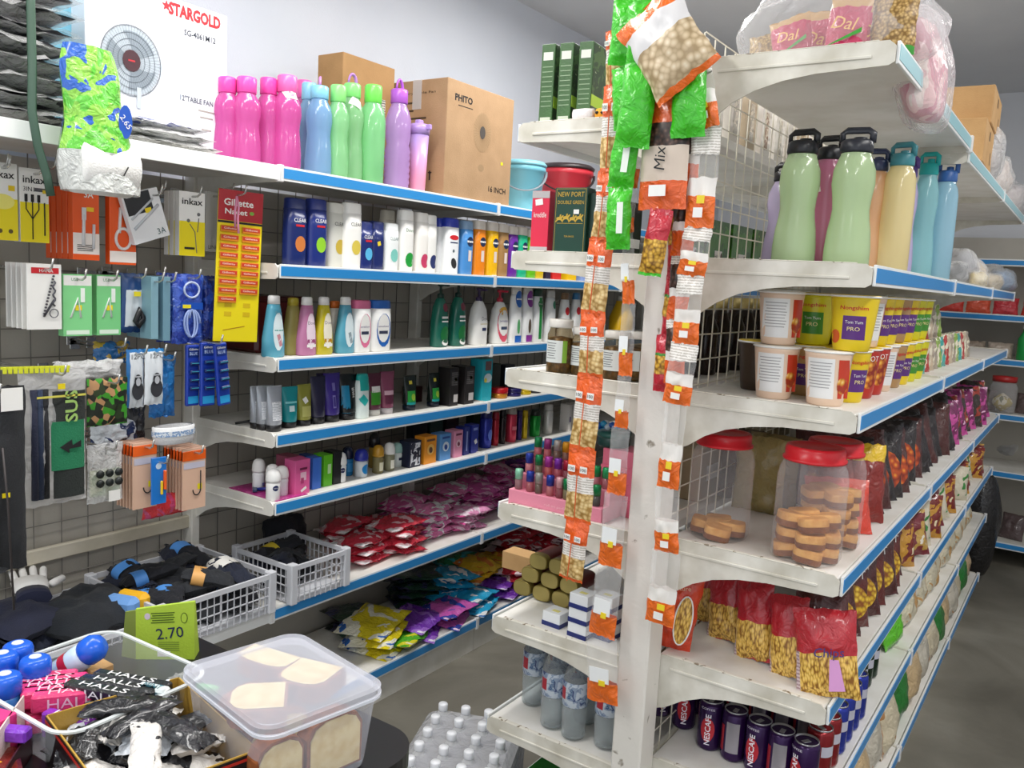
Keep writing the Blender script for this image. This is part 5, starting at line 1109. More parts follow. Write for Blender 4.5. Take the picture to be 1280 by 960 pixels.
q = onZ(18, 775, .6); t = thing('navy_folded_cloth', 'navy folded garment in front of the work gloves', 'clothing', (q.x, q.y, .56), .3)
pouch('garment', .22, .2, .08, mat('#10152c', .8, 0, 'cloth', c2='#171d38'), t, (0, -.1, .04), (-PI/2, 0, 0), seed=15, wr=.012)
# ================= on the counter =================
# cake box
t = thing('cake_box', 'large frosted plastic box of sponge cake slices on the black counter', 'food container', (-.895, .776, CZ), -.165)
A, B, HB = .118, .097, .118
def rr(a, b, r, z, n=6):
    return [(sx*(a-r)+r*math.cos(an), sy*(b-r)+r*math.sin(an), z) for sx, sy, a0 in ((1, 1, 0), (-1, 1, PI/2), (-1, -1, PI), (1, -1, 3*PI/2)) for an in [a0+k*PI/2/n for k in range(n+1)]]
def ringmesh(levels, cap0=True, cap1=False):
    mb = MB(); n = len(levels[0]); vs = [p for L in levels for p in L]; fs = []
    for k in range(len(levels)-1):
        for i in range(n): j = (i+1) % n; fs.append((k*n+i, k*n+j, (k+1)*n+j, (k+1)*n+i))
    if cap0: fs.append(tuple(range(n))[::-1])
    if cap1: fs.append(tuple((len(levels)-1)*n+i for i in range(n)))
    return mb.add(vs, fs, 0, False)
BOXM = mat('#dfe3ee', .25, 0, 'clear', see=.78); LIDM = mat('#dfe2ee', .45, 0, 'clear', see=.66)
obj('box_body', ringmesh([rr(A*.84, B*.84, .02, .002), rr(A*.86, B*.86, .022, .01), rr(A*.97, B*.97, .026, HB)]), BOXM, t)
obj('lid', ringmesh([rr(A, B, .028, HB-.012), rr(A*1.02, B*1.02, .03, HB-.004), rr(A*1.02, B*1.02, .03, HB+.003), rr(A*.97, B*.97, .028, HB+.006), rr(A*.93, B*.93, .024, HB+.002)], False, True), LIDM, t)
obj('lid_rim', ringmesh([rr(A*1.0, B*1.0, .03, HB-.013), rr(A*1.025, B*1.025, .03, HB-.011), rr(A*1.025, B*1.025, .03, HB-.007), rr(A, B, .03, HB-.006)], False), mat('#e6e9f2', .3, 0, 'clear', see=.3), t)
CAKE = mat('#ecd79c', .85, 0, 'cake', c2='#dfc07c'); CRUST = mat('#9a5626', .7, 0, 'cake', c2='#753c18')
def slice_(label, loc, rot, w=.085, h=.085, th=.03):
    s = thing('cake_slice', label, 'cake', loc, rot=rot, group=None)
    out = [(-w/2, -h/2), (w/2, -h/2), (w/2, h*.22), (w*.40, h*.40), (w*.2, h*.49), (-w*.2, h*.49), (-w*.40, h*.40), (-w/2, h*.22)]
    n = len(out); mb = MB()
    fr = [(x*.9, z*.9) for x, z in out]
    mb.add([(x, -th/2, z) for x, z in fr]+[(x, th/2, z) for x, z in fr], [tuple(range(n)), tuple(range(n, 2*n))[::-1]], 0)
    obj('crumb', mb, CAKE, s)
    mb = MB(); mb.add([(x, -th/2+.001, z) for x, z in fr]+[(x, -th/2+.002, z) for x, z in out]+[(x, th/2-.002, z) for x, z in out]+[(x, th/2-.001, z) for x, z in fr],
        [(i+r*n, (i+1) % n+r*n, (i+1) % n+(r+1)*n, i+(r+1)*n) for r in range(3) for i in range(n)])
    obj('crust', mb, CRUST, s); return s
def inbox(x, y, z): c, s_ = math.cos(-.165), math.sin(-.165); return (-.895+x*c-y*s_, .776+x*s_+y*c, CZ+z)
slice_('cake slice lying flat under the lid, nearest the far left corner of the box', tuple(onZ(334, 832, CZ+.094)), (PI/2, 0, .15), .10, .052)
slice_('cake slice lying flat under the lid, right hand one with a pointed corner', tuple(onZ(386, 852, CZ+.094)), (PI/2, 0, .25), .080, .078)
slice_('cake slice lying flat under the lid, nearest the gold-lined snack box', tuple(onZ(322, 882, CZ+.094)), (PI/2, 0, -.75), .080, .080)
slice_('upright cake slice pressed against the right side of the box, far one', inbox(.078, .03, .048), (0, 0, -.165+PI/2), .09, .085, .03)
slice_('upright cake slice at the near right corner of the box, darker crust showing', inbox(.078, -.055, .046), (0, 0, -.165+PI/2), .07, .08, .03)
slice_('upright cake slice low in the middle of the cake box', inbox(.015, -.02, .045), (0, 0, -.165+PI/2), .1, .08, .04)
slice_('upright cake slice at the left inside of the cake box', inbox(-.06, .0, .045), (0, 0, -.165+PI/2), .12, .08, .04)
# green tea box with handwritten price
q0 = onZ(165, 832, CZ); q1 = onZ(240, 828, CZ)
q0 = Vector((-1.32, .815, CZ)); q1 = Vector((-1.245, .88, CZ)); wv = (q1-q0).length; a = math.atan2(q1.y-q0.y, q1.x-q0.x)
LG = mat('#b9d84a', .4, 0, 'card', c2='#b1d040')
p = Prod('tea_box', 'lime green box with handwritten price 2.70 standing behind the sweets tray', 'box', tuple((q0+q1)/2), rz=a)
Hh = zat(752, q1.x, q1.y)-CZ
W = wv; D = .035
mb = MB().add([(-W/2, 0, 0), (W/2, 0, 0), (W/2, D, 0), (-W/2, D, 0), (-W/2, 0, Hh*.86), (W/2, 0, Hh), (W/2, .006, Hh), (-W/2, .006, Hh*.86)], [(0, 1, 5, 4), (1, 2, 6, 5), (2, 3, 7, 6), (3, 0, 4, 7), (4, 5, 6, 7), (0, 3, 2, 1)])
obj('carton', mb, LG, p.o); obj('side_flap', MB().add([(-W/2-.028, .012, 0), (-W/2, 0, 0), (-W/2, 0, Hh*.84), (-W/2-.02, .008, Hh*.78), (-W/2-.028, .014, 0), (-W/2, .004, 0), (-W/2, .004, Hh*.84), (-W/2-.02, .012, Hh*.78)], [(0, 1, 2, 3), (7, 6, 5, 4), (0, 3, 7, 4), (3, 2, 6, 7), (0, 4, 5, 1)]), mat('#7f8f3a', .6), p.o)
p.surf = lambda x, z: 0
p.txt('2.70', .008, Hh*.46, .02, mat('#1c2458', .5), w=.046, ang=.12)
for k in range(5): p.dec(-.004, Hh*(.80-.04*k), .04-.004*(k % 2), .002, mat('#4f6a1c', .5), 'fine_print', ang=.06)
for k in range(5): p.dec(.006, Hh*(.30-.035*k), .036, .0015, mat('#7f9a3a', .5), 'fine_print')
p.dec(-.030, Hh*.74, .010, .012, mat('#d8c8d8', .5), 'logo_print', True); p.dec(-.002, Hh*.1, .022, .010, WHITE, 'barcode'); p.dec(.032, Hh*.72, .012, .02, mat('#4f6a1c', .5), 'stamp_print', True); p.dec(.032, Hh*.72, .0095, .017, LG, 'stamp_inner', True, off=.001)
# sweets tray
t = thing('sweets_tray', 'clear rounded plastic tray of chewing sweets on the counter', 'tray', (-1.19, .66, CZ), .04)
TA, TB = .13, .115
obj('tray_body', ringmesh([rr(TA*.88, TB*.88, .03, .001), rr(TA*.9, TB*.9, .032, .006), rr(TA, TB, .035, .070)]), mat('#e2e8ea', .2, 0, 'clear', see=.82), t)
obj('tray_rim', ringmesh([rr(TA, TB, .035, .070), rr(TA*1.05, TB*1.05, .04, .070), rr(TA*1.05, TB*1.05, .04, .067), rr(TA, TB, .035, .067)], False), mat('#e8eeee', .2, 0, 'clear', see=.35), t)
def stick(label, loc, rz, c, L=.09, txt='HALLS', tc='#f4f4f4', grp=None, w=.019, tilt=0):
    s = thing('sweet_stick', label, 'sweets', loc, rot=(0, tilt, rz), group=grp)
    obj('wrapper', MB().box(-L/2, -w/2, 0, L/2, w/2, w, bev=.003), wrap(c, sc=60, b=.3), s)
    text(txt, w*.62, mat(tc, .4), s, (0, 0, w+.0006), w=L*.62, flat=True); text(txt, w*.6, mat(tc, .4), s, (0, -w/2-.0008, w*.5), w=L*.62)
for l in range(3):
    for k in range(4-(l == 2)):
        stick('black HALLS sweet stick stacked in the right half of the clear tray', (-1.150+.006*l, .645+.022*k+.004*l, CZ+.012+l*.020), .36, '#1c1d20', .13, grp='black sweet sticks in the clear tray')
for k in range(2): stick('purple HALLS sweet stick before the black ones in the clear tray', (-1.135, .605+.0*k, CZ+.008+.02*k), .30, '#8a2fb8', .1, grp='purple sweet sticks in the clear tray')
stick('white and teal sweet stick on the right end of the black ones', (-1.09, .70, CZ+.052), .35, '#dfe8e8', .05, 'MINT', '#2a6a7a')
for k in range(5): stick('pink sweet stick side by side in the left half of the clear tray', (-1.262+.024*k*.9, .615+.004*k, CZ+.038+.0*k), PI/2-.62, '#f0417c', .115, 'HALLS', '#f8c8d8', grp='pink sweet sticks in the tray', w=.026)
for k in range(4): stick('pink sweet stick in the lower layer of the left half of the tray', (-1.255+.026*k*.9, .62, CZ+.006), PI/2-.55, '#e83a74', .1, 'HALLS', '#f8c8d8', grp='lower pink sweet sticks', w=.022)
# gum jars
for k, (px, py, d) in enumerate([(22, 800, 'topmost in the photo, at the back'), (44, 817, 'front one of the four, right'), (3, 812, 'left, cut by the photo edge'), (6, 838, 'nearest the camera at the photo edge')]):
    q = onZ(px, py, .895); p = Prod('gum_jar', 'blue capped gum jar with red label, '+d, 'gum jar', (q.x, q.y, CZ), rz=.7)
    p.body([(0, .017, .017), (.003, .020, .020), (.05, .021, .021), (.06, .019, .019)], 2, mat('#3f8fe0', .25)); s0 = p.surf
    obj('cap', MB().lathe([(.020, .058), (.022, .060), (.0225, .080), (.020, .087), (.015, .090), (0, .091)], 22), mat('#1f63dc', .25), p.o); obj('cap_label', MB().lathe([(.009, .0905), (.008, .0918), (0, .0918)], 16), mat('#dfe8f6', .4), p.o); p.surf = s0
    p.dec(.0, .035, .02, .012, mat('#c41f3a', .4), 'red_label', True); p.dec(0, .02, .026, .01, mat('#cfe6f6', .4), 'pale_label')
q = onZ(96, 808, .885); t = thing('gum_jar', 'blue gum jar tipped over behind the clear tray', 'gum jar', (q.x, q.y, .862), rot=(.0, .9, .6))
obj('body', MB().lathe([(.017, -.04), (.02, -.036), (.021, .01), (.019, .02)], 20), mat('#cfe4f4', .25), t); obj('cap', MB().lathe([(.020, .018), (.022, .022), (.022, .038), (.016, .048), (0, .05)], 20), mat('#1f63dc', .25), t); obj('red_label', MB().lathe([(.0212, -.02), (.0214, -.006)], 20, cap=False), mat('#c41f3a', .4), t)
o = obj('jar_riser', MB().box(-.03, -.02, 0, .03, .02, .045, bev=.002), KRAFT, None, (q.x-.01, q.y+.03, CZ)); tag(o, 'small cardboard block behind the sweets tray', 'box')
# display carton with gold inside
t = thing('display_carton', 'open card display box with gold inside, full of wrapped chocolates', 'box', (-.985, .628, CZ), 0)
a = -.205; t.rotation_euler = (0, 0, a)
W, D, H = .255, .185, .068; GI = mat('#c9a24a', .35, .1, 'card', c2='#bd963f'); GO = mat('#1a1214', .35)
CO = (.0, .0)
def wall(x0, y0, x1, y1, nm):
    obj(nm, MB().box(x0, y0, 0, x1, y1, H), GI, t)
wall(-W/2, D/2-.002, W/2, D/2, 'back_wall'); wall(-W/2, -D/2, -W/2+.002, D/2, 'left_wall'); wall(W/2-.002, -D/2, W/2, D/2, 'right_wall'); wall(-W/2, -D/2, W/2, -D/2+.002, 'front_wall')
obj('bottom', MB().box(-W/2, -D/2, 0, W/2, D/2, .002), GI, t)
obj('outer_print', MB().box(W/2, -D/2, 0, W/2+.0008, D/2, H-.002).box(-W/2, -D/2-.0008, 0, W/2, -D/2, H-.002).box(-W/2-.0008, -D/2, 0, -W/2, D/2, H-.002), GO, t)
obj('red_line', MB().box(W/2+.0008, -D/2, H-.010, W/2+.0014, D/2, H-.006).box(-W/2, -D/2-.0014, H-.01, W/2, -D/2-.0008, H-.006), mat('#b8281c', .4), t)
def cr(x, y): return (-.985+x*math.cos(a)-y*math.sin(a), .628+x*math.sin(a)+y*math.cos(a))
r = random.Random(4)
CHW = [mat('#e4ebf4', .28, 0, 'wrap'), mat('#17171b', .3, 0, 'wrap'), mat('#e8e4df', .28, 0, 'print2', c2='#1b1b20', c3='#c89a3a', p=.56, p3=.66, sc=22), mat('#1d1d22', .28, 0, 'print2', c2='#c8cdd6', c3='#b8202c', p=.6, p3=.68, sc=20)]
k = 0
for l in range(3):
    for i in range(5):
        for j in range(3):
            if l == 2 and (i > 3 or r.random() < .4): continue
            k += 1; x, y = cr(-.1+.048*i+r.uniform(-.008, .008), -.062+.052*j+r.uniform(-.008, .008))
            s = thing('chocolate', ['white', 'black', 'white and black', 'black and red'][k % 4]+' wrapped chocolate lying in the gold-lined box', 'chocolate', (x, y, CZ+.013+l*.020), group=['white', 'black', 'white and black', 'black and red'][k % 4]+' wrapped chocolates')
            s.rotation_euler = (r.uniform(-.35, .35), r.uniform(-.35, .35), a+r.uniform(-1.2, 1.2))
            pouch('wrapper', .042, .068, .02, CHW[k % 4], s, (0, -.034, 0), (-PI/2, 0, 0), seed=k, wr=.007, nu=10, nv=12, crimp=.12)
# longer twisted bars on top
for k, (x, y, rz_, m, nm) in enumerate([(-.035, .0, .2, CHW[3], 'black wrapped bar with red stripe on top of the chocolates, centre'), (-.085, -.01, -.6, CHW[1], 'plain black wrapped bar on the left of the chocolates'), (.03, .03, 1.9, CHW[3], 'black and red bar leaning at the back wall of the gold-lined box'), (.04, -.02, 1.2, CHW[2], 'white printed bar right of the black bar, on the chocolates')]):
    X, Y = cr(x, y); s = thing('chocolate_bar', nm, 'chocolate', (X, Y, CZ+.072), rot=(.1, -.2+.1*k, a+rz_)); pouch('wrapper', .04, .105, .02, m, s, (0, -.05, 0), (-PI/2, 0, 0), seed=50+k, wr=.005, nu=12, nv=14)
# left edge: pink and purple boxes, maroon biscuit tray
q = onZ(0, 900, .87); p = Prod('sweets_box', 'bright pink sweets box at the left edge before the pink sticks', 'box', (q.x-.03, q.y-.01, CZ), rz=.3); p.boxy(.07, .05, .07, mat('#ee3f86', .4))
o = obj('card_divider', MB().box(-.05, -.001, 0, .05, .001, .07), mat('#e8d5cf', .6, 0, 'card', c2='#dcc7c0'), None, (-1.165, .535, CZ), -.75); tag(o, 'pale folded card flap between the pink box and the gold-lined box', 'card')
q = onZ(15, 912, .855); stick('purple sweet stick at the left edge above the maroon tray', (q.x-.01, q.y-.01, .842), .55, '#8a3fd0', .08, ' ', '#ffffff')
q = onZ(20, 950, .84); t = thing('biscuit_pack', 'maroon biscuit pack with yellow lettering at the bottom left corner', 'biscuits', (q.x-.01, q.y-.02, CZ), -.35)
obj('pack', MB().box(-.06, -.03, 0, .06, .03, .03, bev=.006), wrap('#7a2418', b=.3), t); text('Mayor', .016, mat('#e0a02a', .4), t, (0, 0, .0308), w=.07, flat=True)
p = Prod('biscuit_tray', 'empty dark maroon card tray behind the biscuit pack', 'tray', (-1.13, .505, CZ), rz=-.75); obj('tray', MB().box(-.06, -.02, 0, .06, .02, .004).box(-.06, -.02, 0, -.058, .02, .04).box(-.06, .018, 0, .06, .02, .04), mat('#3a1216', .4), p.o)
q = onZ(229, 845, .84); o = obj('sweet_pack', MB().lathe([(.0001, -.02), (.008, -.018), (.009, 0), (.008, .018), (.0001, .02)], 10, M=Matrix.Rotation(PI/2, 4, 'Y')), wrap('#35b83a'), None, (q.x+.02, q.y+.03, CZ+.012), .4); tag(o, 'small bright green sweet between the tray and the cake box', 'sweets')
q = onZ(222, 836, .83); o = obj('clear_wrapper', MB().grid(lambda u, v: (.04*(u-.5), .03*(v-.5), .01+.008*noise.noise(Vector((u*5, v*5, 1)))), 8, 8), FILM, None, (q.x+.0, q.y+.01, CZ)); tag(o, 'scrap of clear wrapper beside the green sweet', 'wrapper')
# ================= gondola, left side =================
def G_at(px, Y, z): return (xat(px, Y, z), Y, z)
def hg(loc, py): return max(.02, zat(py, loc[0], loc[1])-loc[2])
GS1, GS2, GS3, GS4, GS5, GS6, GS7 = GZ
# dark green cartons on top
for k, (px, d) in enumerate([(692, 'left of the three'), (714, 'middle of the three'), (738, 'right of the three')]):
    loc = G_at(px, 1.76, GS1); H = hg(loc, 62-3*k*.5); p = Prod('green_carton', 'tall dark green carton on the gondola top shelf, '+d, 'box', loc, rz=.12)
    p.boxy(.034, .10, H, mat('#3f6a34', .4, 0, 'card', c2='#34592c')); p.dec(0, H*.85, .024, .018, mat('#d8dcd0', .5), 'white_label'); p.dec(0, H*.07, .026, .012, mat('#c8d0bc', .5), 'white_label')
    for q in range(9): p.dec(0, H*(.72-.06*q), .026, .002, mat('#8fa884', .5), 'fine_print')
    obj('side_panel', MB().box(.017, -.046, .004, .0176, .046, H-.004), mat('#4f6f3a', .4, 0, 'print2', c2='#2a4424', c3='#c8cfa8', p=.5, p3=.68, sc=30, b=.05), p.o); obj('lime_band', MB().box(.0176, -.048, H*.22, .0182, .048, H*.36), mat('#b3d83a', .4), p.o)
t = thing('soft_toy', 'small white and orange soft roll with black spots before the green cartons', 'toy', G_at(737, 1.715, GS1), .2)
obj('white_roll', MB().lathe([(.0001, -.03), (.014, -.026), (.016, 0), (.015, .02), (.0001, .022)], 14, M=Matrix.Translation((-.012, 0, .017)) @ Matrix.Rotation(PI/2, 4, 'Y')), mat('#ece6e6', .8, 0, 'cloth'), t)
obj('orange_end', MB().lathe([(.0001, -.016), (.012, -.012), (.015, 0), (.012, .012), (.0001, .016)], 14, M=Matrix.Translation((.026, 0, .017))), mat('#f0a42a', .8, 0, 'cloth'), t)
for sx in (-1, 1): obj('black_spot', MB().lathe([(.0001, -.003), (.004, 0), (.0001, .003)], 8, M=Matrix.Translation((.026+sx*.006, -.014, .02)) @ Matrix.Rotation(PI/2, 4, 'X')), BLACK, t)
# tea boxes
loc = G_at(679, 1.735, GS2); H = hg(loc, 240); p = Prod('tea_box', 'red tea box with silver ends and white lettering beside the dark green one', 'box', loc, rz=.05); p.boxy(.047, .05, H, mat('#e02c4c', .35)); p.txt('kreddle', 0, H*.62, .012, WHITE, w=.034); p.dec(0, H*.94, .047, H*.11, mat('#b9b4b4', .35), 'silver_band'); p.dec(0, H*.06, .047, H*.1, mat('#c0bcbc', .35), 'silver_band'); p.dec(-.004, H*.82, .02, .014, WHITE, 'price_label', ang=.15, off=.001)
loc = G_at(716, 1.72, GS2); H = hg(loc, 236); p = Prod('tea_box', 'dark green tea box with gold lettering NEW PORT DOUBLE GREEN and gold horses', 'box', loc, rz=.05); W = .084; p.boxy(W, .05, H, mat('#123f30', .35)); GOLD = mat('#c9a63a', .4)
p.txt('NEW PORT', 0, H*.90, .011, GOLD, w=W*.8); p.txt('DOUBLE GREEN', 0, H*.78, .008, GOLD, w=W*.8); p.txt('TEA BAGS', 0, H*.27, .004, GOLD, w=W*.3)
mb = MB()
for k in range(4):   # galloping horses
    M = Matrix.Translation((-.026+.017*k, -.0262, H*.52+.002*(k % 2)))
    mb.poly([(-.008, 0), (-.009, .004), (-.004, .006), (.003, .006), (.007, .010), (.010, .009), (.008, .006), (.005, .002), (.009, -.005), (.007, -.006), (.002, -.001), (-.004, -.001), (-.010, -.006), (-.012, -.005)], .0006, M=M)
    mb.poly([(-.001, .006), (0, .011), (.003, .012), (.003, .007)], .0006, M=M)
obj('horses_print', mb, GOLD, p.o); p.dec(0, H*.465, W*.8, .001, GOLD, 'ground_line'); p.dec(.016, H*.64, .014, .010, WHITE, 'price_label', off=.0015)
for sx in (-1, 1): p.dec(sx*W*.45, H*.5, .0008, H*.95, GOLD, 'border')
for sz in (.02, .98): p.dec(0, H*sz, W*.92, .0008, GOLD, 'border')
loc = G_at(748, 1.735, GS2); H2 = hg(loc, 243); p = Prod('tea_box', 'second dark green tea box right behind the horse box', 'box', loc, rz=.05); p.boxy(.04, .05, H2, mat('#16382c', .35))
loc = G_at(778, 1.74, GS2); p = Prod('tea_box', 'black and white carton behind the green crisps, at the post', 'box', loc); p.boxy(.07, .05, .12, mat('#232426', .35)); p.dec(0, .03, .06, .02, mat('#d8d8d8', .4), 'print')
# pickle jars
PICK = mat('#7a5320', .3, 0, 'food', sc=70, c2='#3a2408', c3='#b08a3a')
def pjar(px, Y, label, green=True):
    loc = G_at(px, Y, GS3); H = hg(loc, 399) if px < 700 else .115; r = .031
    p = Prod('pickle_jar', label, 'jar', loc, rz=0); p.body([(0, r*.86, r*.86), (.004, r*.97, r*.97), (.01, r, r), (H*.72, r, r), (H*.8, r*.86, r*.86), (H*.86, r*.82, r*.82)], 2, mat('#6f5a3a', .08, 0, 'clear', see=.7, tc='#f2ead8'), n=28, part='glass'); s0 = p.surf
    obj('pickle', MB().lathe([(r*.84, .003), (r*.93, .01), (r*.94, H*.66), (0, H*.70)], 24), PICK, p.o); obj('lid', MB().lathe([(r*.88, H*.85), (r*.92, H*.87), (r*.92, H*.98), (r*.86, H), (0, H)], 28, rib=.01, nr=28), mat('#e6e2da', .35), p.o); p.surf = s0
    p.dec(-.002, H*.42, r*1.5, H*.4, mat('#dfe3e0', .45), 'label')
    for k in range(7): p.dec(-.006, H*(.57-.045*k), r*.9-.004*(k % 3), .0014, mat('#55585c', .5), 'fine_print', off=.001)
    if green: p.dec(r*.80, H*.42, r*.22, H*.4, mat('#86b83a', .45), 'green_strip')
    return p
pjar(698, 1.735, 'pickle jar with white lid, leftmost on the gondola shelf'); pjar(728, 1.76, 'pickle jar second from the left, partly behind the hanging peanut packets'); pjar(768, 1.735, 'pickle jar with white lid right of the hanging peanut packets', False); pjar(793, 1.78, 'pickle jar beside the white post, in shade', False)
# perfume display
DPX = (G_at(634, 1.70, GS4)[0]+G_at(752, 1.70, GS4)[0])/2; W = G_at(752, 1.70, GS4)[0]-G_at(636, 1.70, GS4)[0]
PNK = mat('#ee97ad', .45, 0, 'plaster', c2='#e88ba3')
t = thing('perfume_display', 'pink stepped card display stand of perfume roll-ons on the gondola', 'display stand', (DPX, 1.70, GS4), 0)
for k in range(3): obj('step', MB().box(-W/2+.012*k, .0+.035*k, 0, W/2, .035*(k+1)+.002, .038+.036*k, bev=.001), PNK, t)
text('roll on perfume oil', .008, mat('#f8c0cc', .4), t, (.02, -.0012, .018), w=.09)
vials = [(648, 0, '#8fd0b0', '#a86a72'), (662, 0, '#22389a', '#c04a5a'), (673, 0, '#9a9a92', '#6a4a2a'), (687, 0, '#22389a', '#d06a72'), (699, 0, '#d8a0a8', '#a01f38'), (708, 0, '#138048', '#8a7a3a'), (745, 0, '#138048', '#2a2a1a'),
         (661, 1, '#22389a', '#e07a88'), (673, 1, '#138048', '#7a6a3a'), (685, 1, '#a83a9a', '#d84a4a'), (697, 1, '#7a2fa0', '#c83a5a'), (708, 1, '#a81f38', '#a02038'), (745, 1, '#138a4c', '#c05a6a'), (757, 1, '#2aa060', '#c05a6a'),
         (672, 2, '#138048', '#d8606a'), (684, 2, '#9a3a7a', '#e05a66'), (696, 2, '#a8a09a', '#8a5a3a'), (707, 2, '#d8961c', '#a0522a'), (718, 2, '#9a3a8a', '#d0506a')]
CN = {'#8fd0b0': 'pale green', '#22389a': 'blue', '#9a9a92': 'grey', '#d8a0a8': 'pink', '#138048': 'green', '#a83a9a': 'magenta', '#7a2fa0': 'violet', '#a81f38': 'crimson', '#138a4c': 'green', '#2aa060': 'bright green', '#9a3a7a': 'plum', '#a8a09a': 'silver', '#d8961c': 'gold', '#9a3a8a': 'purple'}
for px, row, cc, lc in vials:
    Y = 1.70+.016+.035*row; z = GS4+.0385+.036*row; loc = (xat(px, Y, z), Y, z)
    p = Prod('perfume_vial', '%s capped perfume roll-on in the %s row of the pink display%s' % (CN[cc], ['front', 'middle', 'back'][row], ', far right' if px > 730 else ''), 'perfume', loc, group='%s capped perfume roll-ons, %s row%s' % (CN[cc], ['front', 'middle', 'back'][row], ' right' if px > 730 else ''))
    obj('glass', MB().lathe([(.0085, 0), (.0095, .002), (.0095, .026)], 12), mat(lc, .12, 0, 'tint', see=.25), p.o); obj('cap', MB().lathe([(.0100, .025), (.0100, .047), (.0088, .050), (0, .050)], 12), mat(cc, .25, .3), p.o)
for k in range(4):
    loc = G_at(766, 1.775, GS4); p = Prod('pink_box', 'pink perfume box stacked beside the post, '+['lowest', 'second', 'third', 'topmost'][k], 'box', (loc[0]-.01+.004*(k % 2), 1.84, GS4+.04*k), rz=0, group='pink boxes stacked beside the post'); p.boxy(.09, .08, .0395, mat('#e0708a', .45), bev=.001)
p = Prod('round_tin', 'dark green round tin on top of the pink boxes', 'tin', (G_at(766, 1.84, GS4)[0]-.01, 1.84, GS4+.161)); p.body([(0, .038, .038), (.002, .04, .04), (.03, .04, .04)], 2, mat('#123f3a', .35)); obj('lid', MB().lathe([(.041, .022), (.042, .034), (0, .035)], 24), mat('#1c5a52', .3), p.o)
t = thing('bead_ball', 'blue and clear glass trinkets heaped on the green tin', 'ornament', (G_at(758, 1.84, GS4)[0]-.01, 1.84, GS4+.197))
for k in range(7): obj('bead', MB().lathe([(.0001, -.009), (.007, -.005), (.009, 0), (.007, .005), (.0001, .009)], 10, M=Matrix.Translation((-.02+.012*(k % 4), -.01+.012*(k//4), .009+.006*(k % 2)))), mat(['#1f5fb8', '#2a9ac8', '#cfe0e8'][k % 3], .15), t)
# tins and small white boxes
for l in range(3):
    for k in range(3-(l == 2)):
        loc = G_at(661+18*k+6*l, 1.93, GS5); p = Prod('food_tin', 'oval gold food tin lying on its side, %s layer of the stack' % ['bottom', 'middle', 'top'][l], 'tin', (xat(664+24*k+9*l, 1.90, GS5), 1.90, GS5+.022+.042*l), group='gold food tins, %s layer' % ['bottom', 'middle', 'top'][l])
        p.o.rotation_euler = (0, 0, 0)
        M = Matrix.Rotation(PI/2, 4, 'X')
        obj('tin_body', MB().lathe([(1, -.05, .026, .0195), (1, -.046, .0275, .0205), (1, .046, .0275, .0205), (1, .05, .026, .0195)], 28, e=3, M=M), mat('#8a7a3e', .3, .5), p.o)
        obj('tin_end', MB().lathe([(1, .0501, .0245, .018), (1, .0488, .0235, .017)], 28, e=3, M=M, cap=True), mat('#a8985a', .3, .5), p.o); obj('printed_sleeve', MB().lathe([(1, -.044, .0280, .0208), (1, .03, .0280, .0208)], 28, e=3, M=M, cap=False), mat('#6a2420', .35), p.o)
for k, (px, Y, l) in enumerate([(690, 1.735, 0), (722, 1.72, 0), (722, 1.72, 1), (722, 1.72, 2), (752, 1.75, 0), (752, 1.75, 1), (752, 1.75, 2)]):
    x = xat(px, Y, GS5); p = Prod('white_box', 'small white box with navy band, %s' % ['alone at the left of the stacks', 'bottom of the left stack', 'middle of the left stack', 'top of the left stack', 'bottom of the right stack', 'middle of the right stack', 'top of the right stack'][k], 'box', (x, Y+.02, GS5+.036*l), rz=-.06)
    p.boxy(.052, .05, .0355, mat('#eceff1', .4), bev=.001); obj('navy_band', MB().box(-.0263, -.0263, .0, .0263, .0263, .011), mat('#232f72', .4), p.o); obj('yellow_mark', MB().box(-.008, -.012, .0355, .012, .0, .0360), mat('#e8e08a', .4), p.o)
p = Prod('brown_carton', 'piece of brown carton on the gondola shelf behind the gold tins', 'box', (xat(648, 2.0, GS5)+.01, 2.03, GS5)); p.boxy(.06, .14, .05, KRAFT)
# soda water bottles
for k, (px, Y, d) in enumerate([(666, 1.82, 'leftmost, half hidden behind the next'), (690, 1.755, 'second from the left with the clearest label'), (716, 1.745, 'third from the left with a dark checked label'), (731, 1.83, 'behind the third one'), (757, 1.76, 'right one beside the post'), (700, 1.90, 'in the second row')]):
    loc = (xat(px, Y, GS6), Y, GS6); p = Prod('water_bottle', 'clear plastic soda water bottle, '+d, 'water bottle', loc, rz=rnd.uniform(-.2, .4)); r = .032
    p.body([(0, r*.7, r*.7), (.005, r*.9, r*.9), (.012, r*.96, r*.96), (.03, r*.92, r*.92), (.06, r, r), (.085, r*.97, r*.97), (.15, r, r), (.175, r*.8, r*.8), (.2, r*.42, r*.42), (.21, r*.4, r*.4)], 2, clear(.88, .05, tc='#e6ecee'), n=24); s0 = p.surf
    obj('label', MB().lathe([(r*1.0, .088), (r*1.02, .092), (r*1.02, .148), (r, .15)], 24, cap=False), mat('#c3cdd8', .3, 0, 'print2', c2='#8fa0b8', c3='#3a4a78', p=.5, p3=.62, sc=60, b=.1), p.o); obj('red_mark', MB().grid(lambda u, v: (r*1.03*math.sin(-.9+.6*u), -r*1.03*math.cos(-.9+.6*u), .105+.03*v), 5, 2), mat('#b02838', .4), p.o)
    text('Plus', .012, mat('#2f5f8a', .4), p.o, (.004, -r*1.04, .125), vert=True); obj('cap', MB().lathe([(.013, .208), (.0135, .222), (.012, .224), (0, .224)], 16), mat('#dfe3e6', .3), p.o)
    if k < 5: obj('water', MB().lathe([(r*.85, .008), (r*.93, .06), (r*.93, .085)], 18), mat('#c8d2d4', .05, 0, 'clear', see=.75), p.o)
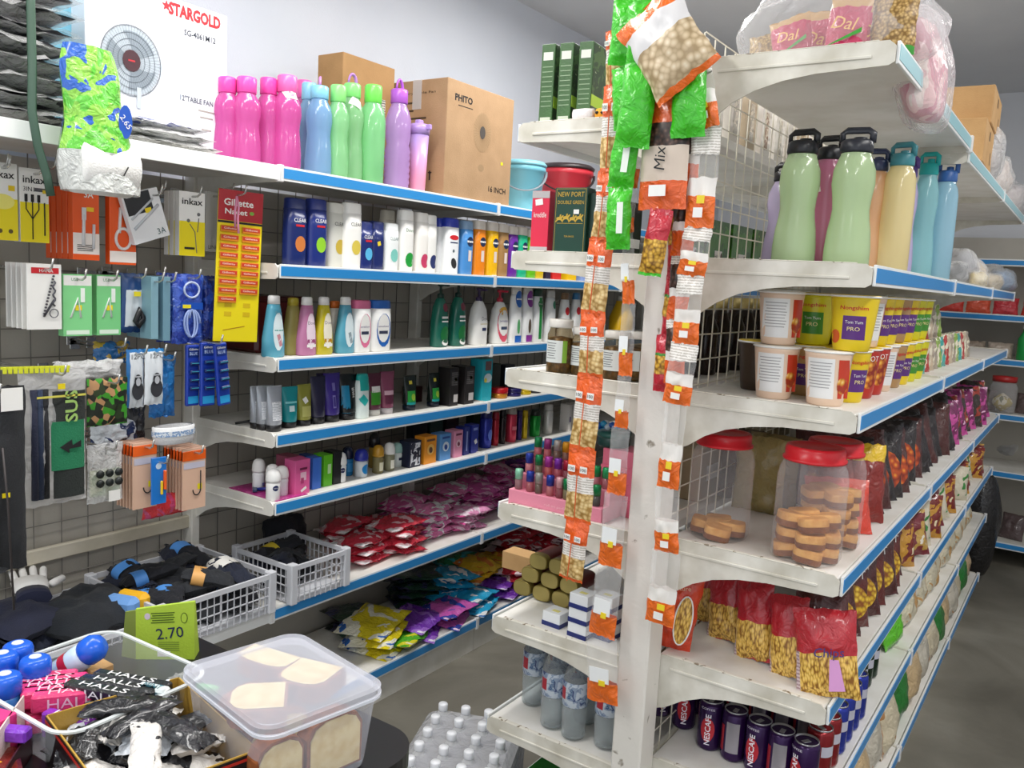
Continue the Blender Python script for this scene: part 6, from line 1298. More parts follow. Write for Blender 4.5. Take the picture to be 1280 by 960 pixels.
# green crate under the gondola and bottle pack on the floor
o = obj('green_box', MB().box(0, 0, 0, .22, .3, .1, bev=.003), mat('#137a1c', .5), None, (G_at(650, 1.735, .2)[0], 1.735, .138)); tag(o, 'bright green carton on the lowest gondola shelf behind the bottle pack', 'box')
BW = clear(.45, .1, tc='#dfe2ea'); CAPW = mat('#eceef2', .35)
base = Prod('water_bottle', 'small water bottle with white cap in the wrapped pack on the floor', 'water bottle', (0, 0, 0), rz=0, group='water bottles packed on the floor')
base.body([(0, .026, .026), (.004, .030, .030), (.05, .029, .029), (.09, .031, .031), (.155, .031, .031), (.176, .026, .026), (.188, .015, .015), (.196, .013, .013)], 2, clear(.5, .08, tc='#dfe4ec'), n=20)
obj('cap', MB().lathe([(.0135, .196), (.0142, .199), (.0142, .214), (.0125, .217), (0, .217)], 16), CAPW, base.o)
e1 = Vector((-.028, .0685, 0)); e2 = Vector((.064, .027, 0)); o0 = Vector((-1.345, 1.565, 0)); first = True
for i in range(6):
    for j in range(4):
        q = o0+e1*i*1.02+e2*j*1.02
        if q.x > -1.13 : pass
        c = base.o if first else copy_tree(base.o); first = False; c.location = (q.x, q.y, .001)
t = thing('shrink_wrap', 'clear shrink wrap pulled around the floor pack of water bottles', 'plastic wrap', (o0.x+(e1*2.5+e2*1.5).x, o0.y+(e1*2.5+e2*1.5).y, 0), math.atan2(e2.y, e2.x))
obj('wrap_film', ringmesh([rr(.15, .23, .03, .004), rr(.152, .232, .03, .1), rr(.15, .23, .03, .17), rr(.13, .21, .03, .186)], False, True), clear(.74, .12, b=.8, sc=18, tc='#c6c8d4'), t)

# ---- snack strips hanging on the post ----
NUT = mat('#e8c98a', .35, 0, 'food', sc=110, c2='#a8803f', c3='#f6e4b4'); DARKN = mat('#4a2f24', .35, 0, 'food', sc=110, c2='#1c0f0a', c3='#7a5a4a')
ORF = wrap('#f2701c'); ORF2 = wrap('#e85f18'); GRF = wrap('#3fc41c'); WHF = mat('#ece8e2', .35, 0, 'fine', c2='#bdb6ac', sc=420); CLF = clear(.90, .1, b=.5, sc=30); REDF = wrap('#c41f34'); GLD = mat('#d9a83a', .3, 0, 'food', sc=120, c2='#7a521c', c3='#f0d070')
def vb(*st):   # bands from bottom: (limit, slot)
    def f(u, v, front):
        for lim, s in st:
            if v <= lim: return s
        return st[-1][1]
    return f
def strip(label, Y, pts, mats, mf, T=.022, deco=None, seed=0, lab=None, cat='snack strip'):
    q0 = onY(pts[0][0], pts[0][1], Y)
    t = thing('snack_strip', label, cat, tuple(q0))
    for k in range(len(pts)-1):
        a, b = onY(pts[k][0], pts[k][1], Y), onY(pts[k+1][0], pts[k+1][1], Y); wpx = pts[k+1][2]; W = wpx*1.22/620*(Y/1.57)
        d = a-b; H = d.length; ang = math.atan2(d.x, d.z)
        st = pts[k+1][3] if len(pts[k+1]) > 3 else 0
        mm = mats[st] if isinstance(mats[0], list) else mats; ff = mf[st] if isinstance(mf, list) else mf
        tw = pts[k+1][4] if len(pts[k+1]) > 4 else 0
        o = pouch('snack_packet', W, H*1.01, T*(1 if W > .03 else .8), mm, t, tuple(b-q0), (0, ang, 0), mf=ff, seed=seed+k*1.7, wr=.005, crimp=.09, pinch=.02, nu=12, nv=22)
        if tw: o.rotation_euler = (Matrix.Rotation(ang, 3, 'Y') @ Matrix.Rotation(tw, 3, 'Z')).to_euler()
        if deco: deco(o, W, H, st, T)
    return t
nutb = vb((.06, 0), (.40, 1), (.63, 2), (1, 0))
def dA(o, W, H, st, T):
    for sx in (-1, 1): obj('price_mark', MB().box(sx*W*.22-W*.13, -T*.5-.0052, H*.70, sx*W*.22+W*.13, -T*.5-.0045, H*.79), WHITE, o)
    for sx in (-1, 1): text('100', H*.045, mat('#3a2a2a', .5), o, (sx*W*.22, -T*.5-.006, H*.745), w=W*.2)
    obj('seam', MB().box(-.0008, -T*.5-.006, H*.02, .0008, -T*.5-.004, H*.68), mat('#d85f2a', .4), o)
strip('long strip of orange headed peanut packets, leftmost on the white post', 1.56, [(768, 38), (768, 108, 20), (762, 215, 24), (752, 300, 26), (741, 392, 30), (738, 470, 30), (728, 562, 32), (722, 652, 34), (713, 725, 30)], [ORF2, NUT, WHF], nutb, deco=dA, seed=1)
def dB(o, W, H, st, T): obj('white_flash', MB().grid(lambda u, v: (W*(.12+.25*u), -T*.42-.006, H*(.25+.5*v)), 3, 3), mat('#e9efe6', .3), o)
strip('strip of bright green crisp packets hanging at the middle of the post top', 1.53, [(792, 0), (784, 82, 40, 0, .3), (786, 160, 40, 0, -.2), (775, 235, 30), (772, 312, 28)], [GRF, NUT], vb((1, 0)), T=.04, deco=dB, seed=11)
strip('pair of glossy green crisp packets folded over the post top', 1.50, [(806, 2), (803, 80, 34, 0, .2), (790, 185, 36, 0, .3)], [GRF, NUT], vb((1, 0)), T=.04, seed=21)
strip('single large green crisp packet hanging right of the post', 1.52, [(862, 80), (860, 172, 34, 0, .2)], [GRF, mat('#6fae3a', .3, 0, 'food', sc=100, c2='#3a6a1c', c3='#b8d07a')], vb((1, 0)), T=.04, seed=24, cat='crisps')
def dC(o, W, H, st, T):
    if st == 0: text('Mix', .022, INK, o, (0, -T*.55-.006, H*.40), vert=True, shear=.2, w=.045); obj('price_mark', MB().box(-W*.2, -T*.5-.006, H*.10, W*.15, -T*.5-.005, H*.19), WHITE, o)
strip('strip with a big orange packet of dark nuts over a red and gold packet', 1.535, [(836, 105), (827, 262, 52, 0), (812, 345, 26, 1)], [[ORF2, DARKN, mat('#d9c8b8', .4)], [GLD, REDF, GRF]], [vb((.24, 0), (.52, 2), (.70, 1), (1, 0)), vb((.05, 2), (.55, 0), (1, 1))], T=.03, deco=dC, seed=31)
# clear bag of pistachios over the top
t = thing('nut_bag', 'clear bag of pale pistachio nuts with orange edges folded over the post top', 'nuts', tuple(onY(862, 104, 1.49)))
pouch('bag', .14, .175, .05, [ORF, mat('#d9c3a0', .35, 0, 'food', sc=75, c2='#a8906c', c3='#efe2c8'), mat('#e4e2e2', .3)], t, (0, 0, 0), (0, -.62, 0), mf=vb((.07, 0), (.55, 1), (.82, 2), (1, 0)), seed=5, wr=.007, pinch=.1)
def dE(o, W, H, st, T):
    obj('price_mark', MB().box(-W*.12, -T*.5-.006, H*.10, W*.2, -T*.5-.005, H*.2), WHITE, o); obj('yellow_star', MB().box(-W*.02, -T*.5-.007, H*.24, W*.24, -T*.5-.006, H*.32), mat('#f0d42a', .4), o)
SE = [[ORF, WHF, CLF, mat('#efeae4', .35)], [ORF2, WHF, DARKN, mat('#efeae4', .35)]]
FE = vb((.34, 0), (.52, 3), (.72, 2), (1, 1))
strip('long strip of orange and white snack packets, rightmost and nearest the camera', 1.55, [(872, 70), (884, 160, 26), (873, 285, 30), (863, 345, 30), (856, 430, 28), (845, 505, 30)], SE[0], FE, deco=dE, seed=41)
strip('lower strip of clear and orange packets running down the right side of the post', 1.555, [(846, 500), (834, 610, 24), (833, 690, 27), (824, 780, 32)], [ORF, mat('#f0ece6', .35), CLF, mat('#cfc8b8', .4, 0, 'food', sc=50, c2='#b0a890', c3='#efe8d8')], vb((.30, 0), (.5, 1), (1, 2)), deco=dE, seed=51)
strip('strip of dark nut packets with orange ends behind the right strip', 1.575, [(862, 155), (858, 235, 24, 0), (852, 320, 24, 0), (846, 400, 22, 0), (842, 480, 22, 0)], SE[1], vb((.38, 0), (.5, 3), (.86, 2), (1, 1)), seed=61)
strip('narrow strip of red and gold snack packets between the post and the right strip', 1.59, [(846, 225), (843, 345, 16, 0), (836, 420, 18, 0), (830, 490, 26, 0)], [REDF, GLD, wrap('#3f8a2a')], vb((.30, 0), (.62, 1), (.68, 2), (1, 0)), T=.03, seed=71)
def dD(o, W, H, st, T):
    obj('white_label', MB().box(-W*.3, -T*.5-.005, H*.34, W*.32, -T*.5-.004, H*.56), mat('#eef0f0', .4), o); obj('yellow_star', MB().box(W*.0, -T*.5-.006, H*.30, W*.2, -T*.5-.005, H*.38), mat('#f0d42a', .4), o)
strip('twisting strip of clear packets with orange feet down the left side of the post', 1.565, [(800, 160), (789, 235, 14), (784, 290, 14), (786, 380, 14), (781, 470, 16), (776, 535, 16), (770, 618, 22), (762, 708, 28), (752, 795, 32), (753, 878, 38)], [ORF, CLF, DARKN], vb((.30, 0), (1, 1)), deco=dD, seed=81)
o = obj('hanging_hook', MB().tube([(-.02, 0, 0), (0, -.03, .012), (.02, -.1, .01), (.02, -.115, .03)], .003, 6), CHROME, None, (GX, 1.61, 1.99)); tag(o, 'wire hook on the post top carrying the snack strips', 'hook')
for k, (x, Y) in enumerate([(-.06, 1.555), (.05, 1.555)]):
    o = obj('hanging_hook', MB().tube([(0, .07, 0), (0, 0, 0), (x*.3, -.03, .0), (x*.3, -.035, .015)], .003, 6), CHROME, None, (GX+x*.4, Y, 1.98)); tag(o, 'small wire hook at the %s of the post top' % ('left' if x < 0 else 'right'), 'hook')
# ================= gondola, right side =================
R1, R2, R3, R4, R5, R6, R7 = RZ
def R_at(px, X, z): return (X, yat(px, X, z), z)
# --- big flip-cap bottles on the second shelf ---
def flip(px, ptop, c, label, capc, Y=1.80, X=None, r=.038, z=None, style=0, see=.14, hl=.16, rz=None):
    z = R2 if z is None else z
    loc = (xat(px, Y, z), Y, z) if X is None else R_at(px, X, z)
    H = hg(loc, ptop); p = Prod('water_bottle', label, 'water bottle', loc, rz=rnd.uniform(-.3, .3) if rz is None else rz); hb = H*(1-hl)
    if style == 0: pr = [(0, .93), (.008, 1.0), (.16, 1.0), (.32, .93), (.42, .84), (.5, .80), (.6, .84), (.72, .93), (.84, .90), (.93, .74), (.965, .66), (1, .65)]
    else: pr = [(0, .93), (.008, 1.0), (.4, 1.0), (.7, .99), (.86, .96), (.93, .84), (.96, .70), (1, .69)]
    p.body([(a*hb, r*b, r*b) for a, b in pr], 2, tint(c, see), n=30)
    m = mat(capc, .35); k = pr[-1][1]
    obj('cap', MB().lathe([(r*k*1.02, hb-.004), (r*(k+.06), hb), (r*(k+.04), hb+(H-hb)*.42), (r*(k-.08), hb+(H-hb)*.52), (0, hb+(H-hb)*.52)], 26, rib=.01, nr=26), m, p.o)
    zz = hb+(H-hb)*.40; w = r*(k-.02)
    obj('carry_loop', MB().tube([(-w, 0, zz), (-w*1.02, 0, H-.008), (-w*.7, 0, H-.002), (w*.7, 0, H-.002), (w*1.02, 0, H-.008), (w, 0, zz)], .0042, 6, flat=1.8), m, p.o)
    obj('spout', MB().lathe([(r*.3, zz), (r*.28, H-.016), (0, H-.014)], 14, M=Matrix.Translation((r*.12, 0, 0))), m, p.o)
    return p
flip(975, 205, '#dccff0', 'lilac water bottle standing behind the left green one', '#1c1c20', Y=1.90, r=.042)
flip(990, 164, '#c9e3ae', 'light green waisted water bottle with black flip cap, left one', '#1b1c20', Y=1.79, r=.043)
p = flip(1024, 172, '#d878a4', 'raspberry pink water bottle between the two green ones', '#1b1c20', Y=1.87, r=.036); p.dec(-.012, hgt(tuple(p.o.location), 225), .014, .06, WHITE, 'paper_tag', off=.003, ang=.25)
flip(1056, 162, '#c9e3ae', 'light green waisted water bottle with black flip cap, right one', '#20232c', Y=1.80, r=.044)
flip(1082, 188, '#f8c890', 'orange water bottle behind the right green one', '#2f3a5a', X=-.46, r=.036)
flip(1113, 180, '#fbeeb0', 'pale yellow straight water bottle with teal loop cap', '#3f8a94', X=-.405, r=.035, style=1)
flip(1120, 196, '#d4c8f0', 'lilac water bottle behind the pale yellow one', '#5a3f8a', X=-.47, r=.036)
flip(1146, 192, '#9fe0e6', 'turquoise water bottle with teal cap, behind the blue one', '#1fb0ac', X=-.44, r=.035)
flip(1170, 202, '#b0e0f2', 'sky blue straight water bottle with navy loop cap, last of the row', '#3a66a8', X=-.40, r=.034, style=1)
# --- second shelf beyond the bottles: wrapped caps and plastic goods ---
def lump(name, label, cat, px, X, z, rx, ry, h, m, seed, film=True, dz=0, group=None):
    loc = R_at(px, X, z); t = thing(name, label, cat, (loc[0], loc[1], z+dz), 0, group=group)
    def fn(u, v, k=1.0):
        a = 2*PI*u; ph = v*PI; n = noise.noise(Vector((math.cos(a)*1.5+seed, math.sin(a)*1.5, ph*1.3)))
        r = math.sin(ph)**.7*(1+.3*n)*k
        return (rx*r*math.cos(a), ry*r*math.sin(a), max(0, h*k*(.5-.5*math.cos(ph))*(1+.2*n*math.sin(ph))))
    obj('content', MB().grid(fn, 18, 10), m, t)
    if film: obj('plastic_bag', MB().grid(lambda u, v: fn(u, v, 1.1), 22, 12), clear(.72, .12, b=1, sc=30), t)
    return t
lump('wrapped_hat', 'grey cloth hat in a clear bag, next to the sky blue bottle', 'hat', 1196, -.45, R2, .06, .07, .13, mat('#8a8a90', .7, 0, 'cloth', c2='#6a6a72'), 3)
lump('wrapped_hat', 'charcoal folded hat lying at the shelf edge beyond the sky blue bottle', 'hat', 1193, -.40, R2, .035, .07, .07, mat('#2f3238', .7, 0, 'cloth'), 6)
lump('wrapped_hat', 'beige hat in a clear bag in the row of wrapped goods', 'hat', 1212, -.42, R2, .05, .10, .10, mat('#c9ad7a', .7, 0, 'cloth', c2='#b09460'), 9)
lump('wrapped_hat', 'yellow and white wrapped hat low at the shelf edge', 'hat', 1221, -.39, R2, .035, .12, .06, mat('#d8b83a', .6, 0, 'cloth', c2='#e8e0cc'), 13)
lump('wrapped_bag', 'grey crumpled bag further back on the bottle shelf', 'bag', 1228, -.5, R2, .08, .16, .13, mat('#a8a294', .6, 0, 'cloth'), 17)
lump('wrapped_ball', 'blue round pack in shiny clear film near the shelf end', 'ball', 1250, -.42, R2, .06, .22, .11, mat('#6f9cc8', .3, 0, 'plaster', c2='#8fb4d8'), 21)
lump('wrapped_bag', 'pale tan wrapped goods at the far end of the bottle shelf', 'bag', 1238, -.40, R2, .04, .14, .07, mat('#c8b48c', .5, 0, 'cloth'), 25)
# --- top shelf: bag of dal packs, cartons ---
q0 = (xat(1035, 1.86, R1), 1.86, R1)
DAL = mat('#c4285a', .28, 0, 'wrap'); SEED = mat('#b9975a', .4, 0, 'food', sc=170, c2='#7a5a2a', c3='#d8bc84'); GRB = mat('#3f9a3a', .3)
def dal(px, Y, w, h, lean, label, nuts=False, dz=0, ry=0):
    loc = (xat(px, Y, R1), Y, R1+.004+dz); t = thing('dal_pack', label, 'snack', loc, rot=(lean, ry, 0), group=None)
    o = pouch('pack', w, h, .035, [GRB, SEED if nuts else DAL, mat('#c9a06a', .35)], t, (0, 0, 0), mf=vb((.14, 0), (.8, 1), (1, 1 if nuts else 2)), seed=px*.1, wr=.006, pinch=.03)
    if not nuts: text('Dal', h*.2, mat('#f0c070', .4), t, (0, -.024, h*.5), ang=-.15, shear=.2); obj('green_flash', MB().add([(-w*.4, -.023, h*.12), (w*.42, -.023, h*.34), (w*.42, -.023, h*.42), (-w*.2, -.023, h*.2)], [(0, 1, 2, 3)]), GRB, t)
dal(992, 1.80, .085, .11, -.25, 'pink Dal snack pack inside the clear bag, left one', ry=-.25); dal(1052, 1.78, .08, .12, -.15, 'pink Dal snack pack inside the clear bag, middle one', ry=.05)
dal(1112, 1.80, .085, .13, -.1, 'clear and green pack of brown lentils inside the bag', True); dal(955, 1.83, .07, .09, -.3, 'peanut brown and pink snack pack at the left end inside the bag', True, ry=-.15)
dal(1020, 1.88, .09, .13, -.1, 'pink Dal snack pack in the second row inside the bag'); dal(1080, 1.9, .09, .14, -.1, 'dark pink Dal snack pack in the second row, leaning right', ry=.2)
SB = mat('#f2f2f4', .25, 0, 'clear', see=.80, b=.8, sc=14)
t = thing('plastic_bag', 'thin white carrier bag holding the pink snack packs on the top shelf', 'plastic bag', q0)
def bg(u, v):
    a = 2*PI*u; ph = v*PI; n = noise.noise(Vector((math.cos(a)*1.6, math.sin(a)*1.6, ph*1.4+3)))
    r = math.sin(ph)**.45*(1+.12*n); return (.215*r*math.cos(a)+.0, .14*r*math.sin(a)+.03, max(.001, .17*(.5-.5*math.cos(ph))*(1+.2*n)))
obj('bag_film', MB().grid(bg, 32, 16), SB, t)
t = thing('plastic_bag', 'white carrier bag of pink goods slumped over the front edge of the top shelf', 'plastic bag', (-.37, 2.02, R1-.10))
def bg2(u, v):
    a = 2*PI*u; ph = v*PI; n = noise.noise(Vector((math.cos(a)*1.8+7, math.sin(a)*1.8, ph*1.6)))
    r = math.sin(ph)**.5*(1+.22*n); return (.055*r*math.cos(a)+.03-.05*v, .13*r*math.sin(a), .25*(.5-.5*math.cos(ph)))
obj('bag_film', MB().grid(bg2, 28, 18), SB, t); obj('content', MB().grid(lambda u, v: tuple(Vector(bg2(u, v))*.82+Vector((.0, 0, .02))), 18, 10), mat('#c86a80', .5, 0, 'print2', c2='#e8b8b8', c3='#f0dcd4', p=.5, p3=.62, sc=14, b=.5), t)
t = thing('plastic_bag', 'loose crumpled end of the white carrier bag reaching the cartons', 'plastic bag', (-.42, 2.26, R1)); obj('bag_film', MB().grid(lambda u, v: tuple(Vector(bg2(u, v))*.75), 24, 14), SB, t)
def rcart(px, X, z, W, D, H, label, dz=0):
    loc = R_at(px, X, z); p = Prod('brown_carton', label, 'box', (loc[0], loc[1], z+dz), rz=PI/2+.03); p.boxy(W, D, H, KRAFT, bev=.003); p.dec(0, H*.75, .03, .03, mat('#4a3a2a', .7), 'print'); p.dec(W*.25, H*.3, .02, H*.3, mat('#5a4632', .7), 'print'); obj('tape', MB().box(-W/2, -.015, H, W/2, .015, H+.001), clear(.6, .1), p.o); return p
rcart(1180, -.50, R1, .34, .26, .14, 'lower brown carton on the gondola top shelf beyond the white bags'); rcart(1186, -.50, R1, .34, .26, .125, 'upper brown carton stacked on the gondola top shelf', .142)
for k, (px, c, l) in enumerate([(1222, '#4a4448', 'dark goods in a clear bag right behind the cartons'), (1236, '#c8b0a0', 'pinkish goods in a clear bag hanging at the edge of the top shelf'), (1258, '#b8a8ac', 'mauve and white goods in a clear bag at the far end of the top shelf'), (1268, '#8a9aa8', 'blue grey wrapped goods at the very end of the top shelf')]):
    lump('wrapped_goods', l, 'goods', px, -.42, R1-.03, .07, .14, .15 if k else .2, mat(c, .6, 0, 'cloth', c2='#e0d8d4'), 31+k*5)

# --- third shelf: noodle cups ---
CUPV = {'w': ('#e6c9b0', '#e9e7e2', 'cream and white'), 'y': ('#e6c81a', '#5a2a7a', 'yellow and purple'), 'r': ('#b82c20', '#e8c02a', 'red and yellow'), 'g': ('#d9d21f', '#3f8a2a', 'yellow and green'), 'n': ('#b08a5a', '#e0c81a', 'brown backed yellow'), 'd': ('#3a2a1c', '#8a3a1c', 'dark brown')}
def cup(x, y, v, lvl, label, rz=0, s=1.0):
    c, c2, nm = CUPV[v]; H = .112*s; r = .047*s
    p = Prod('noodle_cup', label, 'instant noodles', (x, y, R3+lvl*(H+.001)), rz=rz, group=None)
    p.body([(0, r*.70, r*.70), (.003, r*.74, r*.74), (.02, r*.79, r*.79), (H*.9, r*.97, r*.97), (H*.96, r*.99, r*.99)], 2, mat(c, .35), n=28); s0 = p.surf
    obj('rim', MB().lathe([(r*.98, H*.95), (r*1.05, H*.965), (r*1.05, H*.985), (r*.98, H*.99)], 28, cap=False), WHITE, p.o); obj('lid', MB().lathe([(r*1.0, H*.985), (r*.98, H), (0, H)], 28), mat('#e8e0d0' if v == 'w' else '#e0c01a', .3), p.o)
    p.surf = s0
    if v == 'w':
        p.dec(-.004*s, H*.5, r*1.15, H*.72, mat('#e9e9e8', .4), 'info_panel')
        for k in range(9): p.dec(-.004*s, H*(.78-.055*k), r*.95-.003*(k % 3), .0016, mat('#9a9a9a', .5), 'fine_print', off=.001)
        p.dec(r*.78, H*.5, r*.3, H*.7, mat('#c43a22', .35), 'red_side'); p.dec(r*.75, H*.38, r*.3, H*.3, mat('#e0a03a', .35, 0, 'food', sc=80, c2='#a03018', c3='#f0d890'), 'noodle_picture', True, off=.001)
    elif v in 'yng':
        p.dec(.006, H*.42, r*.9, H*.42, mat(c2 if v != 'n' else '#5a2a7a', .35), 'label'); p.txt('Nongshim', .004, H*.76, .010, RED, w=r*1.1, bold=.01); p.txt('Tom Yum', .006, H*.52, .006, WHITE, w=r*.7, off=.001); p.txt('PRO', .006, H*.4, .008, mat('#f0e0a0', .4), w=r*.5, off=.001); p.dec(-r*.6, H*.25, r*.4, H*.25, mat('#d8602a', .35), 'picture', True)
        if v == 'n': p.dec(-r*.55, H*.5, r*.6, H*.7, mat('#b08a5a', .4), 'brown_panel', off=.0012)
    elif v == 'r':
        p.dec(.004, H*.5, r*.9, H*.6, mat('#e0902a', .35, 0, 'food', sc=80, c2='#8a2010', c3='#f0d060'), 'noodle_picture', True); p.txt('HOT', .004, H*.8, .012, WHITE)
    return p
cup(xat(966, 1.79, R3), 1.79, 'w', 0, 'cream noodle cup with white panel, bottom left at the shelf end', .1)
cup(xat(1030, 1.78, R3), 1.78, 'w', 0, 'cream noodle cup with white panel, bottom row right at the shelf end', .0)
cup(xat(972, 1.80, R3+.113), 1.80, 'w', 1, 'cream noodle cup with white panel stacked on top at the left', .15)
cup(xat(1063, 1.80, R3+.113), 1.80, 'y', 1, 'yellow Nongshim noodle cup on top, nearest the shelf corner', .1, 1.0)
cup(xat(1005, 1.92, R3), 1.92, 'n', 0, 'yellow noodle cup in the second row behind the white-panelled ones'); cup(xat(1015, 1.92, R3+.113), 1.92, 'g', 1, 'yellow and green noodle cup on top in the second row'); 
cup(xat(1043, 1.98, R3), 2.0, 'd', 0, 'dark brown noodle cup in the third row'); cup(xat(1040, 1.98, R3+.113), 2.0, 'd', 1, 'dark brown noodle cup on top in the third row'); cup(-.62, 1.90, 'd', 0, 'dark green noodle cup at the wire panel behind the first cups')
seq = [(1.885, 'y', 'y'), (1.985, 'r', 'w'), (2.085, 'r', 'y'), (2.185, 'w', 'y'), (2.30, 'n', 'n'), (2.41, 'y', 'y'), (2.52, 'g', 'g'), (2.63, 'g', 'g')]
od = ['first', 'second', 'third', 'fourth', 'fifth', 'sixth', 'seventh', 'eighth']
for k, (y, a, b) in enumerate(seq):
    for l, v in ((0, a), (1, b)):
        if l == 1 and k == 0: continue
        cup(-.425, y, v, l, '%s noodle cup in the %s edge row, %s from the corner' % (CUPV[v][2], ['lower', 'upper'][l], od[k]), PI/2-.75)
# noodle packets further along
for k in range(14):
    y = 2.78+.085*k; n = 2 if k < 4 else 1
    for l in range(n):
        c = ['#3fa8a0', '#b8302a', '#c8b49a', '#a89a8a', '#8fae4a'][(k+l) % 5]; t = thing('noodle_packet', 'instant noodle packet standing beyond the cups on the cup shelf', 'instant noodles', (-.43, y, R3+.001+l*.105), rot=(-.2, 0, PI/2-.4), group='noodle packets beyond the cups')
        pouch('pack', .10, .105, .03, [mat(c, .3, 0, 'print2', c2='#e8e0c8', c3='#d8a82a', p=.52, p3=.64, sc=20)], t, seed=k+l*3, wr=.006)
# --- fourth shelf: biscuit jars with red lids ---
def jar(px, Y, label, fill, r=.068, X=None, H=.238):
    z = R4; loc = (xat(px, Y, z), Y, z); p = Prod('biscuit_jar', label, 'jar', loc); 
    p.body([(0, r*.82, r*.82), (.004, r*.93, r*.93), (.014, r, r), (H*.3, r*1.0, r*1.0), (H*.34, r*.985, r*.985), (H*.38, r, r), (H*.72, r, r), (H*.8, r*.94, r*.94), (H*.86, r*.82, r*.82), (H*.9, r*.8, r*.8)], 2, mat('#f2eef0', .06, 0, 'clear', see=.93), n=32, part='plastic_body')
    for k in range(8):
        pass
    obj('lid', MB().lathe([(r*.86, H*.86), (r*.9, H*.865), (r*.9, H*.885), (r*.84, H*.89), (r*.84, H*.96), (r*.80, H*.985), (r*.7, H*.985), (r*.66, H*.975), (0, H*.975)], 40, rib=.004, nr=40), mat('#cf1f2a', .3), p.o)
    obj('price_label', MB().lathe([(1, 0, .001, .001)], 3), WHITE, p.o) if False else None
    return p, loc
def rusk(loc, r, z0, layers, cm, seed, who):
    rr_ = random.Random(seed)
    for l in range(layers):
        for k in range(4):
            a = k*PI/2+.12*l+.3; s = thing('rusk', 'golden brown rusk biscuit in the %s' % who, 'biscuit', (loc[0]+r*.47*math.cos(a), loc[1]+r*.47*math.sin(a), loc[2]+z0+.031*l), rot=(rr_.uniform(-.15, .15), rr_.uniform(-.15, .15), a), group='rusks in the %s' % who)
            obj('crumb', MB().lathe([(1, 0, .030, .027), (1, .003, .0315, .0285), (1, .024, .0315, .0285), (1, .029, .030, .027)], 20, e=5), mat('#dda45a', .7, 0, 'cake', c2='#c98a42'), s)
            obj('crust', MB().lathe([(1, .0005, .0308, .0278), (1, .004, .0321, .0291), (1, .013, .0321, .0291)], 20, e=5, cap=False), mat('#7a3f14', .6, 0, 'cake', c2='#94551f'), s)
p, loc = jar(896, 1.79, 'clear plastic jar with red lid, nearly empty, left one', 0); rusk(loc, .06, .006, 1, 0, 3, 'left jar'); 
p, loc = jar(1006, 1.765, 'clear plastic jar with red lid, half full of rusks, front right one', 0, r=.070, H=.242); rusk(loc, .066, .006, 3, 0, 5, 'front right jar')
p, loc = jar(1032, 1.90, 'clear plastic jar with red lid standing behind the front right one', 0); rusk(loc, .062, .006, 4, 0, 8, 'rear jar')
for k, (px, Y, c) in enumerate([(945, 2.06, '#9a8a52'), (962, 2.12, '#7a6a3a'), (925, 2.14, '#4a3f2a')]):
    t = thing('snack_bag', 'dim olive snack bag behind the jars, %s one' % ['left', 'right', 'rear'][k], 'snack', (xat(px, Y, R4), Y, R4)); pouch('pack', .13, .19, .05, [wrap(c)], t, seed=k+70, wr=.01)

# --- snack bags: one row builder, bags stand on the shelf and lean back ---
def snack(name, label, cat, x, y, z, W, H, T, mats, mf, rzv, lean, seed, group, deco=None, roll=0):
    t = thing(name, label, cat, (x, y, z+.002), rot=(0, 0, 0), group=group)
    t.rotation_euler = (Matrix.Rotation(rzv, 3, 'Z') @ Matrix.Rotation(lean, 3, 'X') @ Matrix.Rotation(roll, 3, 'Y')).to_euler()
    pouch('pack', W, H, T, mats, t, seed=seed, mf=mf, wr=.008, crimp=.06, nu=14, nv=18)
    if deco: deco(t, W, H, T)
    return t
SEV = mat('#e8bd58', .32, 0, 'sev', sc=230); RFOIL = wrap('#b51f2c', sc=30); DRF = wrap('#5a1410'); WHS = mat('#d8c4c8', .35, 0, 'fine', c2='#a88a90', sc=300)
# fifth shelf front group (faces the camera)
def dchip(t, W, H, T):
    text('Chips', .024, mat('#2a2f7a', .4), t, (W*.08, -T/2-.010, H*.52), shear=.2, ang=.1); obj('pink_flash', MB().add([(W*.05, -T/2-.008, H*.1), (W*.3, -T/2-.008, H*.12), (W*.22, -T/2-.008, H*.46), (W*.08, -T/2-.008, H*.46)], [(0, 1, 2, 3)]), mat('#d89ad0', .35), t)
fm = lambda u, v, f: (1 if v > .50 else (2 if (u < .1) else 0)) if f else 1
for k, (px, Y, H, rl, lb) in enumerate([(873, 1.93, .165, .1, 'first right of the orange bag, in shade'), (905, 1.86, .165, .14, 'second right of the orange bag'), (940, 1.80, .17, .12, 'third, in the middle of the group'), (985, 1.77, .17, .14, 'fourth, with a white striped side'), (1035, 1.735, .175, .16, 'large Chips one at the corner')]):
    loc = (xat(px, Y, R5), Y, R5); snack('snack_bag', 'red topped bag of golden noodle snack, '+lb, 'snack', loc[0], loc[1], R5, .088 if k < 4 else .125, H, .045, [SEV, RFOIL, WHS], fm, -.15 if k < 4 else .1, -.16, 100+k, None, deco=dchip if k == 4 else None, roll=-rl)
def dor(t, W, H, T): obj('food_window', MB().grid(lambda u, v: (W*(.22+.2*v*math.cos(2*PI*u)), -T/2-.007+.004*v, H*(.42+.3*v*math.sin(2*PI*u))), 16, 3), SEV, t); obj('white_edge', MB().tube([(W*(.22+.2*math.cos(a)), -T/2-.006, H*(.42+.3*math.sin(a))) for a in [k*PI/12 for k in range(24)]], .0018, 5, closed=True), WHITE, t); text('mixture', .010, mat('#f0c8a8', .4), t, (.0, -T/2-.010, H*.8), ang=.2)
loc = (xat(836, 1.735, R5), 1.735, R5); snack('snack_bag', 'glossy orange red snack bag with oval window, leaning on the post', 'snack', loc[0], loc[1], R5, .095, .185, .05, [wrap('#dd4420', sc=30)], None, .25, -.08, 120, None, deco=dor, roll=.12)
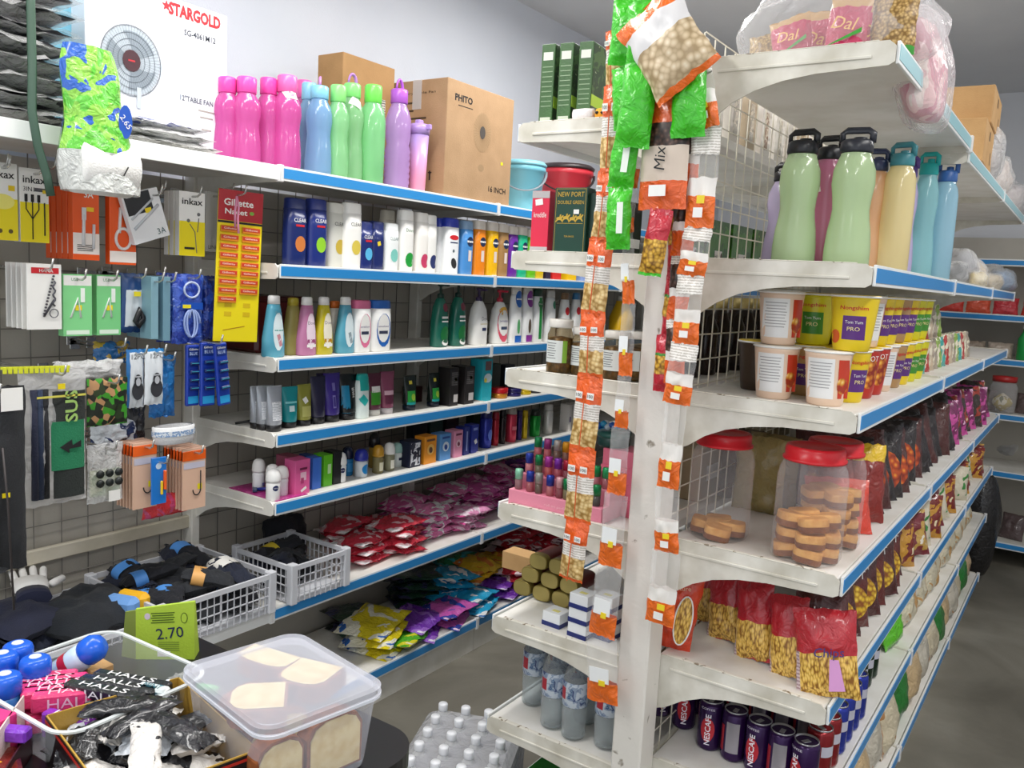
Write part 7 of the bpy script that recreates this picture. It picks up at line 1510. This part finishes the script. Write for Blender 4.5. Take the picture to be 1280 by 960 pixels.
# rows running away along the shelf edge
def dhot(c): 
    def f(t, W, H, T): text('HOT', .020, WHITE, t, (0, -T/2-.009, H*.74)); obj('food_window', MB().grid(lambda u, v: (W*.34*v*math.cos(2*PI*u), -T/2-.006+.003*v, H*(.36+.24*v*math.sin(2*PI*u))), 14, 3), mat('#e0b82a', .32, 0, 'food', sc=90, c2='#8a4a12', c3='#f4e07a'), t)
    return f
def row(z, y0, y1, step, kinds, W, H, T, x, group, lbl, rzv=PI/2-.9, lean=-.25, seed=0, jit=.02, cols=1, dx=-.09):
    n = int((y1-y0)/step)
    for c in range(cols):
        for k in range(n):
            m, mf, d, nm = kinds[(k+c) % len(kinds)]
            snack('snack_bag', nm+' '+lbl, 'snack', x+dx*c+rnd.uniform(-jit, jit)*.5, y0+step*k, z, W*rnd.uniform(.92, 1.06), H*rnd.uniform(.92, 1.05), T, m, mf, rzv+rnd.uniform(-.15, .15), lean, seed+k+c*50, nm+' '+group, deco=d if k < 8 else None, roll=rnd.uniform(-.15, .1))
def dblk(t, W, H, T): obj('flame_print', MB().grid(lambda u, v: (W*.32*v*math.cos(2*PI*u), -T/2-.006+.003*v, H*(.34+.26*v*math.sin(2*PI*u))), 12, 3), mat('#c8541c', .3, 0, 'food', sc=60, c2='#7a1f0c', c3='#f0b03a'), t)
BLK = wrap('#1c1214'); YTOP = [wrap('#8a1f14'), wrap('#e8c01a')]
K_hot = [([wrap('#4a1412')], None, dhot(0), 'dark maroon HOT bag'), ([wrap('#5f1a14')], None, dhot(0), 'brown red HOT bag')]
K_blk = [([BLK], None, dblk, 'black and flame orange snack bag'), ([wrap('#4a1a16')], None, dblk, 'dark brown snack bag'), ([BLK], None, dblk, 'black and flame orange snack bag')]
row(R5, 1.86, 2.75, .095, K_hot, .125, .175, .05, -.415, 'beside the golden noodle bags', 'standing along the edge of the golden snack shelf', seed=200)
row(R5, 2.75, 4.75, .14, [([mat('#c8902a', .3, 0, 'print2', c2='#7a2018', c3='#e8d8b0', p=.5, p3=.62, sc=16)], None, None, 'gold and red snack bag'), ([mat('#7a1f2a', .3, 0, 'print2', c2='#c8a04a', c3='#e8e0d0', p=.52, p3=.62, sc=16)], None, None, 'maroon snack bag'), ([mat('#d8cfb8', .3, 0, 'print2', c2='#3a8a3a', c3='#b03a2a', p=.56, p3=.66, sc=14)], None, None, 'white and green snack bag')], .14, .15, .06, -.42, 'far along the golden snack shelf', 'far along the golden snack shelf', seed=240)
loc = (-.47, 1.93, R4); snack('snack_bag', 'glossy orange red snack bag lying just right of the jars', 'snack', -.435, 2.02, R4, .15, .13, .05, [wrap('#d8402a', sc=30)], None, .5, -.5, 130, None)
for k, (x, y, lb) in enumerate([(-.47, 2.13, 'left one'), (-.41, 2.16, 'right one')]): snack('snack_bag', 'yellow topped dark red snack bag behind the orange red bag, '+lb, 'snack', x, y, R4, .09, .19, .05, YTOP, lambda u, v, f: 1 if v > .80 else 0, .5, -.2, 140+k, None)
row(R4, 2.22, 3.6, .085, K_blk, .12, .20, .055, -.43, 'on the jar shelf', 'leaning in the dense row on the jar shelf', seed=260, lean=-.35, cols=2, dx=-.11)
row(R4, 3.6, 4.7, .12, [([mat('#c84a9a', .3, 0, 'print2', c2='#7a1f5a', c3='#f0c0dc', p=.5, p3=.62, sc=16)], None, None, 'magenta snack bag'), ([mat('#3a2f2a', .3, 0, 'print2', c2='#a03a2a', c3='#d8c8a0', p=.54, p3=.64, sc=16)], None, None, 'dark printed snack bag')], .13, .18, .06, -.42, 'at the far end of the jar shelf', 'at the far end of the jar shelf', seed=330)
# --- sixth shelf: coffee cans ---
def can(x, y, label, art='n', rz=0, cc='#33164a', group=None, r=.0285, H=.118):
    p = Prod('coffee_can' if art == 'n' else 'drink_can', label, 'can', (x, y, R6), rz=rz, group=group)
    p.body([(0, r*.8, r*.8), (.004, r*.94, r*.94), (.010, r, r), (H-.012, r, r), (H-.004, r*.88, r*.88)], 2, mat(cc, .22, .45), n=26); s0 = p.surf
    obj('rim', MB().lathe([(r*.87, H-.005), (r*.9, H-.002), (r*.9, H), (r*.84, H), (r*.82, H-.006), (0, H-.006)], 26), mat('#b8b8bc', .25, .9), p.o); obj('pull_tab', MB().box(-.006, -.012, H-.006, .006, .008, H-.0035, bev=.001), mat('#c8c8cc', .25, .9), p.o); p.surf = s0
    if art == 'n':
        p.dec(.002, H*.45, r*1.1, H*.5, mat('#c8303c', .25, .3), 'red_glow', True); p.txt('NESCAFE', .003, H*.46, .013, mat('#f2ecf4', .4), w=H*.62, vert=True, bold=.02, off=.001); p.txt('COFFEE', .0, H*.87, .005, mat('#e8e0ee', .4), w=r*1.1)
    elif art == 's': p.dec(.004, H*.5, r*1.0, H*.6, mat('#a8a4ae', .25, .6), 'silver_panel'); p.dec(-r*.7, H*.45, r*.3, H*.5, mat('#b02a38', .25, .3), 'red_glow')
    else: p.dec(0, H*.6, r*1.1, H*.2, mat('#d8d8e8', .3, .3), 'print')
    return p
for k, (px, Y) in enumerate([(829, 1.89), (858, 1.87), (890, 1.82), (920, 1.81), (950, 1.80), (978, 1.79), (1008, 1.78)]):
    can(xat(px, Y, R6+.1), Y, 'purple NESCAFE coffee can, '+['leftmost, in the shade of the post', 'second from the left', 'third from the left, lettering facing the camera', 'fourth from the left, silver panel showing', 'fifth from the left', 'sixth from the left', 'rightmost, its top fully visible'][k]+' in the front row', 'n' if k not in (3, 5) else 's', rz=[.5, .25, .05, 0, -.3, 0, -.6][k])
for k in range(7): can(xat(840+28*k, 1.95, R6+.1), 1.955, 'purple coffee can in the second row behind the front cans', 's', group='second row of purple coffee cans')
for k in range(6): can(-.395-.0*k, 1.86+.068*k, 'red and dark soft drink can at the shelf edge beyond the coffee cans' if k < 2 else 'royal blue drink can in the row along the shelf edge', 'b', PI/2-.6, '#8a1f24' if k < 2 else '#2a3aa0', group='red drink cans' if k < 2 else 'blue drink cans')
for k in range(3): can(-.42, 2.32+.075*k, 'black green drink can beyond the blue cans', 'b', PI/2-.6, '#14301f', group='dark green drink cans')
snack('green_pack', 'bright lime green bags lying beyond the drink cans', 'snack', -.40, 2.74, R6, .15, .14, .07, [wrap('#5fc41f')], None, PI/2-.1, -.3, 401, None)
for k in range(9): snack('bread_bag', 'cream coloured food bag far along the can shelf', 'food bag', -.40+rnd.uniform(-.01, .01), 2.95+.19*k, R6, .19, .17, .08, [mat('#d8cfb4', .3, 0, 'print2', c2='#c89a5a', c3='#f0ece0', p=.5, p3=.6, sc=10)], None, PI/2-.1, -.3, 410+k, 'cream food bags along the can shelf')
# --- base shelf: bread and rice bags ---
cols = [('#d8ccb0', '#b88a5a', 'cream'), ('#1c7a2c', '#2f9a3c', 'green'), ('#d0b48a', '#a8703a', 'tan'), ('#cfc8b8', '#c8905a', 'cream')]
for k in range(15):
    c, d, nm = cols[k % 4]; y = 1.95+.19*k
    if nm == 'green': m = [wrap(c, sc=14)]
    else: m = [mat(c, .3, 0, 'print2', c2=d, c3='#efe8d8', p=.52, p3=.62, sc=9)]
    snack('bread_bag', nm+' food bag in the heap on the lowest gondola shelf', 'food bag', -.395+rnd.uniform(-.01, .01), y, R7, .21, .22, .11, m, None, PI/2+rnd.uniform(-.15, .1), -.28, 430+k, nm+' bags on the lowest gondola shelf')
    if k % 2: snack('bread_bag', 'tan bread bag in the back of the lowest gondola shelf', 'food bag', -.54, y, R7, .2, .2, .1, [mat('#c8a878', .35, 0, 'print2', c2='#a8703a', p=.55, sc=9)], None, PI/2-.5, -.5, 460+k, 'tan bread bags at the back')

# --- goods behind the wire panel, left side of the gondola ---
for k in range(9):
    x, y = -.83, 2.0+.12*k; c = ['#e6e2da', '#cfcac2', '#b8a890', '#e2ded8'][k % 4]
    p = Prod('hair_carton', 'pale hair product carton upright behind the wire panel on the top shelf', 'box', (x, y, GS1), rz=PI/2, group='pale cartons behind the wire panel'); p.boxy(.075, .05, .16, mat(c, .4)); p.dec(0, .08, .03, .1, mat('#8a6a5a' if k % 3 == 0 else '#a8a49c', .4, 0, 'print2', c2='#d8cfc0', p=.5, sc=60, b=.05), 'print'); p.dec(0, .14, .04, .008, INK, 'print')
for k in range(6):
    p = Prod('green_pack', 'green hair dye pack behind the wire panel at the bottle shelf', 'pack', (-.84, 1.92+.17*k, GS2), rz=PI/2, group='green packs behind the wire panel'); p.boxy(.15, .06, .11, mat('#3f7a1c', .35, 0, 'print2', c2='#2a5a14', c3='#7fae3a', p=.5, p3=.66, sc=20, b=.1)); p.dec(.0, .02, .05, .03, mat('#e8e2dc', .4), 'label'); p.txt('HAIR', -.01, .02, .010, INK, w=.03, off=.001); p.dec(.02, .02, .012, .022, mat('#4a3028', .4), 'portrait', True, off=.0012)
t = thing('fluffy_scrunchie', 'pale pink fluffy hair scrunchie on the green packs behind the wire', 'hair tie', (-.85, 1.97, GS2+.112)); obj('plush', MB().grid(lambda u, v: ((.045+.02*math.cos(2*PI*v)*(1+.2*math.sin(14*PI*u)))*math.cos(2*PI*u), (.045+.02*math.cos(2*PI*v)*(1+.2*math.sin(14*PI*u)))*math.sin(2*PI*u), .025+.022*math.sin(2*PI*v)), 40, 10), mat('#e3b8cc', .8, 0, 'cloth'), t)
for k in range(8):
    p = Prod('sauce_bottle', 'dark sauce bottle with pale cap behind the wire at the noodle cup shelf', 'bottle', (-.83, 2.0+.1*k, GS3), group='sauce bottles behind the wire panel'); p.body([(0, .03, .03), (.004, .033, .033), (.12, .033, .033), (.15, .02, .02), (.17, .014, .014)], 2, mat('#2a1a14', .2)); obj('cap', MB().lathe([(.016, .17), (.016, .2), (0, .2)], 12), mat('#d8c27a', .4), p.o)
for j, z in enumerate((GS4, GS5, GS6)):
    for k in range(5):
        p = Prod('grocery_carton', 'plain %s grocery carton behind the wire panel' % ['tan', 'grey', 'brown'][j], 'box', (-.86, 2.15+.22*k, z), rz=PI/2, group='%s cartons behind the wire panel' % ['tan', 'grey', 'brown'][j]); p.boxy(.16, .12, .14+.03*(k % 2), mat(['#a89878', '#8a8a86', '#8a6a4a'][j], .5), bev=.003); p.dec(0, .07, .08, .04, WHITE, 'label')

# ================= shelving across the back =================
rnd2 = random.Random(12)
for z, cs, h, nm in ((1.44, ['#d23a2c', '#e05a3a', '#c42f3a'], .10, 'red packet on the back wall shelf level with the water bottles'), (1.19, ['#c8b8a8', '#a89888'], .09, 'pale packet on the back wall shelf level with the noodle cups'), (.88, ['#6a5a58', '#8a7a74'], .12, 'dim brown packet on the back wall shelf level with the snack bags'), (.14, ['#5a4a4a', '#3a3434'], .15, 'dark packet on the lowest back wall shelf')):
    for k in range(6 if z > 1 else 4):
        x = -.72+.14*k*(1 if z > 1 else 1.6); t = thing('goods_packet', nm, 'packet', (x, 5.66, z+.002), rot=(-.3, 0, rnd2.uniform(-.3, .3)), group=nm+' row'); pouch('pack', .13, h, .06, [mat(cs[k % len(cs)], .35, 0, 'wrap')], t, seed=500+k, wr=.01)
loc = (xat(1251, 5.62, .88), 5.62, .88); p = Prod('biscuit_jar', 'small distant clear jar with red lid on the back wall shelf', 'jar', loc); r = .07; p.body([(0, r*.8, r*.8), (.01, r, r), (.15, r, r), (.18, r*.8, r*.8)], 2, mat('#f2eef0', .06, 0, 'clear', see=.8)); obj('lid', MB().lathe([(r*.9, .18), (r*.92, .21), (0, .215)], 20), mat('#b82a2a', .35), p.o); obj('content', MB().grid(lambda u, v: (.055*math.sin(PI*v)*math.cos(2*PI*u), .055*math.sin(PI*v)*math.sin(2*PI*u), .005+.11*v), 12, 6), mat('#c8b46a', .5, 0, 'print2', c2='#e8e0c8', c3='#8a8a6a', p=.5, p3=.6, sc=20, b=.3), p.o)
loc = (xat(1278, 5.62, 1.19), 5.62, 1.19); p = Prod('green_bottle', 'green bottle on the back wall shelf at the right photo edge', 'bottle', loc); p.body([(0, .03, .03), (.005, .035, .035), (.12, .035, .035), (.16, .015, .015), (.18, .014, .014)], 2, mat('#1fa04a', .25)); obj('cap', MB().lathe([(.016, .178), (.016, .2), (0, .2)], 12), WHITE, p.o)
t = thing('black_sack', 'dark stuffed sack standing on the floor at the far end of the gondola', 'sack', (-.40, 5.15, 0)); obj('sack', MB().grid(lambda u, v: (.10*math.sin(PI*v)**.4*math.cos(2*PI*u)*(1+.1*noise.noise(Vector((math.cos(2*PI*u)*2, math.sin(2*PI*u)*2, v*4)))), .10*math.sin(PI*v)**.4*math.sin(2*PI*u), .62*v), 24, 14), mat('#1c1a1c', .5, 0, 'wrap'), t)
lump('wrapped_goods', 'grey shiny wrapped goods on the low back wall shelf', 'goods', 1262, -.35, .55, .1, .1, .12, mat('#7a7876', .5), 77)
